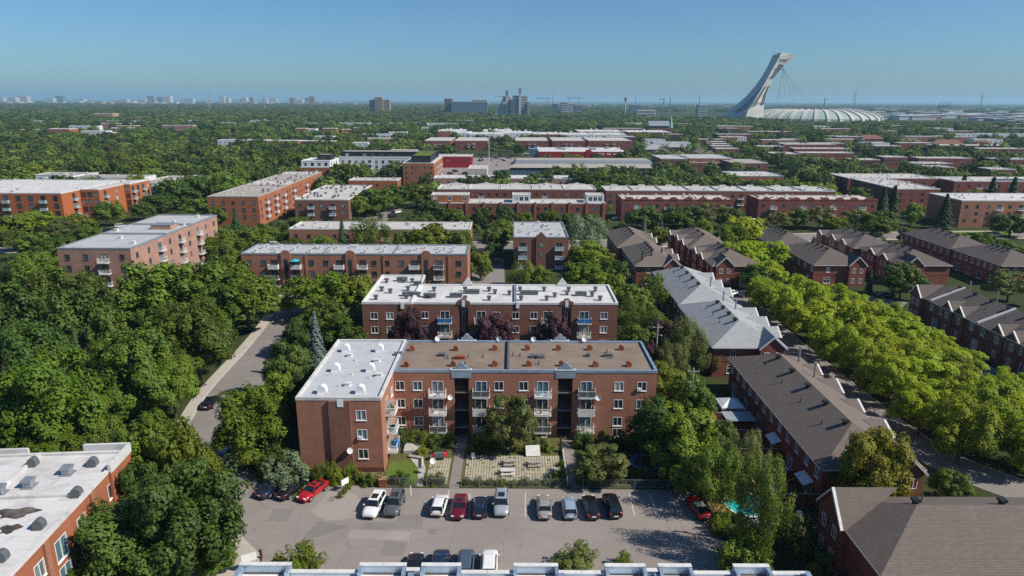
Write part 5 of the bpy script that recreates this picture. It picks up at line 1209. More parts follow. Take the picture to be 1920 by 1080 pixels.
# market hall with a long ridge roof, and the red-walled supermarket
mk = empty('market_hall', (-2.5, 456, 0), 0, 'long low market hall with hipped grey roof and glazed wall', 'building'); FOOT.append((-4, 102, 454, 492)); FOOT.append((20, 98, 588, 650))
b = MB(); b.box(0.5, 102, 0.5, 34, 0, 3.2); b.build('wall', M['off_white'], mk)
b = MB(); n = 40
for i in range(n): x0 = 1.5 + i * 2.5; b.box(x0 + 0.1, x0 + 2.3, 0.38, 0.5, 3.2, 5.0)
b.build('clerestory_glass', M['glass_blue'], mk)
b = MB()
for i in range(n + 1): x0 = 1.5 + i * 2.5; b.box(x0 - 0.1, x0 + 0.1, 0.3, 0.5, 0.0, 5.2)
b.box(0.5, 102, 0.6, 33.9, 3.2, 5.1); b.build('mullions', M['grey_metal'], mk)
b = MB(); z0, z1, z2 = 5.2, 7.0, 9.4
A0 = [(-1, -1.5, z0), (103.5, -1.5, z0), (103.5, 36, z0), (-1, 36, z0)]; B0 = [(4, 7, z1), (97, 7, z1), (97, 28, z1), (4, 28, z1)]; C0 = [(5, 8, z2), (95, 8, z2), (95, 27, z2), (5, 27, z2)]
for i in range(4): j = (i + 1) % 4; b.quad(A0[i], A0[j], B0[j], B0[i], 0); b.quad(B0[i], B0[j], C0[j], C0[i], 1)
b.quad(*C0, 0); b.quad(*A0[::-1], 1); b.build('roof', [M['roof_dun'], M['grey_flashing']], mk)
sm = empty('supermarket', (22, 590, 0), 0, 'red-walled supermarket with white roof behind the market hall', 'building')
b = MB(); b.box(0, 75, 0, 55, 0, 6.0); b.build('wall', M['red_metal'], sm); b = MB(); b.box(0.4, 74.6, 0.4, 54.6, 6.0, 6.1); b.build('roof', M['roof_white'], sm)
b = MB(); b.box(40, 45, -0.3, 0.4, 0, 7.6); b.build('entrance_tower', M['red_metal'], sm); b = MB(); b.box(-8, -1, 2, 14, 0, 8); b.build('annexe', M['glass_blue'], sm)
b = MB()
for i, w in enumerate((0.5, 0.0, 0.9, 0.9, 0.9, 0.0, 0.9, 0.9, 0.0, 0.9, 0.9)):
    if w: b.box(47 + i * 1.9, 47 + i * 1.9 + w * 1.4, -0.12, -0.004, 3.4, 4.7)
b.build('sign_lettering', M['white_paint'], sm)
scatter_vents(sm, 0, 20, 75, 34, 6.1, 14, [hvac_mesh('grey_metal', 3.0, 2.0, 1.5), hvac_mesh('off_white', 2.2, 1.6, 1.2)], 3)
b = MB(); b.box(0, 60, 0.4, 40, 6.1, 6.25); 
flatpx('low flat service building in the market car park', 877, 913, 317, 310, 4.5, 'concrete', 'roof_pale', nf=0, nr=0, vents=3)
flatpx('low brick shop row in front of the market hall', 812, 1080, 335, 329, 6.0, 'brick_pink', 'roof_white', nf=14, nr=2, vents=24, rows=[3.0], seed=71)
# dark-red terraces behind the supermarket, then the white-backed rows
for i, (a, c) in enumerate(((796, 845), (853, 914), (967, 1028), (1036, 1097), (1104, 1185))):
    e = flatpx(('dark-red three-storey row, leftmost behind the crimson building', 'dark-red three-storey row behind the car park lamp', 'dark-red row left of the poplar gap behind the supermarket', 'dark-red row behind the middle of the supermarket', 'dark-red row behind the right end of the supermarket')[i], a, c, 264, 258, 9.0, 'brick_town', 'roof_pale', nf=6, nr=2, vents=6, bal=(2, 3), seed=80 + i)
for i, (a, c, yf, m) in enumerate(((845, 880, 250, 'white_clad'), (880, 940, 252, 'white_clad'), (940, 1000, 250, 'white_clad'), (1000, 1050, 252, 'brick_town'), (1052, 1110, 253, 'white_clad'), (1112, 1176, 253, 'white_clad'), (820, 870, 246, 'brick_orange'), (905, 960, 246, 'white_clad'), (1085, 1170, 247, 'brick_orange'), (1178, 1260, 248, 'brick_town'))):
    flatpx('row house with white rooftop sheds in the rows beyond the supermarket', a, c, yf, yf - 4, 8.0, m, 'roof_white', nf=5, nr=2, vents=8, seed=90 + i, vk=[boxvent_mesh('white_paint', 2.6, 2.2, 2.2), hvac_mesh('grey_metal')], group='row houses beyond the supermarket')
# apartment cluster and rows right of the market
CL = 'brick apartment in the cluster right of the market hall'
for i, (a, c, yf, yb, h) in enumerate(((1240, 1290, 298, 291, 11), (1293, 1372, 297, 290, 10), (1374, 1440, 306, 299, 9), (1295, 1370, 305, 301, 7.5))):
    flatpx(('apartment with grey hipped front beside the market hall', 'blue-grey roofed apartment row right of the market hall', 'arched-window apartment row right of the market hall', 'low front row of the cluster right of the market hall')[i], a, c, yf, yb, h, 'brick_brown', ('roof_grey', 'roof_grey', 'roof_dun', 'roof_pale')[i], nf=6, nr=3, vents=8, seed=100 + i)
flatpx('solitary brick building with pale blue-trimmed roof', 1378, 1470, 331, 322, 8.5, 'brick_orange', 'roof_pale', 'blue_flashing', nf=7, nr=3, vents=12, seed=110)
RL = 'flat-roofed brick terrace in the rows at upper right'
for i, (a, c, yf, d, h, m) in enumerate(((1424, 1470, 275, 14, 8, 'brick_town'), (1472, 1566, 271, 12, 9, 'brick_town'), (1490, 1590, 279, 12, 8, 'brick_town'), (1452, 1500, 289, 20, 8, 'brick_dark'), (1502, 1600, 287, 12, 8, 'brick_town'), (1642, 1690, 274, 12, 8, 'brick_dark'), (1752, 1890, 273, 14, 8, 'brick_dark'), (1838, 1920, 279, 12, 8, 'brick_town'),
        (1658, 1702, 295, 12, 8, 'brick_town'), (1725, 1822, 297, 12, 8, 'brick_town'), (1868, 1930, 299, 12, 8, 'brick_town'), (1715, 1786, 307, 12, 8, 'brick_dark'), (1745, 1790, 314, 12, 8, 'brick_town'), (1858, 1905, 318, 12, 9, 'brick_town'), (1880, 1935, 340, 16, 10, 'brick_town'), (1600, 1650, 300, 12, 8, 'brick_dark'))):
    flatpx(RL, a, c, yf, yf - 4, h, m, ('roof_white', 'roof_pale')[i % 2], nf=8, nr=3, vents=10, seed=120 + i, group='flat-roofed terraces at upper right', maxd=d)
def hiphouse(label, x0, x1, yt, h, roof, group=None):
    p, q = G(x0, yt, h), G(x1, yt, h); e = empty('house', (p[0], p[1], 0), 0, label, 'house', group); W = q[0] - p[0]
    e.location = (p[0], p[1] + 12, 0); e.rotation_euler = (0, 0, -math.pi / 2); FOOT.append((p[0], q[0], p[1], p[1] + 12))
    hip_row(e, 12.0, W, h - 3.5, h + 0.5, 'brick_town', roof, (), True, True, 0.5, (), lef(W, max(2, int(W / 4)), 2.4), (), (), (), False, band=False)
for i, (a, c, yt, rf) in enumerate(((1612, 1656, 254, 'shingle_red'), (1687, 1730, 260, 'shingle_brown'), (1751, 1808, 263, 'shingle_red'), (1832, 1864, 264, 'shingle_red'))):
    hiphouse(('broad red-roofed building below the stadium', 'tan hip-roofed building right of the stadium', 'twin red-brown hip-roofed building at upper right', 'red-brown hip roof nearest the right edge')[i], a, c, yt, 9, rf)
for i, (a, c, yt, rf) in enumerate(((1210, 1245, 272, 'shingle_grey'), (1225, 1262, 280, 'shingle_brown'), (1250, 1280, 268, 'shingle_grey'), (1262, 1290, 284, 'shingle_brown'), (1300, 1330, 278, 'shingle_dark'), (1318, 1350, 284, 'shingle_dark'))):
    hiphouse('gabled grey-brown house in the cluster above the market hall', a, c, yt, 9, rf, 'gabled houses above the market hall')
for i, (a, c, yf) in enumerate(((1325, 1360, 266), (1330, 1368, 270), (1335, 1374, 274), (1342, 1386, 279))): flatpx('stepped flat-roofed house above the apartment cluster', a, c, yf, yf - 3, 8, 'brick_brown', 'roof_white', nf=4, nr=2, vents=3, maxd=10, group='stepped houses above the cluster')
# left and centre-left far houses
flatpx('orange-brick corner house standing above the park trees', 88, 131, 242, 238, 11, 'brick_orange', 'roof_white', nf=5, nr=3, vents=4, seed=140, maxd=18)
flatpx('dark brown and yellow block rising from the left woods', 173, 213, 213, 211, 16, 'brick_tan', 'roof_pale', nf=6, nr=3, vents=3, seed=141, maxd=25)
for i, (a, c, yf, h, m) in enumerate(((205, 245, 240, 8, 'white_clad'), (150, 200, 246, 8, 'white_clad'), (190, 212, 249, 8, 'brick_orange'), (36, 72, 243, 8, 'shingle_red'), (240, 262, 236, 7, 'white_clad'), (285, 310, 231, 7, 'white_clad'), (398, 420, 225, 7, 'white_clad'), (440, 480, 231, 7, 'white_clad'), (470, 512, 224, 7, 'white_clad'), (0, 26, 206, 8, 'white_clad'), (38, 54, 208, 8, 'white_clad'),
        (407, 455, 263, 7, 'white_clad'), (458, 500, 263, 7, 'brick_pink'), (503, 560, 264, 7, 'brick_pink'), (562, 627, 265, 7, 'brick_dark'), (553, 574, 241, 9, 'brick_orange'), (578, 592, 242, 8, 'white_clad'), (604, 630, 241, 9, 'brick_orange'), (640, 655, 243, 8, 'brick_orange'), (662, 682, 240, 8, 'brick_orange'), (680, 733, 252, 7, 'white_clad'), (688, 740, 260, 8, 'brick_tan'), (728, 762, 248, 7, 'white_clad'), (790, 802, 239, 7, 'white_clad'), (585, 625, 256, 7, 'white_clad'), (660, 690, 268, 7, 'white_clad'), (730, 780, 283, 8, 'concrete'))):
    flatpx('pale-roofed house showing between the trees of the far left suburb', a, c, yf, yf - 3, h, m if m != 'shingle_red' else 'brick_pink', 'roof_white', nf=max(2, (c - a) // 9), nr=2, vents=3, seed=150 + i, maxd=14, group='houses among the far left trees', name='house')

# more strips of flat-roofed houses that break through the far trees
r = random.Random(8)
for i in range(110):
    if i < 80: px = r.uniform(1120, 1900); yf = r.choice((231, 236, 241, 246, 251, 256, 262, 268, 274)) + r.uniform(-1, 1); gl = ('brick row of the far housing strips below the stadium', 'far housing strips below the stadium')
    else: px = r.uniform(20, 1000); yf = r.choice((219, 226, 231, 236)) + r.uniform(-1, 1); gl = ('pale row of the far housing strips left of the stadium', 'far housing strips left of the stadium')
    w = r.uniform(28, 75); h = r.uniform(7, 9); p, q = G(px, yf, h), G(px + w, yf, h)
    if any(a < q[0] and b_ > p[0] and c < p[1] + 16 and d > p[1] - 4 for a, b_, c, d in FOOT): continue
    flat(gl[0], p[0], p[1], q[0] - p[0], r.uniform(10, 14), h, r.choice(('brick_town', 'brick_dark', 'brick_red', 'white_clad') if i < 80 else ('white_clad', 'brick_pink', 'brick_orange')), r.choice(('roof_white', 'roof_pale', 'roof_grey')), nf=6, nr=2, vents=5, seed=300 + i, group=gl[1], name='row_house')
# ------------------------------------------------------------ far landmarks: leaning tower and stadium, stepped towers, skyline
def far_pt(px, py, Y):
    d = fw + rt * (px - 960) / F_PX + up * (540 - py) / F_PX; t = Y / d[1]
    return np.array((d[0] * t, Y, CAM_H + d[2] * t))
M['tower_pale'] = plain('tower_pale', (0.50, 0.48, 0.45), 0.7, var=0.05, scale=0.02)
M['tower_panel'] = plain('tower_panel', (0.10, 0.10, 0.11), 0.4, var=0.1, scale=0.05)
M['dome_green'] = plain('dome_green', (0.30, 0.37, 0.33), 0.6, var=0.06, scale=0.03)
M['teal_cap'] = plain('teal_cap', (0.22, 0.42, 0.44), 0.5)
M['haze_blue'] = plain('bluish_curtain_wall', (0.10, 0.15, 0.20), 0.4)  # bluish far walls and glazing; also the painted shade between the tower legs
TY = 1700.0
Zt = lambda x, y: (1280 + x / 4.908, 80 + y / 4.908)
rows = [  # photo outline: left arris, middle arris, right arris, each from the foot to the head
    ((330, 690), (575, 690), (745, 690)), ((430, 625), (600, 620), (745, 615)), ((520, 550), (655, 550), (752, 545)), ((600, 478), (693, 478), (768, 470)), ((665, 400), (735, 408), (797, 400)),
    ((720, 325), (780, 330), (838, 325)), ((765, 250), (822, 250), (893, 262)), ((800, 180), (862, 180), (955, 200)), ((822, 130), (893, 128), (1022, 125)), ((830, 116), (900, 105), (1040, 106))]
tw = empty('leaning_tower', tuple(far_pt(*Zt(600, 690), TY) * np.array((1, 1, 0))), 0, 'tall white leaning tower beside the domed stadium', 'tower')
o0 = np.array(tw.location)
Lr = [far_pt(*Zt(*r[0]), TY + 25) - o0 for r in rows]; Mr = [far_pt(*Zt(*r[1]), TY - 18) - o0 for r in rows]; Rr = [far_pt(*Zt(*r[2]), TY + 16) - o0 for r in rows]
Lr[0][2] = Mr[0][2] = Rr[0][2] = 0
Bk = [(l + r) / 2 + np.array((0, 45, 0)) for l, r in zip(Lr, Rr)]
b = MB()
for i in range(len(rows) - 1):
    for P, Q in ((Lr, Mr), (Mr, Rr), (Rr, Bk), (Bk, Lr)): b.quad(tuple(P[i]), tuple(Q[i]), tuple(Q[i + 1]), tuple(P[i + 1]))
b.poly([tuple(Lr[-1]), tuple(Mr[-1]), tuple(Rr[-1]), tuple(Bk[-1])])
b.build('shaft', M['tower_pale'], tw)
def on_face(P, Q, i, f, t):
    a = P[i] * (1 - f) + P[i + 1] * f; c = Q[i] * (1 - f) + Q[i + 1] * f; return a * (1 - t) + c * t
def face_panel(name, P, Q, segs, mat, lift):
    b = MB(); nrm = np.cross(Q[4] - P[4], P[5] - P[4]); nrm /= np.linalg.norm(nrm)
    for (i0, f0, t0, t1), (i1, f1, t2, t3) in zip(segs[:-1], segs[1:]):
        q = [on_face(P, Q, i0, f0, t0), on_face(P, Q, i0, f0, t1), on_face(P, Q, i1, f1, t3), on_face(P, Q, i1, f1, t2)]
        b.quad(*[tuple(v + nrm * lift) for v in q])
    b.build(name, M[mat], tw)
face_panel('window_strip', Mr, Rr, [(5, 0.0, 0.35, 0.85), (6, 0.0, 0.35, 0.85), (6, 0.9, 0.30, 0.80)], 'tower_panel', 1.2)
face_panel('window_slot', Mr, Rr, [(1, 0.7, 0.1, 0.28), (2, 0.5, 0.12, 0.32), (3, 0.4, 0.2, 0.4), (4, 0.1, 0.3, 0.45)], 'tower_panel', 1.2)
face_panel('window_slot', Mr, Rr, [(1, 0.7, 0.72, 0.95), (2, 0.5, 0.72, 0.95), (3, 0.4, 0.75, 0.95), (4, 0.1, 0.8, 0.95)], 'tower_panel', 1.2)
face_panel('leg_shade_panel', Lr, Mr, [(0, 0.15, 0.34, 0.86), (1, 0.0, 0.42, 0.80), (2, 0.0, 0.55, 0.85), (3, 0.0, 0.7, 0.9), (3, 0.9, 0.88, 0.94)], 'haze_blue', 1.5)  # dark blue sheet laid on the face, painting the shaded hollow between the legs
for t in (0.15, 0.36, 0.57): face_panel('observation_window', Mr, Rr, [(7, 0.35, t, t + 0.15), (7, 0.62, t, t + 0.15)], 'tower_panel', 1.2)
b = MB(); tp = [Lr[-1], Mr[-1], Rr[-1], Bk[-1]]; c = sum(tp) / 4; b.poly([tuple(c + (p - c) * 0.93 + np.array((0, 0, 0.5))) for p in tp])
k = [c + (p - c) * 0.55 for p in tp]; 
for i in range(4): j = (i + 1) % 4; b.quad(tuple(k[i]), tuple(k[j]), tuple(k[j] + np.array((0, 0, 4))), tuple(k[i] + np.array((0, 0, 4))))
b.poly([tuple(p + np.array((0, 0, 4))) for p in k]); b.build('roof_cap', M['teal_cap'], tw)
b = MB(); a0 = Lr[-1] * 0.8 + Mr[-1] * 0.2
for q, hh in ((0.0, 14), (3.5, 8), (-2.5, 9)): b.tube(tuple(a0 + np.array((q, 3, 0))), tuple(a0 + np.array((q, 3, hh))), 0.4, 0.2, 5)
b.build('antenna', M['grey_metal'], tw)
# stadium bowl: ribbed shell
SX, SY = far_pt(*Zt(1205, 640), 1790)[0], 1790.0; RX, RY = 172.0, 125.0
sd_ = empty('stadium', (SX, SY, 0), 0, 'low ribbed white-domed stadium below the leaning tower', 'stadium'); FOOT.append((SX - 185, SX + 185, SY - 140, SY + 140))
prof = [(1.0, 0.0), (0.985, 7.0), (0.93, 14.0), (0.84, 20.5), (0.72, 25.0), (0.58, 28.0), (0.50, 29.0)]
def shell(t, f, z, lift=0.0): return ((RX * f + lift) * math.cos(t), (RY * f + lift) * math.sin(t), z + lift * 0.6)
b = MB(); n = 72
for q in range(len(prof) - 1):
    for i in range(n):
        t0, t1 = 2 * math.pi * i / n, 2 * math.pi * (i + 1) / n
        b.quad(shell(t0, *prof[q]), shell(t1, *prof[q]), shell(t1, *prof[q + 1]), shell(t0, *prof[q + 1]), 0 if 1 <= q <= 3 else (2 if q == 0 else 1))
b.poly([shell(2 * math.pi * i / n, 0.50, 29.0) for i in range(n)], 2); b.build('shell', [M['dome_green'], M['tower_pale'], M['concrete_dark']], sd_)
b = MB(); b.lathe([(1, 28.5), (1, 31.5), (0.94, 31.5), (0.94, 28)], 48); b.v = [(v[0] * RX * 0.52, v[1] * RY * 0.52, v[2]) for v in b.v]; b.build('ring_beam', M['concrete_dark'], sd_)
for i in range(36):
    t = 2 * math.pi * (i + 0.5) / 36; dt = 0.026; b = MB()
    for q in range(len(prof) - 1):
        A1, B1 = shell(t - dt, *prof[q], 2.2), shell(t + dt, *prof[q], 2.2); C1, D1 = shell(t + dt, *prof[q + 1], 2.2), shell(t - dt, *prof[q + 1], 2.2)
        A2, B2 = shell(t - dt, *prof[q], -0.5), shell(t + dt, *prof[q], -0.5); C2, D2 = shell(t + dt, *prof[q + 1], -0.5), shell(t - dt, *prof[q + 1], -0.5)
        b.quad(A1, B1, C1, D1); b.quad(A2, A1, D1, D2); b.quad(B1, B2, C2, C1)
    b.build('rib', M['tower_pale'], sd_)
tip = Rr[7] * 0.5 + Rr[6] * 0.5 + o0
for i, px in enumerate((815, 845, 875, 930, 1030, 1090, 1165, 1230, 1270)):
    e = np.array((far_pt(*Zt(px, 600), SY)[0], SY - 20 + 8 * (i % 3), 29.0)); m = (tip + e) / 2 - np.array((0, 0, np.linalg.norm(tip - e) * 0.06)); b = MB(); pts = [tip + (e - tip) * s + (m - (tip + e) / 2) * 4 * s * (1 - s) for s in np.linspace(0, 1, 9)]
    for p, q in zip(pts[:-1], pts[1:]): b.tube(tuple(p - o0), tuple(q - o0), 0.22, n=4, caps=False)
    b.build('stay_cable', M['grey_metal'], tw)
# stepped pyramid towers
def slab_tower(px0, px1, ytop, Y, depth, mat, label, steps=0, name='tower_block', group=None, ribs=True):
    a, c = far_pt(px0, ytop, Y), far_pt(px1, ytop, Y); h = a[2]; W = c[0] - a[0]; e = empty(name, (a[0], Y, 0), 0, label, 'building', group); FOOT.append((a[0] - 3, c[0] + 3, Y - 3, Y + depth + 3)); b = MB()
    nf = max(3, int(h / 6)) if ribs else 0
    if steps:
        for i in range(steps): f = i / steps; b.box(W * 0.62 * f if steps > 0 else 0, W, depth * 0.1 * f, depth, h * f * (i > 0), h * (i + 1) / steps)
    else: b.box(0, W, 0, depth, 0, h)
    b.build('wall', M[mat], e); b = MB(); b.box(0.5, W - 0.5, 0.5, depth - 0.5, h, h + 1.2); b.build('roof', M['roof_pale'], e)
    if nf and not steps:
        b = MB()
        for i in range(nf): z = h * (i + 0.35) / nf; b.box(W * 0.04, W * 0.96, -0.4, -0.02, z, z + h / nf * 0.42); b.box(W + 0.02, W + 0.4, depth * 0.05, depth * 0.95, z, z + h / nf * 0.42)
        b.build('window_band', M['haze_blue'], e)
    return e
P1 = slab_tower(926, 957, 181.5, 2000, 60, 'concrete', 'stepped left half of the twin pyramid towers', 9)
P2 = slab_tower(957, 966, 186, 1990, 40, 'haze_blue', 'dark link between the twin pyramid towers', 0)
P3 = slab_tower(961, 989, 180, 2010, 60, 'concrete', 'upright right half of the twin pyramid towers', 0)
for e, px, yt, w in ((P1, 950.5, 170, 7), (P3, 975, 165, 6)):
    t = far_pt(px, yt, e.location[1] - 4); b = MB(); x = t[0] - e.location[0]; b.box(x - w / 2, x + w / 2, -6, -0.5, 0, t[2] - 14); b.build('lift_shaft', M['tower_pale'], e); b = MB(); b.box(x - w / 2 - 0.4, x + w / 2 + 0.4, -6.5, 0.2, t[2] - 14, t[2]); b.build('shaft_head', M['concrete_dark'], e)
slab_tower(989, 993, 192, 2000, 20, 'tower_pale', 'pale slab right of the pyramid towers')
SKY = [(12, 31, 182, 'concrete'), (32, 53, 178.5, 'concrete'), (102, 119, 177.5, 'haze_blue'), (275, 290, 178, 'concrete_dark'), (291, 306, 180.5, 'haze_blue'), (308, 320, 178.5, 'concrete'), (258, 275, 186.5, 'concrete'), (410, 421, 179, 'concrete'), (422, 430, 184.5, 'concrete'), (453, 463, 180.5, 'concrete'), (467, 476, 181, 'concrete_dark'), (488, 502, 185, 'concrete'), (503, 520, 184.5, 'concrete'), (542, 552, 182.5, 'brick_brown'), (571, 581, 182, 'brick_brown'), (579, 589, 179, 'brick_brown'), (85, 101, 183, 'concrete'), (0, 6, 181, 'concrete'), (225, 240, 186, 'concrete'), (437, 452, 186.5, 'concrete'), (556, 569, 187.5, 'concrete'), (340, 365, 184.5, 'concrete'), (140, 160, 184.5, 'concrete')]
for i, (a, c, t, m) in enumerate(SKY): slab_tower(a, c - (c - a) * 0.15, t + (187 - t) * 0.22, 6500 + 500 * ((i * 7) % 5), 60, m, 'high-rise on the hazy skyline at left', group='skyline high-rises at left', ribs=False)
for a, c, t, m, Y, lb in ((702, 717, 182.5, 'brick_tan', 2600, 'cream high-rise standing above the woods'), (692, 702, 187, 'concrete_dark', 2620, 'dark flank slab left of the cream high-rise'), (717, 730, 187, 'brick_tan', 2610, 'lower cream wing right of the high-rise'), (833, 848, 185, 'brick_brown', 2300, 'brown tower at left of the blue-glass hospital'), (846, 914, 191, 'haze_blue', 2290, 'long blue-glass block on the skyline'), (884, 914, 187, 'off_white', 2330, 'white block behind the blue-glass one'),
        (1036, 1047, 194.5, 'haze_blue', 2300, 'dark office block under the cranes'), (1052, 1064, 192, 'concrete', 2310, 'curved grey office block under the cranes'), (1064, 1075, 194.5, 'concrete', 2330, 'second grey office block under the cranes'), (1078, 1092, 197, 'concrete_dark', 2400, 'low dark office block under the cranes'), (1310, 1327, 197, 'concrete', 2100, 'grey slab left of the leaning tower'), (1862, 1888, 223, 'haze_blue', 1500, 'dark glass block near the right edge'), (1888, 1904, 221, 'tower_pale', 1520, 'white tower block near the right edge'), (1884, 1935, 236.5, 'red_cloth', 1300, 'red warehouse at the right edge'), (1195, 1230, 207, 'tower_pale', 1900, 'white shed in front of the horizon'), (1182, 1200, 197.5, 'haze_blue', 2600, 'dark block left of the church spire')):
    slab_tower(a, c, t, Y, 30, m, lb, ribs=a > 690 and c - a < 40)
def mast(px, yt, Y, label, name, arm=0, w=1.0, mat='grey_metal', cat='crane'):
    t = far_pt(px, yt, Y); e = empty(name, (t[0], Y, 0), 0, label, cat); h = t[2]; b = MB(); s = w
    for sx in (-s, s):
        for sy in (-s, s): b.tube((sx, sy, 0), (sx * 0.6, sy * 0.6, h), 0.35, n=4)
    for i in range(int(h / 8)): z = i * 8; b.tube((-s, -s, z), (s, -s, z + 8), 0.25, n=4); b.tube((s, s, z), (-s, s, z + 8), 0.25, n=4)
    b.build('mast', M[mat], e)
    if arm: b = MB(); b.box(-abs(arm) * 0.3 if arm > 0 else -abs(arm), abs(arm) if arm > 0 else abs(arm) * 0.3, -0.8, 0.8, h * 0.93, h * 0.93 + 1.6); b.tube((0, 0, h), (arm * 0.9, 0, h * 0.95), 0.3, n=4); b.build('jib', M[mat], e)
    return e
for px, yt, Y, lb, nm, arm, w in ((1027, 183, 2400, 'tower crane left of the grey offices', 'tower_crane', -40, 1.2), (1067, 182, 2400, 'tower crane over the grey offices', 'tower_crane', 55, 1.2), (1037, 176, 2350, 'slim mast beside the tower cranes', 'radio_mast', 0, 1.2), (1085, 182, 2500, 'tower crane right of the grey offices', 'tower_crane', -40, 1.2), (1245, 184, 2000, 'tower crane above the far trees', 'tower_crane', -14, 1.2), (1257, 181, 2000, 'slim mast beside the lone crane', 'radio_mast', 0, 0.8), (1604, 173, 1950, 'lattice mast behind the stadium dome', 'lattice_mast', 0, 3.2), (1547, 184, 1950, 'crane jib behind the stadium dome', 'tower_crane', 12, 1.0), (1843, 175, 2600, 'lattice mast at the far right', 'lattice_mast', 0, 3.0), (390, 171, 3000, 'tall mast on the left skyline', 'radio_mast', 0, 1.4), (494, 178, 3000, 'short mast on the left skyline', 'radio_mast', 0, 1.2), (1312, 178, 2300, 'slim mast above the grey slab', 'radio_mast', 0, 0.8), (1192, 182, 2400, 'thin mast beside the water tower', 'radio_mast', 0, 0.7)):
    mast(px, yt, Y, lb, nm, arm, w)
t = far_pt(1173.5, 182, 2100); e = empty('water_tower', (t[0], 2100, 0), 0, 'water tower on a slender stem at the horizon', 'tower'); b = MB(); b.lathe([(1.6, 0), (1.4, t[2] - 14)], 8); b.build('stem', M['tower_pale'], e); b = MB(); b.lathe([(1.4, t[2] - 14), (4, t[2] - 9), (4, t[2] - 1), (0.1, t[2])], 12); b.build('tank', M['concrete_dark'], e)
for i, px in enumerate((1763, 1769, 1775, 1781)):
    t = far_pt(px, 195, 4200); e = empty('port_crane', (t[0], 4200, 0), 0, 'purple gantry crane of the distant port', 'crane', 'distant port cranes'); b = MB()
    for sx in (-8, 8):
        for sy in (-10, 10): b.box(sx - 1.2, sx + 1.2, sy - 1.2, sy + 1.2, 0, t[2] * 0.75)
    b.box(-9, 9, -11, 11, t[2] * 0.7, t[2] * 0.8); b.build('legs', M['brick_dark'], e); b = MB(); b.tube((-4, 0, t[2] * 0.75), (10, 0, t[2] + 14), 1.6, n=4); b.build('boom', M['brick_dark'], e)
t = far_pt(1798.5 - 640, 0, 1) if False else far_pt(1259, 215, 1050); e = empty('church', (t[0], 1050, 0), 0, 'church with slim green spire among far trees', 'church'); b = MB(); b.box(-3, 3, -3, 3, 0, t[2] - 19); b.box(-34, -3, -6, 6, 0, 12); b.build('nave', M['brick_brown'], e); b = MB(); b.extr([(-7, 12), (7, 12), (0, 19)], -34, -3, 'x'); b.build('nave_roof', M['grey_flashing'], e); b = MB(); b.lathe([(3.4, t[2] - 19), (0.1, t[2])], 8); b.build('spire', M['teal_cap'], e)
sheet('river', [(1500, 3150), (6000, 3300), (6000, 2900), (2600, 2750), (1500, 2900)], 0.5, 'river')
sheet('river', [(-1500, 6800), (4200, 6000), (4200, 5600), (-1500, 6500)], 0.5, 'river')
# low warehouses of the port and the far suburbs
r = random.Random(5)
wm = MB(); wm.box(-0.5, 0.5, -0.5, 0.5, 0, 1); 
wms = [wm.mesh('warehouse', M[m]) for m in ('tower_pale', 'off_white', 'brick_pink', 'concrete')]
def shed(px, py, w, d, h, mi, label, group, name='warehouse'):
    g = G(px, py); e = empty(name, (g[0], g[1], 0), 0, label, 'building', group)
    o = place('wall', wms[mi], e); o.scale = (w, d, h); b = MB(); b.box(-w / 2 - 1, w / 2 + 1, -d / 2 - 1, d / 2 + 1, h, h + 1.0); b.build('roof', M['roof_white'], e)
for i in range(70): shed(r.uniform(1640, 1925), r.uniform(203, 226), r.uniform(25, 90), 40, r.uniform(7, 12), i % 4, 'low pale warehouse of the port district at right', 'port warehouses at right')
for i in range(80): shed(r.uniform(0, 640), r.uniform(191, 197), r.uniform(40, 150), 60, r.uniform(10, 24), i % 4, 'pale low building of the far suburbs along the left horizon', 'far suburb buildings at left')
for i in range(40): shed(r.uniform(640, 1340), r.uniform(193, 200), r.uniform(30, 110), 60, r.uniform(8, 16), i % 4, 'pale low building along the middle of the horizon', 'far buildings on the middle horizon')
# ------------------------------------------------------------ cars
def carpx(px, py, head, t, paint, label, group=None, z=0.7, **k):
    g = G(px, py, z); return car(g[0], g[1], head, t, paint, label, group, **k)
def heading(p, q): a, b = G(*p), G(*q); return math.degrees(math.atan2(b[1] - a[1], b[0] - a[0]))
PK = 'cars parked in the front car park'
h3 = heading((495, 925), (535, 898))
carpx(511, 912, h3, 'sedan', 'navy', 'dark navy sedan, leftmost of the angled three by the shrubs', PK)
carpx(547, 914, h3 + 1, 'sedan', 'black', 'black sedan between the navy sedan and the bright red car', PK, sunroof=True)
carpx(586, 918, h3 + 180, 'coupe', 'red', 'bright red car with sunroof, nose towards the grass strip', PK, sunroof=True)
carpx(702, 946, -97, 'suv', 'white', 'white SUV with sunroof facing out beside the rubble patch', PK, sunroof=True)
carpx(740, 943, -94, 'suv', 'grey', 'dark grey SUV next to the white SUV', PK, sunroof=True)
carpx(824, 945, 86, 'hatch', 'white', 'white hatchback parked nose-in beside the maroon sedan', PK)
carpx(861, 948, -92, 'sedan', 'maroon', 'maroon sedan facing out with sunroof', PK, sunroof=True)
carpx(900, 948, 89, 'hatch', 'navy', 'dark hatchback with red tail lamps between maroon and silver cars', PK, sunroof=True)
carpx(940, 943, -90, 'suv', 'silver', 'silver SUV facing out with pale windscreen shade', PK, sunroof=True)
carpx(1020, 948, 90, 'sedan', 'beige', 'champagne-silver sedan parked nose-in by the gap', PK)
carpx(1067, 950, 91, 'hatch', 'paleblue', 'pale blue hatchback with red tail lamps', PK)
carpx(1108, 948, 93, 'sedan', 'black', 'black sedan between pale blue hatchback and black SUV', PK)
carpx(1148, 946, 94, 'suv', 'black', 'black SUV with roof rails, rightmost in the row of four', PK, rack=True)
carpx(1309, 949, 100, 'coupe', 'red', 'dark red car with beige roof parked alone under the trees', PK, roofp='beige')
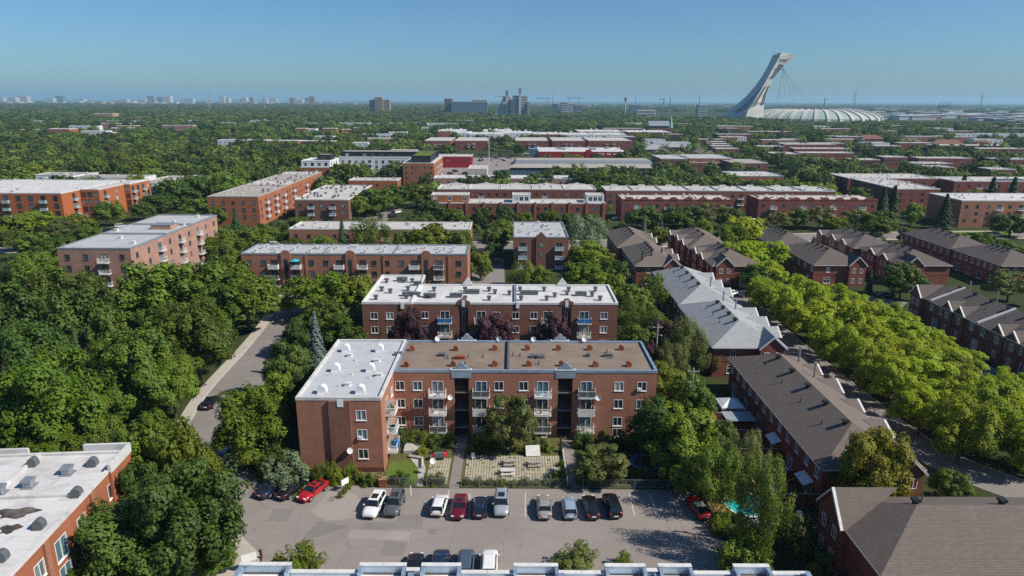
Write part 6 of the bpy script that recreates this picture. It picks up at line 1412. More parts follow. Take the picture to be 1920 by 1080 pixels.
carpx(825, 1057, 90, 'suv', 'navy', 'dark SUV roof just showing above the bottom parapet', PK)
carpx(873, 1057, 90, 'suv', 'greyblue', 'blue-grey SUV roof above the bottom parapet', PK)
carpx(917, 1057, 90, 'suv', 'white', 'white van roof above the bottom parapet', PK)
carpx(776, 1062, 90, 'sedan', 'black', 'black car almost hidden by the bottom parapet', PK)
carpx(395, 752, heading((380, 770), (412, 735)), 'sedan', 'black', 'black sedan parked at the kerb of the curving street')
carpx(418, 852, heading((410, 870), (425, 838)), 'sedan', 'greyblue', 'dark car in tree shade on the curving street')
carpx(968, 518, 95, 'suv', 'navy', 'dark blue SUV in the small yard behind the white roof')
for px, py, h, t, c, lb in ((455, 447, 5, 'suv', 'black', 'black SUV passing on the avenue at left'), (745, 397, 60, 'sedan', 'white', 'white sedan in the leafy cul-de-sac'), (736, 404, 60, 'suv', 'black', 'black car in the leafy cul-de-sac'), (1157, 409, 20, 'sedan', 'white', 'white car beside the long terraces'),
        (1402, 552, 5, 'suv', 'greyblue', 'grey-blue SUV by the gabled terrace with steps'), (1376, 549, 20, 'sedan', 'white', 'white car nose showing beside the grey-blue SUV'), (1868, 440, 5, 'suv', 'white', 'white van on the avenue at right'), (1662, 552, 5, 'sedan', 'navy', 'dark blue car between the cedar and the median trees'), (1407, 411, 15, 'suv', 'greyblue', 'blue car below the arched terraces'), (205, 432, 20, 'suv', 'navy', 'dark van behind the pinkish block'), (228, 424, 15, 'suv', 'white', 'white van behind the pinkish block')):
    carpx(px, py, h, t, c, lb, fine=py > 500)
r = random.Random(3)
for i in range(26):
    px, py = r.choice([(r.uniform(900, 1000), r.uniform(287, 303)), (r.uniform(842, 876), r.uniform(318, 330)), (r.uniform(895, 945), r.uniform(290, 312)), (r.uniform(935, 1015), r.uniform(296, 301))])
    carpx(px, py, r.choice((0, 90, 90, 270)), r.choice(('sedan', 'suv', 'hatch')), r.choice(list(PAINT)), 'small car standing in the market car park', 'cars in the market car park', fine=False)
# ------------------------------------------------------------ garden and car-park furniture
def thing(b, name, mats, loc, label, cat, rz=0.0, group=None): o = b.build(name, [M[m] for m in mats] if isinstance(mats, (list, tuple)) else M[mats], None, loc, rz); tag(o, label, cat, group); return o
def gpx(px, py, z=0.0): g = G(px, py, z); return (g[0], g[1], z)
def picnic(px, py, label, mat='wood_grey'):
    e = empty('picnic_table', gpx(px, py), 0.05, label, 'picnic table', 'picnic tables on the garden paving')
    for i in range(5): b = MB(); b.box(-0.95, 0.95, -0.4 + i * 0.16, -0.27 + i * 0.16, 0.72, 0.76); b.build('top_plank', M[mat], e)
    for s in (-0.75, 0.62): b = MB(); b.box(-0.95, 0.95, s, s + 0.13, 0.43, 0.47); b.box(-0.95, 0.95, s + 0.15, s + 0.28 if s < 0 else s + 0.28, 0.43, 0.47); b.build('bench', M[mat], e)
    for x in (-0.7, 0.7):
        b = MB(); b.tube((x, -0.7, 0.06), (x, -0.2, 0.72), 0.05, n=4); b.tube((x, 0.7, 0.06), (x, 0.2, 0.72), 0.05, n=4); b.box(x - 0.04, x + 0.04, -0.75, 0.75, 0.36, 0.43); b.build('leg_frame', M[mat], e)
picnic(957, 872, 'grey picnic table, left one of the pair with benches'); picnic(1003, 874, 'grey picnic table, right one of the pair with benches'); picnic(952, 890, 'low pinkish table nearest the chain-link fence', 'off_white')
e = empty('standing_board', gpx(1000, 858), 0.1, 'large pale grey board propped upright behind the picnic tables', 'board'); b = MB(); b.box(-1.0, 1.0, -0.03, 0.03, 0.2, 1.7); o = b.build('panel', M['off_white'], e); o.rotation_euler = (-0.6, 0, 0); b = MB(); b.box(-0.9, -0.8, 0.0, 0.9, 0, 0.1); b.box(0.8, 0.9, 0.0, 0.9, 0, 0.1); b.build('stand', M['wood'], e)
e = empty('garden_chair', gpx(888, 862), 0.4, 'white plastic chair at the corner of the paving', 'chair'); b = MB(); b.box(-0.25, 0.25, -0.25, 0.25, 0.4, 0.44); b.build('seat', M['white_paint'], e); b = MB(); b.box(-0.25, 0.25, 0.22, 0.27, 0.44, 0.95); b.build('backrest', M['white_paint'], e)
for sx in (-0.23, 0.19):
    for sy in (-0.23, 0.19): b = MB(); b.box(sx, sx + 0.04, sy, sy + 0.04, 0, 0.4); b.build('leg', M['white_paint'], e)
e = empty('barbecue', gpx(823, 862), 0.2, 'covered barbecue with red side on the small paved patio', 'barbecue'); b = MB(); b.box(-0.7, 0.7, -0.35, 0.35, 0.5, 1.05); b.build('cover', M['vent_dark'], e); b = MB(); b.box(0.705, 1.1, -0.3, 0.3, 0.55, 1.0); b.box(-1.05, -0.705, -0.25, 0.25, 0.6, 0.9); b.build('side_shelf', M['red_cloth'], e); b = MB(); b.box(-0.6, 0.6, -0.3, 0.3, 0.05, 0.5); b.build('cart', M['black_metal'], e)
e = empty('dish_antenna_post', gpx(812, 890), 0, 'white satellite dish on a thin post in the patio', 'dish'); b = MB(); b.tube((0, 0, 0), (0, 0, 1.9), 0.03); b.build('post', M['grey_metal'], e); o = place('dish', dish_mesh(), e, (0, 0, 2.05)); o.rotation_euler = (1.0, 0, 0.4)
e = empty('trampoline', gpx(1210, 878), 0, 'round trampoline with blue rim pad under the trees', 'trampoline'); b = MB(); b.lathe([(0.02, 0.86), (1.75, 0.86), (1.75, 0.84), (0.02, 0.84)], 28); b.build('jumping_mat', M['black_metal'], e); b = MB(); b.lathe([(1.72, 0.84), (1.72, 0.93), (2.1, 0.90), (2.1, 0.80)], 28); b.build('rim_pad', M['blue_cloth'], e)
for i in range(6): a = i * math.pi / 3; b = MB(); b.tube((2.0 * math.cos(a), 2.0 * math.sin(a), 0), (2.0 * math.cos(a), 2.0 * math.sin(a), 0.82), 0.03); b.build('leg', M['grey_metal'], e)
e = empty('swimming_pool', gpx(1398, 962), 0, 'turquoise above-ground pool half hidden by willow branches', 'pool'); b = MB(); b.lathe([(2.6, 0), (2.6, 1.2), (2.72, 1.2), (2.72, 1.25), (2.45, 1.25), (2.45, 1.0)], 28); b.build('pool_wall', M['off_white'], e); b = MB(); b.lathe([(2.46, 1.02), (0.01, 1.02)], 28); b.build('water', M['teal'], e); b = MB(); b.box(-4.6, -2.75, -1.5, 2.0, 1.0, 1.1); b.box(-4.6, -4.5, -1.5, -1.4, 0, 1.0); b.box(-2.9, -2.8, 1.9, 2.0, 0, 1.0); b.build('deck', M['wood'], e)
def bin_(px, py, lb): e = empty('waste_bin', gpx(px, py), 0.1, lb, 'bin'); b = MB(); b.box(-0.45, 0.45, -0.4, 0.4, 0.0, 1.05); b.build('box', M['wood_red'], e); b = MB(); b.box(-0.5, 0.5, -0.45, 0.45, 1.05, 1.15); b.build('lid', M['wood'], e)
bin_(708, 908, 'brown wooden bin box, left of the two by the wing corner'); bin_(718, 911, 'brown wooden bin box, right of the two by the wing corner')
def signboard(px, py, w, h, zt, lb, rz=0.0):
    e = empty('sign_board', gpx(px, py), rz, lb, 'sign'); b = MB(); b.box(-w / 2, w / 2, -0.03, 0.03, zt - h, zt); b.build('panel', M['white_paint'], e)
    for x in (-w / 2 + 0.06, w / 2 - 0.06): b = MB(); b.box(x - 0.04, x + 0.04, 0.035, 0.11, 0, zt); b.build('post', M['wood_grey'], e)
signboard(648, 920, 1.1, 0.75, 1.7, 'small white sign at the edge of the shrubs facing the car park', 0.9); signboard(470, 1072, 1.5, 0.9, 2.2, 'white sign board beside the sidewalk at the bottom', 0.5)
b = MB(); b.box(-0.12, 0.12, -0.1, 0.1, 0, 1.1); b.box(-0.15, 0.15, -0.13, 0.13, 1.1, 1.2); thing(b, 'hydrant_post', 'brick_dark', gpx(490, 1048), 'short dark red post next to the round bush', 'post')
def fence(pts, h, lb, step=2.4, mesh_=True):
    e = empty('chain_link_fence', (pts[0][0], pts[0][1], 0), 0, lb, 'fence'); o = pts[0]
    for a, c in zip(pts[:-1], pts[1:]):
        L = math.hypot(c[0] - a[0], c[1] - a[1]); n = max(1, round(L / step))
        for i in range(n + 1): x = a[0] + (c[0] - a[0]) * i / n - o[0]; y = a[1] + (c[1] - a[1]) * i / n - o[1]; b = MB(); b.tube((x, y, 0), (x, y, h + 0.06), 0.035, n=6); b.build('post', M['grey_metal'], e)
        b = MB(); A = (a[0] - o[0], a[1] - o[1]); C = (c[0] - o[0], c[1] - o[1])
        b.tube((*A, h), (*C, h), 0.025, n=5); b.tube((*A, 0.08), (*C, 0.08), 0.015, n=4)
        m = int(L / 0.22)
        for i in range(m):
            f0, f1 = i / m, min(1, (i + h / 0.22) / m)
            P = lambda f: (A[0] + (C[0] - A[0]) * f, A[1] + (C[1] - A[1]) * f)
            zz = h * min(1.0, (f1 - f0) * m * 0.22 / h); b.tube((*P(f0), 0.08), (*P(f1), 0.08 + zz * 0.97), 0.008, n=3, caps=False); b.tube((*P(f1), 0.08), (*P(f0), 0.08 + zz * 0.97), 0.008, n=3, caps=False)
        b.build('wire_mesh', M['grey_metal'], e)
    return e
fence([(-16.4, 78.0), (-12.3, 78.0)], 1.2, 'chain-link fence by the lawn and round hedge'); fence([(-10.9, 78.0), (-8.2, 78.0)], 1.2, 'short chain-link fence panel before the small patio'); fence([(-6.4, 77.9), (7.2, 77.9)], 1.2, 'long chain-link fence before the picnic paving'); fence([(9.2, 77.8), (22.4, 77.7)], 1.2, 'chain-link fence under the shrubs behind the car row')
e = empty('garden_gate', (-12.0, 78.0, 0), 0.9, 'open metal gate at the patio path', 'gate'); b = MB(); b.tube((0, 0, 0.1), (0, 0, 1.5), 0.03); b.tube((1.1, 0, 0.1), (1.1, 0, 1.5), 0.03); b.tube((0, 0, 1.5), (1.1, 0, 1.5), 0.025); b.tube((0, 0, 0.15), (1.1, 0, 0.15), 0.025); b.build('frame', M['grey_metal'], e); b = MB()
for i in range(9): b.tube((i * 0.125 + 0.05, 0, 0.15), (i * 0.125 + 0.05, 0, 1.5), 0.01, n=4)
b.build('bars', M['grey_metal'], e)
e = empty('garden_gate', (7.5, 78.0, 0), 1.2, 'open green-grey gate at the path by the picnic paving', 'gate'); b = MB(); b.tube((0, 0, 0.1), (0, 0, 1.5), 0.03); b.tube((1.1, 0, 0.1), (1.1, 0, 1.5), 0.03); b.tube((0, 0, 1.5), (1.1, 0, 1.5), 0.025); b.tube((0, 0, 0.15), (1.1, 0, 0.15), 0.025); b.build('frame', M['grey_metal'], e)
b = MB(); b.box(0, 0.25, 0, 9.0, 0, 0.55); thing(b, 'garden_wall', 'concrete', (7.15, 78.2, 0), 'low pale kerb wall along the right edge of the picnic paving', 'wall')
e = empty('entrance_ramp', (-15.4, 82.2, 0), 0, 'angled concrete ramp wall by the wing entrance', 'ramp'); b = MB(); b.tube((1.2, 3.2, 0.3), (3.0, 2.6, 0.3), 0.22, n=4); b.tube((3.0, 2.6, 0.3), (3.3, 0.2, 0.3), 0.22, n=4); b.build('low_wall', M['concrete'], e); b = MB(); b.box(0.2, 2.4, 4.2, 8.6, 0, 0.5); b.build('landing', M['concrete'], e)
# utility poles and wires
def pole(px, pyb, h, lb, arms=1, transf=False, name='utility_pole'):
    g = G(px, pyb); e = empty(name, (g[0], g[1], 0), 0, lb, 'utility pole'); b = MB(); b.tube((0, 0, -0.3), (0, 0, h), 0.16, 0.11, 10); b.build('mast', M['pole_wood'], e)
    for i in range(arms): b = MB(); b.box(-0.9, 0.9, -0.06, 0.06, h - 0.6 - i * 0.8, h - 0.48 - i * 0.8); b.build('crossarm', M['pole_wood'], e)
    for x in (-0.8, 0.0, 0.8): b = MB(); b.lathe([(0.05, h - 0.48), (0.06, h - 0.35), (0.02, h - 0.25)], 6, c=(x, 0)); b.build('insulator', M['off_white'], e)
    if transf: b = MB(); b.lathe([(0.02, h - 3.6), (0.32, h - 3.5), (0.34, h - 2.4), (0.2, h - 2.25), (0.02, h - 2.2)], 12, c=(-0.5, 0)); b.build('transformer', M['off_white'], e)
    b = MB(); b.box(0.12, 0.7, -0.04, 0.04, h - 2.0, h - 1.92); b.lathe([(0.02, h - 2.1), (0.14, h - 2.05), (0.02, h - 1.95)], 8, c=(0.75, 0)); b.build('lamp_arm', M['grey_metal'], e)
    return np.array((g[0], g[1], h - 0.25))
p1 = pole(1436, 1024, 9.0, 'weathered wooden utility pole by the pool', transf=False)
p2 = pole(1292, 800, 9.6, 'utility pole with transformer rising from the trees', transf=True)
p3 = pole(1227, 712, 10.4, 'slim utility pole beside the purple-leaf trees', arms=1)
p4 = np.array((29.5, 40.0, 8.7)); p5 = np.array((24.5, 150.0, 9.5))
def wire(a, b_, lb, sag=0.5):
    b = MB(); pts = [a + (b_ - a) * s - np.array((0, 0, 4 * sag * s * (1 - s))) for s in np.linspace(0, 1, 11)]
    for p, q in zip(pts[:-1], pts[1:]): b.tube(tuple(p - a), tuple(q - a), 0.018, n=4, caps=False)
    tag(b.build('power_line', M['black_metal'], None, tuple(a)), lb, 'wire', 'overhead wires along the backyards')
for dx in (-0.8, 0.8):
    o = np.array((dx, 0, 0)); sd2 = 'outer' if dx > 0 else 'inner'
    wire(p4 + o, p1 + o, sd2 + ' wire from the pool-side pole towards the bottom edge'); wire(p1 + o, p2 + o, sd2 + ' wire between the pool-side pole and the transformer pole'); wire(p2 + o, p3 + o, sd2 + ' wire between the transformer pole and the slim pole'); wire(p3 + o, p5 + o, sd2 + ' wire running on from the slim pole past the white roof')
g = G(1585, 880); wire(p1 + np.array((0, 0, -1)), np.array((37.2, 74.5, 5.0)), 'service wire from the pool-side pole to the brown-roofed terrace', 0.3)
def lamp(px, pyb, h, lb):
    g = G(px, pyb); e = empty('street_lamp', (g[0], g[1], 0), 0, lb, 'street lamp'); b = MB(); b.tube((0, 0, 0), (0, 0, h), 0.06, 0.045, 8); b.build('post', M['grey_metal'], e); b = MB(); b.lathe([(0.05, h - 0.3), (0.32, h), (0.36, h + 0.08), (0.02, h + 0.2)], 12); b.build('lamp_head', M['grey_metal'], e)
lamp(360, 1088, 3.6, 'round-headed street lamp at the bottom beside the maple'); lamp(1575, 935, 3.5, 'street lamp by the bottom right terrace'); lamp(848, 395, 6, 'street lamp near the cul-de-sac')
for px, pyb, h, lb in ((1690, 452, 9, 'dark traffic light pole on the avenue at right'), (1685, 470, 9, 'second dark pole on the avenue at right'), (630, 470, 8, 'street light pole on the avenue behind the grey roof')): lamp(px, pyb, h, lb)
e = empty('flood_light_mast', (*G(917, 308), 0), 0, 'tall white floodlight mast in the market car park', 'mast'); b = MB(); b.tube((0, 0, 0), (0, 0, 20), 0.2, 0.12, 8); b.build('mast', M['white_paint'], e); b = MB(); b.box(-1.6, 1.6, -0.3, 0.3, 19.6, 20.2); b.build('lamp_bar', M['grey_metal'], e)
# backyards of the brown-roofed terrace: fences of boards, gazebo, canopy, parasol, furniture
def board_fence(x0, y0, x1, y1, h, lb):
    e = empty('board_fence', (x0, y0, 0), math.atan2(y1 - y0, x1 - x0), lb, 'fence'); L = math.hypot(x1 - x0, y1 - y0); n = int(L / 0.3); k = ('plank', round(h, 2))
    if k not in _parts: b = MB(); b.box(0, 0.27, -0.02, 0.02, 0.05, h); _parts[k] = b.mesh('plank', M['wood_red'])
    for i in range(n): place('plank', _parts[k], e, (i * 0.3, 0, rnd.uniform(-0.03, 0.03)))
    b = MB(); b.box(0, L, 0.022, 0.09, 0.4, 0.5); b.box(0, L, 0.022, 0.09, h - 0.3, h - 0.2); b.build('rail', M['wood'], e)
    b = MB(); b.box(0, L, -0.05, 0.09, h + 0.03, h + 0.08); b.build('cap_board', M['wood_grey'], e)
YD = (73.4, 79.0, 84.6, 90.2, 95.8, 101.4)
for i, y in enumerate(YD): board_fence(30.6, y, 37.2, y, 1.9, ('reddish board fence dividing the nearest backyard of the terrace', 'board fence between the first and second backyards', 'board fence between the second and third backyards', 'board fence between the third and fourth backyards', 'board fence behind the timber-topped canopy', 'board fence beyond the white gazebo')[i])
board_fence(30.5, 73.4, 30.5, 84.5, 1.8, 'long board fence behind the two nearest backyards'); board_fence(30.5, 84.7, 30.5, 101.4, 1.8, 'long board fence behind the farther backyards')
sheet('backyard_paving', [(30.7, 73.5), (37.2, 73.5), (37.2, 101.3), (30.7, 101.3)], 0.03, 'wood_red')
e = empty('gazebo', (34.2, 98.4, 0), 0, 'white pyramid-topped gazebo in the backyards', 'gazebo'); b = MB(); b.v = [(-1.8, -1.8, 2.4), (1.8, -1.8, 2.4), (1.8, 1.8, 2.4), (-1.8, 1.8, 2.4), (0, 0, 3.3)]; b.f = [(0, 1, 4), (1, 2, 4), (2, 3, 4), (3, 0, 4)]; b.m = [0] * 4; b.build('canopy', M['white_paint'], e); b = MB()
for s in ((-1.8, -1.8, 1.8, -1.79), (1.79, -1.8, 1.8, 1.8), (-1.8, 1.79, 1.8, 1.8), (-1.8, -1.8, -1.79, 1.8)): b.box(s[0], s[2], s[1], s[3], 2.12, 2.39)
b.build('valance', M['white_paint'], e)
for sx in (-1.7, 1.7):
    for sy in (-1.7, 1.7): b = MB(); b.tube((sx, sy, 0), (sx, sy, 2.4), 0.05); b.build('leg', M['grey_metal'], e)
e = empty('pergola', (34.0, 93.4, 0), 0, 'flat translucent canopy next to the white gazebo', 'canopy'); b = MB(); b.box(-2.2, 2.2, -1.6, 1.6, 2.5, 2.56); b.build('roof_sheet', M['rail_glass'], e); b = MB()
for i in range(8): b.box(-2.2, 2.2, -1.6 + i * 0.44, -1.53 + i * 0.44, 2.56, 2.62)
b.build('rafters', M['wood_grey'], e)
for sx in (-2.1, 2.1):
    for sy in (-1.5, 1.5): b = MB(); b.box(sx - 0.06, sx + 0.06, sy - 0.06, sy + 0.06, 0, 2.5); b.build('leg', M['wood'], e)
e = empty('parasol', (36.3, 83.6, 0), 0, 'closed dark red parasol by the terrace wall', 'parasol'); b = MB(); b.tube((0, 0, 0), (0, 0, 2.5), 0.03); b.build('pole', M['wood'], e); b = MB(); b.lathe([(0.2, 0.9), (0.26, 1.1), (0.2, 1.9), (0.03, 2.6)], 8); b.build('folded_cover', M['red_cloth'], e)
def sofa(x, y, rz, lb): 
    e = empty('garden_sofa', (x, y, 0), rz, lb, 'sofa'); b = MB(); b.box(-1.0, 1.0, -0.4, 0.4, 0.05, 0.4); b.build('base', M['black_metal'], e); b = MB(); b.box(-0.98, 0.98, -0.38, 0.3, 0.4, 0.55); b.build('seat', M['rail_glass'], e); b = MB(); b.box(-1.0, 1.0, 0.3, 0.45, 0.4, 0.85); b.build('backrest', M['rail_glass'], e)
sofa(33.2, 82.8, 0, 'pale cushioned garden sofa against the board fence'); sofa(32.0, 81.2, 1.57, 'pale cushioned garden sofa facing the parasol'); sofa(33.6, 77.0, 0, 'garden sofa in the nearest backyard'); sofa(33.0, 100.6, 0.3, 'white lounger beyond the gazebo')
for x, y, lb in ((33.5, 75.5, 'dark round-edged table in the nearest backyard'), (33.4, 81.6, 'dark low table between the cushioned sofas'), (34.0, 87.5, 'dark dining table in the third backyard')):
    e = empty('garden_table', (x, y, 0), 0, lb, 'table'); b = MB(); b.box(-0.8, 0.8, -0.45, 0.45, 0.68, 0.74); b.build('table_top', M['black_metal'], e)
    for sx in (-0.7, 0.64):
        for sy in (-0.38, 0.32): b = MB(); b.box(sx, sx + 0.06, sy, sy + 0.06, 0, 0.68); b.build('leg', M['black_metal'], e)
for y0 in (76.2, 86.6): b = MB(); b.extr([(-1.3, 2.25), (-0.05, 2.75), (-0.05, 2.82), (-1.3, 2.32)], y0 - 1.4 - 73.0, y0 + 1.4 - 73.0, 'y'); b.build('awning', M['white_paint'], T1)
b = MB(); b.lathe([(0.02, 0), (0.45, 0), (0.5, 0.9), (0.3, 1.4), (0.02, 1.5)], 14); thing(b, 'gas_tank', 'white_paint', (34.0, 70.6, 0), 'white rounded tank between the terraces', 'tank'); b = MB(); b.box(-0.6, 0.6, -0.4, 0.4, 0, 0.9); b.box(-0.64, 0.64, -0.44, 0.44, 0.9, 1.0); thing(b, 'storage_box', 'off_white', (30.9, 69.8, 0), 'white storage box beside the tank', 'box')
b = MB(); b.v = [(-6, -4, 3), (6, -4, 3), (6, 4, 3), (-6, 4, 3), (0, 0, 5.5)]; b.f = [(0, 1, 4), (1, 2, 4), (2, 3, 4), (3, 0, 4)]; b.m = [0] * 4
for sx in (-5.8, 5.6):
    for sy in (-3.8, 3.6): b.box(sx, sx + 0.2, sy, sy + 0.2, 0, 3)
thing(b, 'party_tent', 'tent_red', (*G(193, 303), 0), 'bright red peaked tent by the park at left', 'tent')
sheet('park_lawn', [G(-60, 305), G(112, 305), G(118, 290), G(-60, 290)], 0.03, 'lawn'); sheet('lawn', [G(150, 437), G(205, 437), G(230, 425), G(190, 423)], 0.03, 'lawn'); sheet('lawn', [G(1750, 452), G(1890, 452), G(1900, 432), G(1780, 432)], 0.03, 'lawn'); sheet('lawn', [G(740, 395), G(770, 382), G(790, 370), G(765, 365)], 0.03, 'lawn')
sheet('playground_surface', [(-72, 118), (-58, 118), (-58, 132), (-72, 132)], 0.03, 'blue_cloth')
# ------------------------------------------------------------ trees and shrubs
# left of the street
LFT = [
 (46, 473, 120, 14, 'G', 'grey-green tree at the left edge level with the pinkish block'), (160, 510, 70, 11, 'D', 'small tree below the corner of the pinkish block'), (140, 540, 110, 13, 'M', 'dark tree left of the forked-trunk one, hiding the side street'), (5, 530, 110, 14, 'M', 'dark tree at the very left edge above the broad dark one'), (48, 598, 130, 14, 'M', 'broad dark tree at the left edge half way down'), (100, 500, 80, 12, 'D', 'green tree between the grey-green one and the pinkish block'),
 (277, 492, 135, 14, 'D', 'large tree with forked trunk below the pinkish block'), (360, 488, 125, 14, 'D', 'large tree right of the forked-trunk one'), (455, 496, 130, 14, 'LD', 'locust overhanging the top of the curving street'), (405, 530, 90, 12, 'LD', 'locust set back from the top of the street'), (358, 563, 135, 15, 'D', 'tall tree over the sidewalk in the middle of the street bend'), (252, 618, 140, 15, 'D', 'tall tree right of the blue playground'), (312, 650, 90, 12, 'LD', 'tree beside the parked black sedan'), (200, 575, 80, 12, 'M', 'dark tree behind the blue playground'), (300, 570, 100, 13, 'D', 'tree between the forked-trunk one and the street bend'), (190, 640, 90, 12, 'D', 'tree hiding most of the blue playground'), (400, 575, 70, 11, 'LD', 'slim tree nearest the sidewalk of the street bend'),
 (85, 660, 185, 16, 'LD', 'biggest locust low on the left edge'), (10, 700, 120, 13, 'D', 'tree at the left edge above the white roof'), (165, 745, 90, 10, 'LD', 'small locust between the two biggest trees'), (95, 815, 110, 7, 'LD', 'low tree just above the white roof parapet'), (135, 605, 36, 10, 'S', 'thin pale spruce in the left mass'), (190, 812, 90, 9, 'D', 'tree above the raised corner of the white roof'),
 (272, 778, 130, 12, 'Y', 'yellow-green maple left of the street bend'), (332, 792, 120, 13, 'Y', 'yellow-green crown at the kerb of the street bend'), (345, 868, 190, 13, 'M', 'big dark maple beside the lower sidewalk'), (222, 948, 190, 9.5, 'M', 'dense dark maple in front of the orange brick wall'), (400, 1010, 70, 4, 'D', 'small tree under the big dark maple'), (268, 868, 90, 10, 'M', 'dark maple tucked behind the corner of the white roof'),
 (462, 728, 130, 11, 'Y', 'yellow-green tree between street and white-roofed wing'), (520, 700, 70, 8, 'Y', 'smaller yellow-green tree behind the one by the wing'), (535, 640, 90, 10, 'M', 'dark tree left of the blue spruce'), (565, 695, 80, 8, 'M', 'dark tree in the shade behind the wing'), (495, 812, 90, 5, 'bd', 'dark shrub mass in the shade of the wing'), (510, 850, 50, 3.5, 'bd', 'dark bush left of the pale shrub')]
for t in LFT: treepx(*t[:5], t[5], 'trees left of the curving street')
treepx(588, 578, 62, 13, 'B', 'tall blue-grey spruce behind the white-roofed wing'); treepx(560, 640, 50, 9, 'S', 'dark spruce tucked beside the blue-grey one')
treepx(533, 848, 88, 4.2, 'bs', 'pale silvery shrub at the corner of the brick wing'); treepx(545, 1030, 110, 3.6, 'by', 'round yellow-green bush at the bottom of the car park')
MID = [
 (575, 518, 110, 9, 'Y', 'yellow-green tree left in front of the grey-roofed block'), (625, 510, 100, 9.5, 'Y', 'yellow-green tree in the middle of the grey-roofed front'), (672, 515, 70, 9, 'Y', 'yellow-green tree by the white roof wing'), (610, 560, 110, 9, 'D', 'green tree between the two white roofs'), (650, 585, 100, 8, 'D', 'green tree left of the purple-leaf trees'), (705, 575, 100, 7.5, 'D', 'green tree at the corner of the white-roofed block'), (560, 590, 70, 8, 'M', 'dark tree behind the blue-grey spruce top'),
 
 (985, 488, 66, 7, 'G', 'feathery green tree in the yard behind the white roof'), (1010, 500, 50, 5, 'D', 'small tree before the teal-balcony block'), (900, 470, 46, 8, 'D', 'slim tree at the end of the grey-roofed block'), (1100, 402, 76, 13, 'W', 'tall silvery willow beside the teal-balcony block'), (1105, 452, 84, 8, 'Y', 'yellow-green tree under the silvery willow'), (1100, 488, 90, 8, 'Y', 'second yellow-green tree below the willow'), (1150, 485, 60, 8, 'D', 'tree before the terrace with conifers'), (1135, 510, 80, 8, 'Y', 'yellow-green tree right of the white roof corner'), (1190, 535, 70, 8, 'D', 'green tree left of the grey shingles'), (1225, 510, 70, 10, 'G', 'dark feathery tree before the grey shingles'), (1180, 560, 90, 9, 'G', 'feathery tree at the right end of the white-roofed block'), (1225, 575, 70, 9, 'G', 'feathery tree left of the grey terrace front'), (1195, 610, 90, 8, 'D', 'green tree behind the gravel roof corner'),
 (1245, 600, 60, 9, 'P', 'purple-leaf tree beside the slim pole'), (1215, 640, 50, 7, 'P', 'smaller purple-leaf tree by the gravel roof'), (1290, 592, 86, 11, 'F', 'olive willow before the grey terrace end'), (1262, 640, 70, 8, 'F', 'olive willow beside the slim pole'), (1330, 640, 50, 6, 'F', 'small olive willow between the terraces'),
 (1245, 685, 110, 7.5, 'Y', 'bright yellow-green tree at the gravel roof corner'), (1300, 700, 90, 8, 'D', 'tree around the transformer pole'), (1235, 745, 105, 9, 'M', 'dark tree shading the right end of the brick block'), (1290, 765, 140, 9, 'Y', 'bright tree left of the backyards'), (1335, 780, 90, 8, 'D', 'tree against the backyard fence'), (1350, 830, 120, 8.5, 'G', 'feathery tree by the nearest backyards'), (1292, 845, 75, 4.5, 'M', 'dark shrub mass right of the trampoline'), (1285, 850, 85, 5.0, 'Y', 'bright bushy tree behind the lone red car'), (1410, 985, 80, 5, 'by', 'bright bush below the pool'), (1390, 1010, 80, 4, 'b', 'green bush at the car park corner'), (1465, 940, 60, 5, 'O', 'sparse olive tree behind the wooden pole'), (1500, 960, 50, 6, 'O', 'small olive tree beside the gabled wall'),
 (957, 740, 104, 8.5, 'O', 'olive crabapple in front of the brick block'), (1130, 834, 105, 5.2, 'O', 'wide olive crabapple behind the parked cars'), (1075, 1028, 100, 2.6, 'bo', 'sprawling bush at the bottom of the car park'), (1170, 1034, 40, 1.8, 'b', 'small bush by the bottom parapet'), (1785, 880, 70, 4.5, 'D', 'young tree beside the curving road at right')]
for t in MID: treepx(*t[:5], t[5])
for i, (px, yt, w, lb) in enumerate(((1205, 468, 20, 'left'), (1222, 466, 20, 'middle'), (1241, 462, 20, 'right'))): treepx(px, yt, w, 9.5, 'S', lb + ' one of the three dark conifers by the terrace')
treepx(1209, 405, 20, 9, 'B', 'blue spruce nearest the brown roofs'); treepx(1241, 410, 22, 9, 'B', 'second blue spruce by the brown roofs')
treepx(1635, 500, 22, 7, 'S', 'clipped narrow cedar at the terrace gable'); treepx(1697, 492, 80, 9, 'M', 'dark maple before the dormered terrace'); treepx(1900, 505, 90, 8, 'O', 'olive tree at the right edge beyond the dormered terrace')
# hedges and shrubs of the garden
SH = [((-15.6, 89.5), 1.5, 2.0, 'bd'), ((-13.2, 89.3), 1.7, 2.2, 'b'), ((-11, 89.2), 1.6, 2.1, 'bd'), ((-9.2, 89.4), 1.2, 1.8, 'b'), ((-4.8, 88.6), 1.4, 2.0, 'bd'), ((-2.5, 88.4), 1.5, 1.9, 'b'), ((4.3, 88.6), 1.3, 1.6, 'bo'), ((10.5, 88.5), 1.9, 2.6, 'bd'), ((13.0, 88.2), 1.8, 2.5, 'b'), ((15.6, 88.6), 1.8, 2.4, 'bd'), ((18.4, 88.4), 2.0, 2.8, 'bd'), ((20.6, 86.6), 2.2, 3.4, 'bd')]
for i, (p, R_, h, k) in enumerate(SH): tree(*p, R_, h, k, 'leafy shrub in the hedge along the brick block front', 'hedge shrubs along the brick block')
SH2 = [(-14.4, 79.2, 1.5, 1.5, 'bd', 'round dark hedge by the lawn gate'), (-9.6, 78.9, 1.2, 1.2, 'bo', 'clipped hedge before the small patio'), (-10.9, 79.0, 0.9, 1.1, 'bo', 'smaller clipped hedge before the small patio')]
for x, y, R_, h, k, lb in SH2: tree(x, y, R_, h, k, lb)
r = random.Random(12)
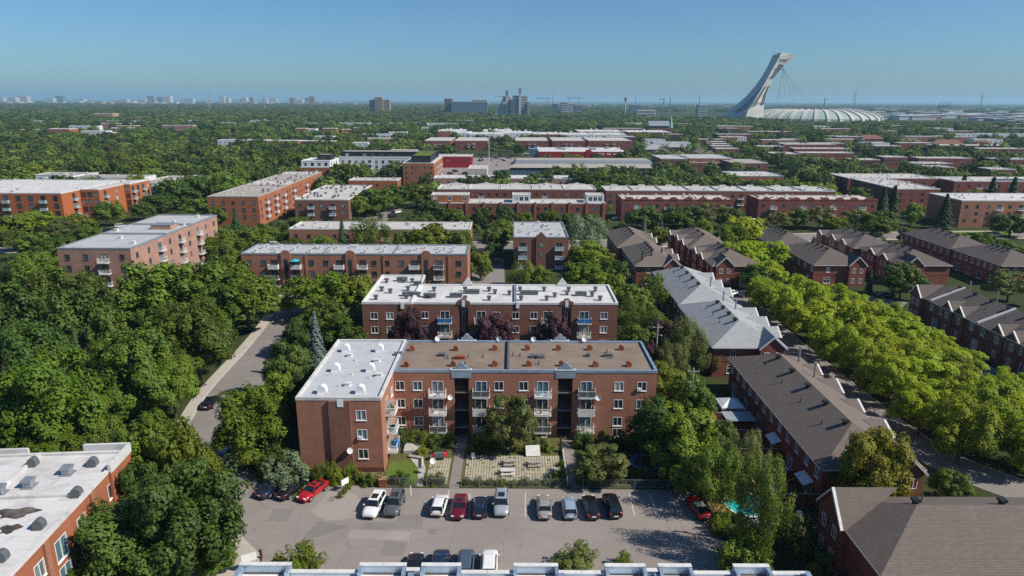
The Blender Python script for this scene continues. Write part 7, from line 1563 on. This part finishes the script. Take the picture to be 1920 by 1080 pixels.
for i in range(12): tree(-26.8 + i * 0.85 + r.uniform(-0.2, 0.2), 79.8 + r.uniform(-0.7, 0.5) - i * 0.08, r.uniform(0.7, 1.2), r.uniform(1.2, 2.6), r.choice(('by', 'b', 'by')), 'bright shrub along the foot of the brick wing', 'shrubs at the foot of the wing')
for i in range(9): tree(-5.8 + i * 1.5, 78.6 + r.uniform(-0.2, 0.4), r.uniform(0.6, 0.9), r.uniform(0.6, 1.2), r.choice(('by', 'bo', 'b')), 'low weed clump along the picnic fence', 'weeds along the picnic fence')
for i in range(14): tree(9.6 + i * 0.95, 79.2 + r.uniform(-0.6, 1.6), r.uniform(0.8, 1.4), r.uniform(1.0, 2.2), r.choice(('by', 'b', 'bo')), 'shrub behind the parked cars right of the path', 'shrubs behind the car row')
for i in range(6): tree(-27.6 + i * 0.55, 76.1 + i * 0.62, 0.5, 0.5, 'by', 'tuft of grass beside the bright red car', 'grass tufts beside the red car')
for i in range(4): tree(-21.4 + i * 0.25, 75.4 + i * 0.95, 0.45, 0.7, 'by', 'weed tuft on the strip below the small sign', 'weeds below the small sign')
for i in range(16): tree(23.4 + r.uniform(0, 3.5), 58 + i * 1.3, r.uniform(0.9, 1.5), r.uniform(1.2, 2.6), r.choice(('b', 'bd', 'by')), 'shrub along the right side of the car park', 'shrubs right of the car park')
for i in range(10): tree(24 + r.uniform(0, 5), 84 + i * 2.4, r.uniform(1.4, 2.2), r.uniform(2, 3.6), r.choice(('b', 'bd', 'Y', 'bd')), 'undergrowth bush left of the backyards', 'undergrowth left of the backyards')
for i in range(8): tree(28 + r.uniform(0, 6), 54 + i * 2.0, r.uniform(0.9, 1.6), r.uniform(1.2, 2.6), r.choice(('b', 'bd', 'by')), 'garden bush beside the gabled end wall at lower right', 'bushes at lower right')
treeY(765, 581, 92, 116.5, 'P', 'dark purple-leaf tree, leftmost of the three'); treeY(925, 590, 82, 116.5, 'P', 'dark purple-leaf tree, middle one of the three'); treeY(1036, 590, 80, 116.5, 'P', 'dark purple-leaf tree, rightmost of the three'); treeY(1650, 806, 150, 70.2, 'GO', 'golden-leaved tree at the end of the brown-roofed terrace'); tree(26.6, 63.6, 3.3, 12.5, 'G', 'tall willow-like tree throwing its shadow across the car park'); tree(29.2, 76.0, 3.0, 9.0, 'F', 'olive willow behind the pool'); tree(32.2, 64.4, 0.9, 3.6, 'S', 'small dark cedar by the gas tank'); tree(33.4, 66.6, 0.9, 3.2, 'S', 'smaller dark cedar behind the gas tank')
tree(7.0, 87.0, 0.55, 2.6, 'S', 'narrow bright cedar at the stair path')
for i, (x, y, R_, h, k) in enumerate(((-5.6, 86.6, 0.7, 0.9, 'by'), (-4.2, 87.0, 0.9, 1.1, 'b'), (0.8, 87.2, 0.8, 1.0, 'by'), (2.4, 87.4, 1.0, 1.3, 'b'), (5.2, 87.4, 0.9, 1.2, 'by'), (6.6, 80.2, 0.8, 1.4, 'by'), (5.6, 79.2, 0.9, 1.5, 'b'), (6.8, 83.2, 0.6, 1.0, 'b'), (-12.6, 86.6, 0.9, 1.0, 'by'), (-10.4, 86.4, 0.8, 0.9, 'b'), (10.2, 84.4, 1.0, 1.2, 'by'), (11.4, 86.2, 1.1, 1.3, 'b'), (10.0, 81.6, 0.9, 1.3, 'by'), (13.6, 81.0, 1.2, 1.6, 'b'), (15.2, 84.0, 1.2, 1.6, 'bo'), (9.8, 79.4, 0.9, 1.6, 'by'))):
    tree(x, y, R_, h, k, 'small garden shrub in the planted court before the brick block', 'small shrubs of the court')
# median and crescent trees (pale locusts)
ORD = ['nearest', 'second', 'third', 'fourth', 'fifth', 'sixth', 'seventh', 'eighth', 'ninth', 'tenth', 'eleventh', 'twelfth', 'thirteenth', 'fourteenth', 'fifteenth', 'sixteenth', 'seventeenth', 'eighteenth', 'nineteenth', 'twentieth'] + ['%dth' % i for i in range(21, 60)]
med = []; rm = random.Random(21)
for c_, X in enumerate((61.0, 68.6, 76.0, 82.6)):
    y = (84, 80.5, 81, 86)[c_] + rm.uniform(0, 2)
    while y < (160, 164, 160, 146)[c_]:
        med.append((X + rm.uniform(-0.9, 0.9), y, rm.uniform(3.8, 5.2))); y += rm.uniform(6.6, 9.6)
cnt = {}
for x, y, R_ in sorted(med, key=lambda t: t[1]):
    side = 'along the kerb of the crescent road' if x < 66 else ('in the inner row of the planted median' if x < 73 else ('in the third row of the planted median' if x < 79.5 else 'in the row nearest the dormered terrace')); k = cnt.get(side, 0); cnt[side] = k + 1
    tree(x, y, R_ * (1.0 if x < 79.5 else 0.75), rnd.uniform(6.6, 10.0) if x < 72 else (rnd.uniform(6.2, 7.8) if x < 79.5 else rnd.uniform(4.8, 6.0)), 'L', 'yellow-green street tree ' + side + ', ' + ORD[k] + (' to' if k == 0 else ' from') + ' the frame bottom', 'locusts of the planted median')
# trees between the middle rows
MR = [(550, 445, 60, 6, 'D'), (700, 350, 80, 11, 'D'), (735, 345, 60, 11, 'M'), (670, 365, 50, 9, 'D'), (795, 345, 60, 10, 'D'), (805, 375, 60, 9, 'M'), (790, 400, 60, 8, 'M'), (765, 420, 60, 7, 'D'), (930, 425, 50, 8, 'M'), (925, 455, 40, 6, 'M'), (945, 410, 50, 8, 'D'),
 (1260, 335, 40, 8, 'Y'), (1300, 325, 60, 10, 'M'), (1340, 330, 50, 9, 'Y'), (1380, 335, 60, 9, 'D'), (1440, 335, 60, 9, 'Y'), (1500, 340, 50, 9, 'Y'), (1545, 345, 60, 9, 'Y'),
 (1235, 425, 40, 7, 'Y'), (1320, 410, 40, 8, 'Y'), (1375, 420, 70, 9, 'Y'), (1400, 405, 80, 11, 'L'), (1390, 450, 80, 10, 'L'), (1440, 450, 80, 9, 'L'), (1445, 485, 70, 8, 'L'), (1420, 495, 60, 7, 'D'), (1640, 400, 70, 9, 'D'), (1660, 395, 50, 9, 'D'), (1615, 350, 50, 10, 'M'), (1660, 350, 34, 11, 'S'), (1680, 345, 34, 12, 'S'), (1715, 380, 34, 9, 'Y'), (1778, 360, 50, 14, 'S'), (1810, 325, 36, 13, 'S'), (1755, 325, 28, 11, 'S'), (1865, 330, 40, 13, 'S'), (1905, 330, 40, 13, 'S'), (1830, 355, 50, 8, 'D'), (1840, 435, 40, 6, 'Y'), (1900, 400, 70, 8, 'D'), (1895, 450, 60, 7, 'D'), (1865, 455, 50, 6, 'D'), (1550, 330, 30, 12, 'S'), (1700, 425, 30, 6, 'Y'),
 (430, 430, 60, 8, 'D'), (410, 425, 60, 9, 'D'), (475, 425, 60, 8, 'D'), (500, 420, 50, 7, 'D'), (440, 395, 40, 9, 'S'), (405, 385, 40, 8, 'M'), (590, 330, 40, 9, 'D'), (655, 305, 50, 9, 'D'), (600, 345, 40, 9, 'M'), (615, 360, 40, 7, 'Y'), (540, 430, 40, 6, 'D'), (560, 405, 50, 6, 'D'),
 (140, 400, 60, 8, 'D'), (200, 375, 50, 10, 'D'), (265, 375, 40, 8, 'M'), (60, 395, 80, 9, 'Y'), (110, 410, 70, 8, 'O'), (20, 400, 70, 9, 'Y'), (110, 440, 90, 8, 'D'), (60, 435, 70, 8, 'D'), (20, 430, 50, 7, 'D'), (160, 420, 60, 7, 'D'), (70, 470, 80, 9, 'D'), (310, 335, 40, 9, 'M'), (345, 350, 60, 9, 'M'), (370, 370, 60, 8, 'D'), (300, 360, 60, 8, 'M'), (330, 395, 60, 7, 'M'), (385, 345, 50, 8, 'D'), (415, 455, 70, 9, 'D'), (400, 440, 60, 8, 'D'), (440, 470, 80, 10, 'D'), (400, 490, 80, 10, 'D'), (425, 520, 90, 10, 'LD')]
MY = [(640, 410, 46, 204, 'S'), (690, 405, 92, 204, 'G'), (760, 432, 50, 203, 'D'), (810, 420, 120, 200, 'Y'), (865, 432, 56, 199, 'Y'), (600, 442, 80, 200, 'Y'), (853, 391, 44, 263, 'D'), (905, 388, 40, 263, 'M'), (946, 384, 48, 262, 'M'), (985, 398, 36, 262, 'D'), (1032, 392, 50, 262, 'D'), (1068, 398, 44, 262, 'D'), (1110, 400, 40, 262, 'M'), (880, 402, 30, 262, 'D'),
 (940, 318, 46, 385, 'M'), (903, 326, 36, 385, 'D'), (1003, 324, 38, 385, 'M'), (1029, 325, 38, 385, 'M'), (1087, 314, 44, 385, 'M'), (1132, 323, 36, 385, 'D'), (1170, 327, 52, 385, 'D'), (1228, 316, 62, 385, 'M'), (1195, 392, 44, 262, 'D'), (1212, 386, 60, 263, 'M'), (1272, 394, 54, 262, 'D'), (1265, 386, 46, 266, 'M'), (1330, 379, 64, 264, 'O'), (1300, 385, 50, 264, 'M'), (1368, 388, 50, 264, 'M'), (1472, 394, 60, 262, 'O'), (1500, 390, 46, 264, 'D'), (1540, 386, 52, 264, 'O'), (1565, 404, 56, 260, 'Y'), (1608, 392, 60, 262, 'O')]
LM = [(-101, 186, 'pinkish block'), (-40, 175, 'long grey-roofed block'), (8, 208, 'teal-balcony block'), (-42, 219, 'low hidden brick block'), (-108, 284, 'orange-brick row'), (-78, 302, 'dark-vented roof'), (-72, 358, 'low orange block'), (-54, 420, 'condominium end wing'), (2, 284, 'terrace with rooftop pavilions'), (2, 320, 'scalloped terrace'), (68, 287, 'left arched-parapet terrace'), (126, 288, 'right arched-parapet terrace'), (94, 315, 'very long terrace'), (182, 330, 'deep stepped row'), (206, 279, 'many-balconied block'), (250, 350, 'spruce-screened row'), (38, 188, 'conifer-fronted terrace'), (38, 212, 'willow-side terrace'), (59, 188, 'terrace with white steps'), (59, 212, 'terrace by the blue spruces'), (88, 190, 'twin-windowed gable terrace'), (86, 214, 'dark-roofed terrace'), (110, 200, 'tan-brick terrace'), (137, 200, 'timber-deck terrace'), (98, 132, 'dormered terrace'), (-205, 290, 'orange panel-clad block'), (-225, 370, 'low pale rows'), (48, 472, 'market hall'), (-30, 500, 'crimson building'), (60, 392, 'shop row')]
REG = []
def reg(x, y, k): REG.append((x, y, k))
def flush_reg(make):
    """give each tree between the rows a label of its own from the nearest landmark, counted left to right"""
    g = {}
    for i, (x, y, k) in enumerate(REG):
        lx, ly, nm = min(LM, key=lambda t: math.hypot((t[0] - x) * 0.8, t[1] - y)); rel = 'in front of' if y < ly - 8 else ('behind' if y > ly + 8 else 'beside')
        g.setdefault((KN[k], rel, nm), []).append(i)
    lab = {}
    for (kn, rel, nm), ids in g.items():
        ids.sort(key=lambda i: REG[i][0] / REG[i][1])
        for q, i in enumerate(ids): lab[i] = kn + ' ' + rel + ' the ' + nm + ('' if len(ids) == 1 else ', ' + ('leftmost of %s alike' % ('two', 'three', 'four', 'five', 'six', 'seven', 'eight', 'nine', 'ten')[min(len(ids) - 2, 8)] if q == 0 else ORD[q] + ' from the left'))
    for i in range(len(REG)): make(i, lab[i])
KN = {'S': 'dark conifer', 'G': 'feathery green tree', 'D': 'mid-green tree', 'Y': 'yellow-green tree', 'M': 'dark green tree', 'O': 'olive-brown tree', 'L': 'pale locust', 'LD': 'green locust'}
specs = []
for px, yt, w, h, k in MR: x, y = G(px, yt, h); reg(x, y, k); specs.append((0, px, yt, w, h, k))
for px, yt, w, Y, k in MY: reg((px - 960) * (Y + 10) / F_PX, Y, k); specs.append((1, px, yt, w, Y, k))
def mk_tree(i, lb):
    q = specs[i]; (treeY if q[0] else treepx)(*q[1:6], lb, 'trees between the rows of houses')
flush_reg(mk_tree)
def hides(x, y):
    """stands close in front of a roof that shows"""
    m = 0.075 * y if y < 1200 else 60
    return any(a - 3 < x < b_ + 3 and c - m < y < c + 1 for a, b_, c, d in FOOT)
# large trees of the park and woods at left, one by one as far as they stand out
def blocked(x, y, m=2.0): return any(a - m < x < b_ + m and c - m < y < d + m for a, b_, c, d in FOOT) or any(abs(y - yy) < 8 and abs(x - xx) < 30 for xx, yy in AVF) or (-62 < x < 20 and 395 < y < 600)
r = random.Random(77); n_single = 0
spots = []
while n_single < 95:
    px, yt = r.uniform(-20, 700), r.uniform(268, 335)
    h = r.uniform(10, 15); x, y = G(px, yt, h)
    if blocked(x, y, 3) or hides(x, y) or (px < 112 and 288 < yt + 14 < 306) or any((x - a) ** 2 + (y - c) ** 2 < 60 for a, c in spots): continue
    spots.append((x, y)); k = r.choice('DDMMMYDG') if r.random() > 0.06 else r.choice(('P', 'GO'))
    KN2 = {'D': 'mid-green', 'M': 'dark green', 'Y': 'yellow-green', 'G': 'feathery', 'P': 'dark purple', 'GO': 'golden-tipped'}[k]
    tree(x, y, r.uniform(4.5, 7.5), h, k, KN2 + ' tree in the wood above the left-hand blocks', KN2 + ' trees of the left wood'); n_single += 1
# ------------------------------------------------------------ the far canopy that reads as one mass (instanced clumps)
src = []
for i, sd_i in enumerate((31, 32, 33, 34)):
    P, N, tone, rr, cl = crown_points(sd_i, 'dense', 700); me = leaf_mesh('canopy_clump', P, N, 0.62 * rr.uniform(0.7, 1.3, len(P)), tone, LEAF['far'])
    src.append(bpy.data.objects.new('canopy_clump', me))
def canopy(name, pts, label):
    """pts: (x, y, scale)"""
    A_ = np.array(pts, float); me = bpy.data.meshes.new(name); me.vertices.add(len(A_)); co = np.zeros((len(A_), 3)); co[:, :2] = A_[:, :2]; me.vertices.foreach_set('co', co.reshape(-1))
    at = me.attributes.new('size', 'FLOAT_VECTOR', 'POINT'); at.data.foreach_set('vector', A_[:, [2, 2, 3]].reshape(-1)); me.update()
    me.materials.append(LEAF['far'])
    o = bpy.data.objects.new(name, me); link(o); tag(o, label, 'trees', None, 'stuff')
    ng = bpy.data.node_groups.new(name + '_nodes', 'GeometryNodeTree'); ng.interface.new_socket('Geometry', in_out='INPUT', socket_type='NodeSocketGeometry'); ng.interface.new_socket('Geometry', in_out='OUTPUT', socket_type='NodeSocketGeometry')
    N_ = ng.nodes; L_ = ng.links; gi = N_.new('NodeGroupInput'); go = N_.new('NodeGroupOutput'); iop = N_.new('GeometryNodeInstanceOnPoints'); jn = N_.new('GeometryNodeGeometryToInstance')
    for s in src[::-1]:
        oi = N_.new('GeometryNodeObjectInfo'); oi.inputs['Object'].default_value = s; oi.inputs['As Instance'].default_value = True; L_.new(oi.outputs['Geometry'], jn.inputs[0])
    iop.inputs['Pick Instance'].default_value = True
    ri = N_.new('FunctionNodeRandomValue'); ri.data_type = 'INT'; ri.inputs[4].default_value = 0; ri.inputs[5].default_value = len(src) - 1
    rz_ = N_.new('FunctionNodeRandomValue'); rz_.data_type = 'FLOAT'; rz_.inputs[2].default_value = 0; rz_.inputs[3].default_value = 6.28
    cx = N_.new('ShaderNodeCombineXYZ'); L_.new(rz_.outputs[1], cx.inputs[2]); na = N_.new('GeometryNodeInputNamedAttribute'); na.data_type = 'FLOAT_VECTOR'; na.inputs[0].default_value = 'size'
    mp = N_.new('GeometryNodeMeshToPoints')
    L_.new(gi.outputs[0], mp.inputs[0]); L_.new(mp.outputs[0], iop.inputs['Points']); L_.new(jn.outputs[0], iop.inputs['Instance']); L_.new(ri.outputs[2], iop.inputs['Instance Index']); L_.new(cx.outputs[0], iop.inputs['Rotation']); L_.new(na.outputs[0], iop.inputs['Scale']); L_.new(iop.outputs[0], go.inputs[0])
    md = o.modifiers.new('canopy', 'NODES'); md.node_group = ng
    return o
pts = []; r = random.Random(99)
def try_add(x, y, s, sz=None):
    if not blocked(x, y, 4 * s) and not (hides(x, y) and r.random() < 0.92): pts.append((x, y, s, sz or s * r.uniform(0.85, 1.1)))
for _ in range(8500):
    y = 335 + (r.random() ** 1.2) * 900; x = r.uniform(-0.80, 0.80) * y
    dens = 0.60 if x < -0.16 * y else (0.25 if y < 760 else 0.6)
    if x > 0.15 * y and y < 760: dens = 0.45
    if r.random() < dens: try_add(x, y, r.uniform(0.9, 1.6), r.uniform(0.65, 1.1))
for _ in range(15000):
    y = 1100 + (r.random() ** 1.2) * 2300; x = r.uniform(-0.80, 0.80) * y
    if (x > 0.40 * y and y > 1400) or (abs(x - SX) < 190 and y > 1560) or (x > 0.2 * y and y > 1750): continue
    try_add(x, y, r.uniform(1.1, 2.0), r.uniform(0.7, 1.2))
for _ in range(7000):
    y = 3000 + r.random() ** 1.3 * 5000; x = r.uniform(-0.8, 0.8) * y
    if (x > 0.1 * y and r.random() < 0.7) or (x < 0.1 * y and y > 6200 and r.random() < 0.7): continue
    pts.append((x, y, r.uniform(3, 6), r.uniform(0.9, 1.3)))
canopy('far_woods', pts, 'dense far-off tree canopy stretching to the horizon')
# small fill of undergrowth clumps beneath the near tree masses
pts2 = []
for _ in range(700):
    x = r.uniform(-130, -54); y = r.uniform(72, 330)
    if not blocked(x, y, 1.0) and not (-64 < x < -42): q = r.uniform(0.10, 0.22); pts2.append((x, y, q, q))
for _ in range(500):
    x = r.uniform(-120, 260); y = r.uniform(228, 340)
    if not blocked(x, y, 1.0): q = r.uniform(0.12, 0.28); pts2.append((x, y, q, q))
canopy('undergrowth', pts2, 'low green undergrowth between the trees')

# ------------------------------------------------------------ the air
b = MB(); b.box(-46000, 46000, -400, 61000, -1.5, 190)
hz = b.mesh('haze', []) if False else None
me = bpy.data.meshes.new('haze'); me.from_pydata(b.v, [], b.f); me.update()
hm = bpy.data.materials.new('haze'); hm.use_nodes = True; hn = hm.node_tree.nodes
for n in list(hn): hn.remove(n)
pv = hn.new('ShaderNodeVolumePrincipled'); pv.inputs['Color'].default_value = (0.48, 0.80, 1.0, 1); pv.inputs['Density'].default_value = 0.00008; pv.inputs['Anisotropy'].default_value = 0.1
ho = hn.new('ShaderNodeOutputMaterial'); hm.node_tree.links.new(pv.outputs[0], ho.inputs['Volume']); me.materials.append(hm)
o = bpy.data.objects.new('haze', me); link(o); tag(o, 'pale blue haze over the far city', 'haze', None, 'stuff')

# alike things that share a label are told apart by their order across the view
bylab = {}
for o in list(SC.objects):
    if o.parent is None and o.get('group') and o.get('label'): bylab.setdefault((o['group'], o['label']), []).append(o)
for (g_, lb), obs in bylab.items():
    if 1 < len(obs) <= 30 and len(lb.split()) <= 12:
        obs.sort(key=lambda o: o.location[0] / max(1.0, o.location[1]))
        for q, o in enumerate(obs): o['label'] = lb + (', leftmost of %d' % len(obs) if q == 0 else (', rightmost of %d' % len(obs) if q == len(obs) - 1 else ', ' + ORD[q] + ' from the left'))
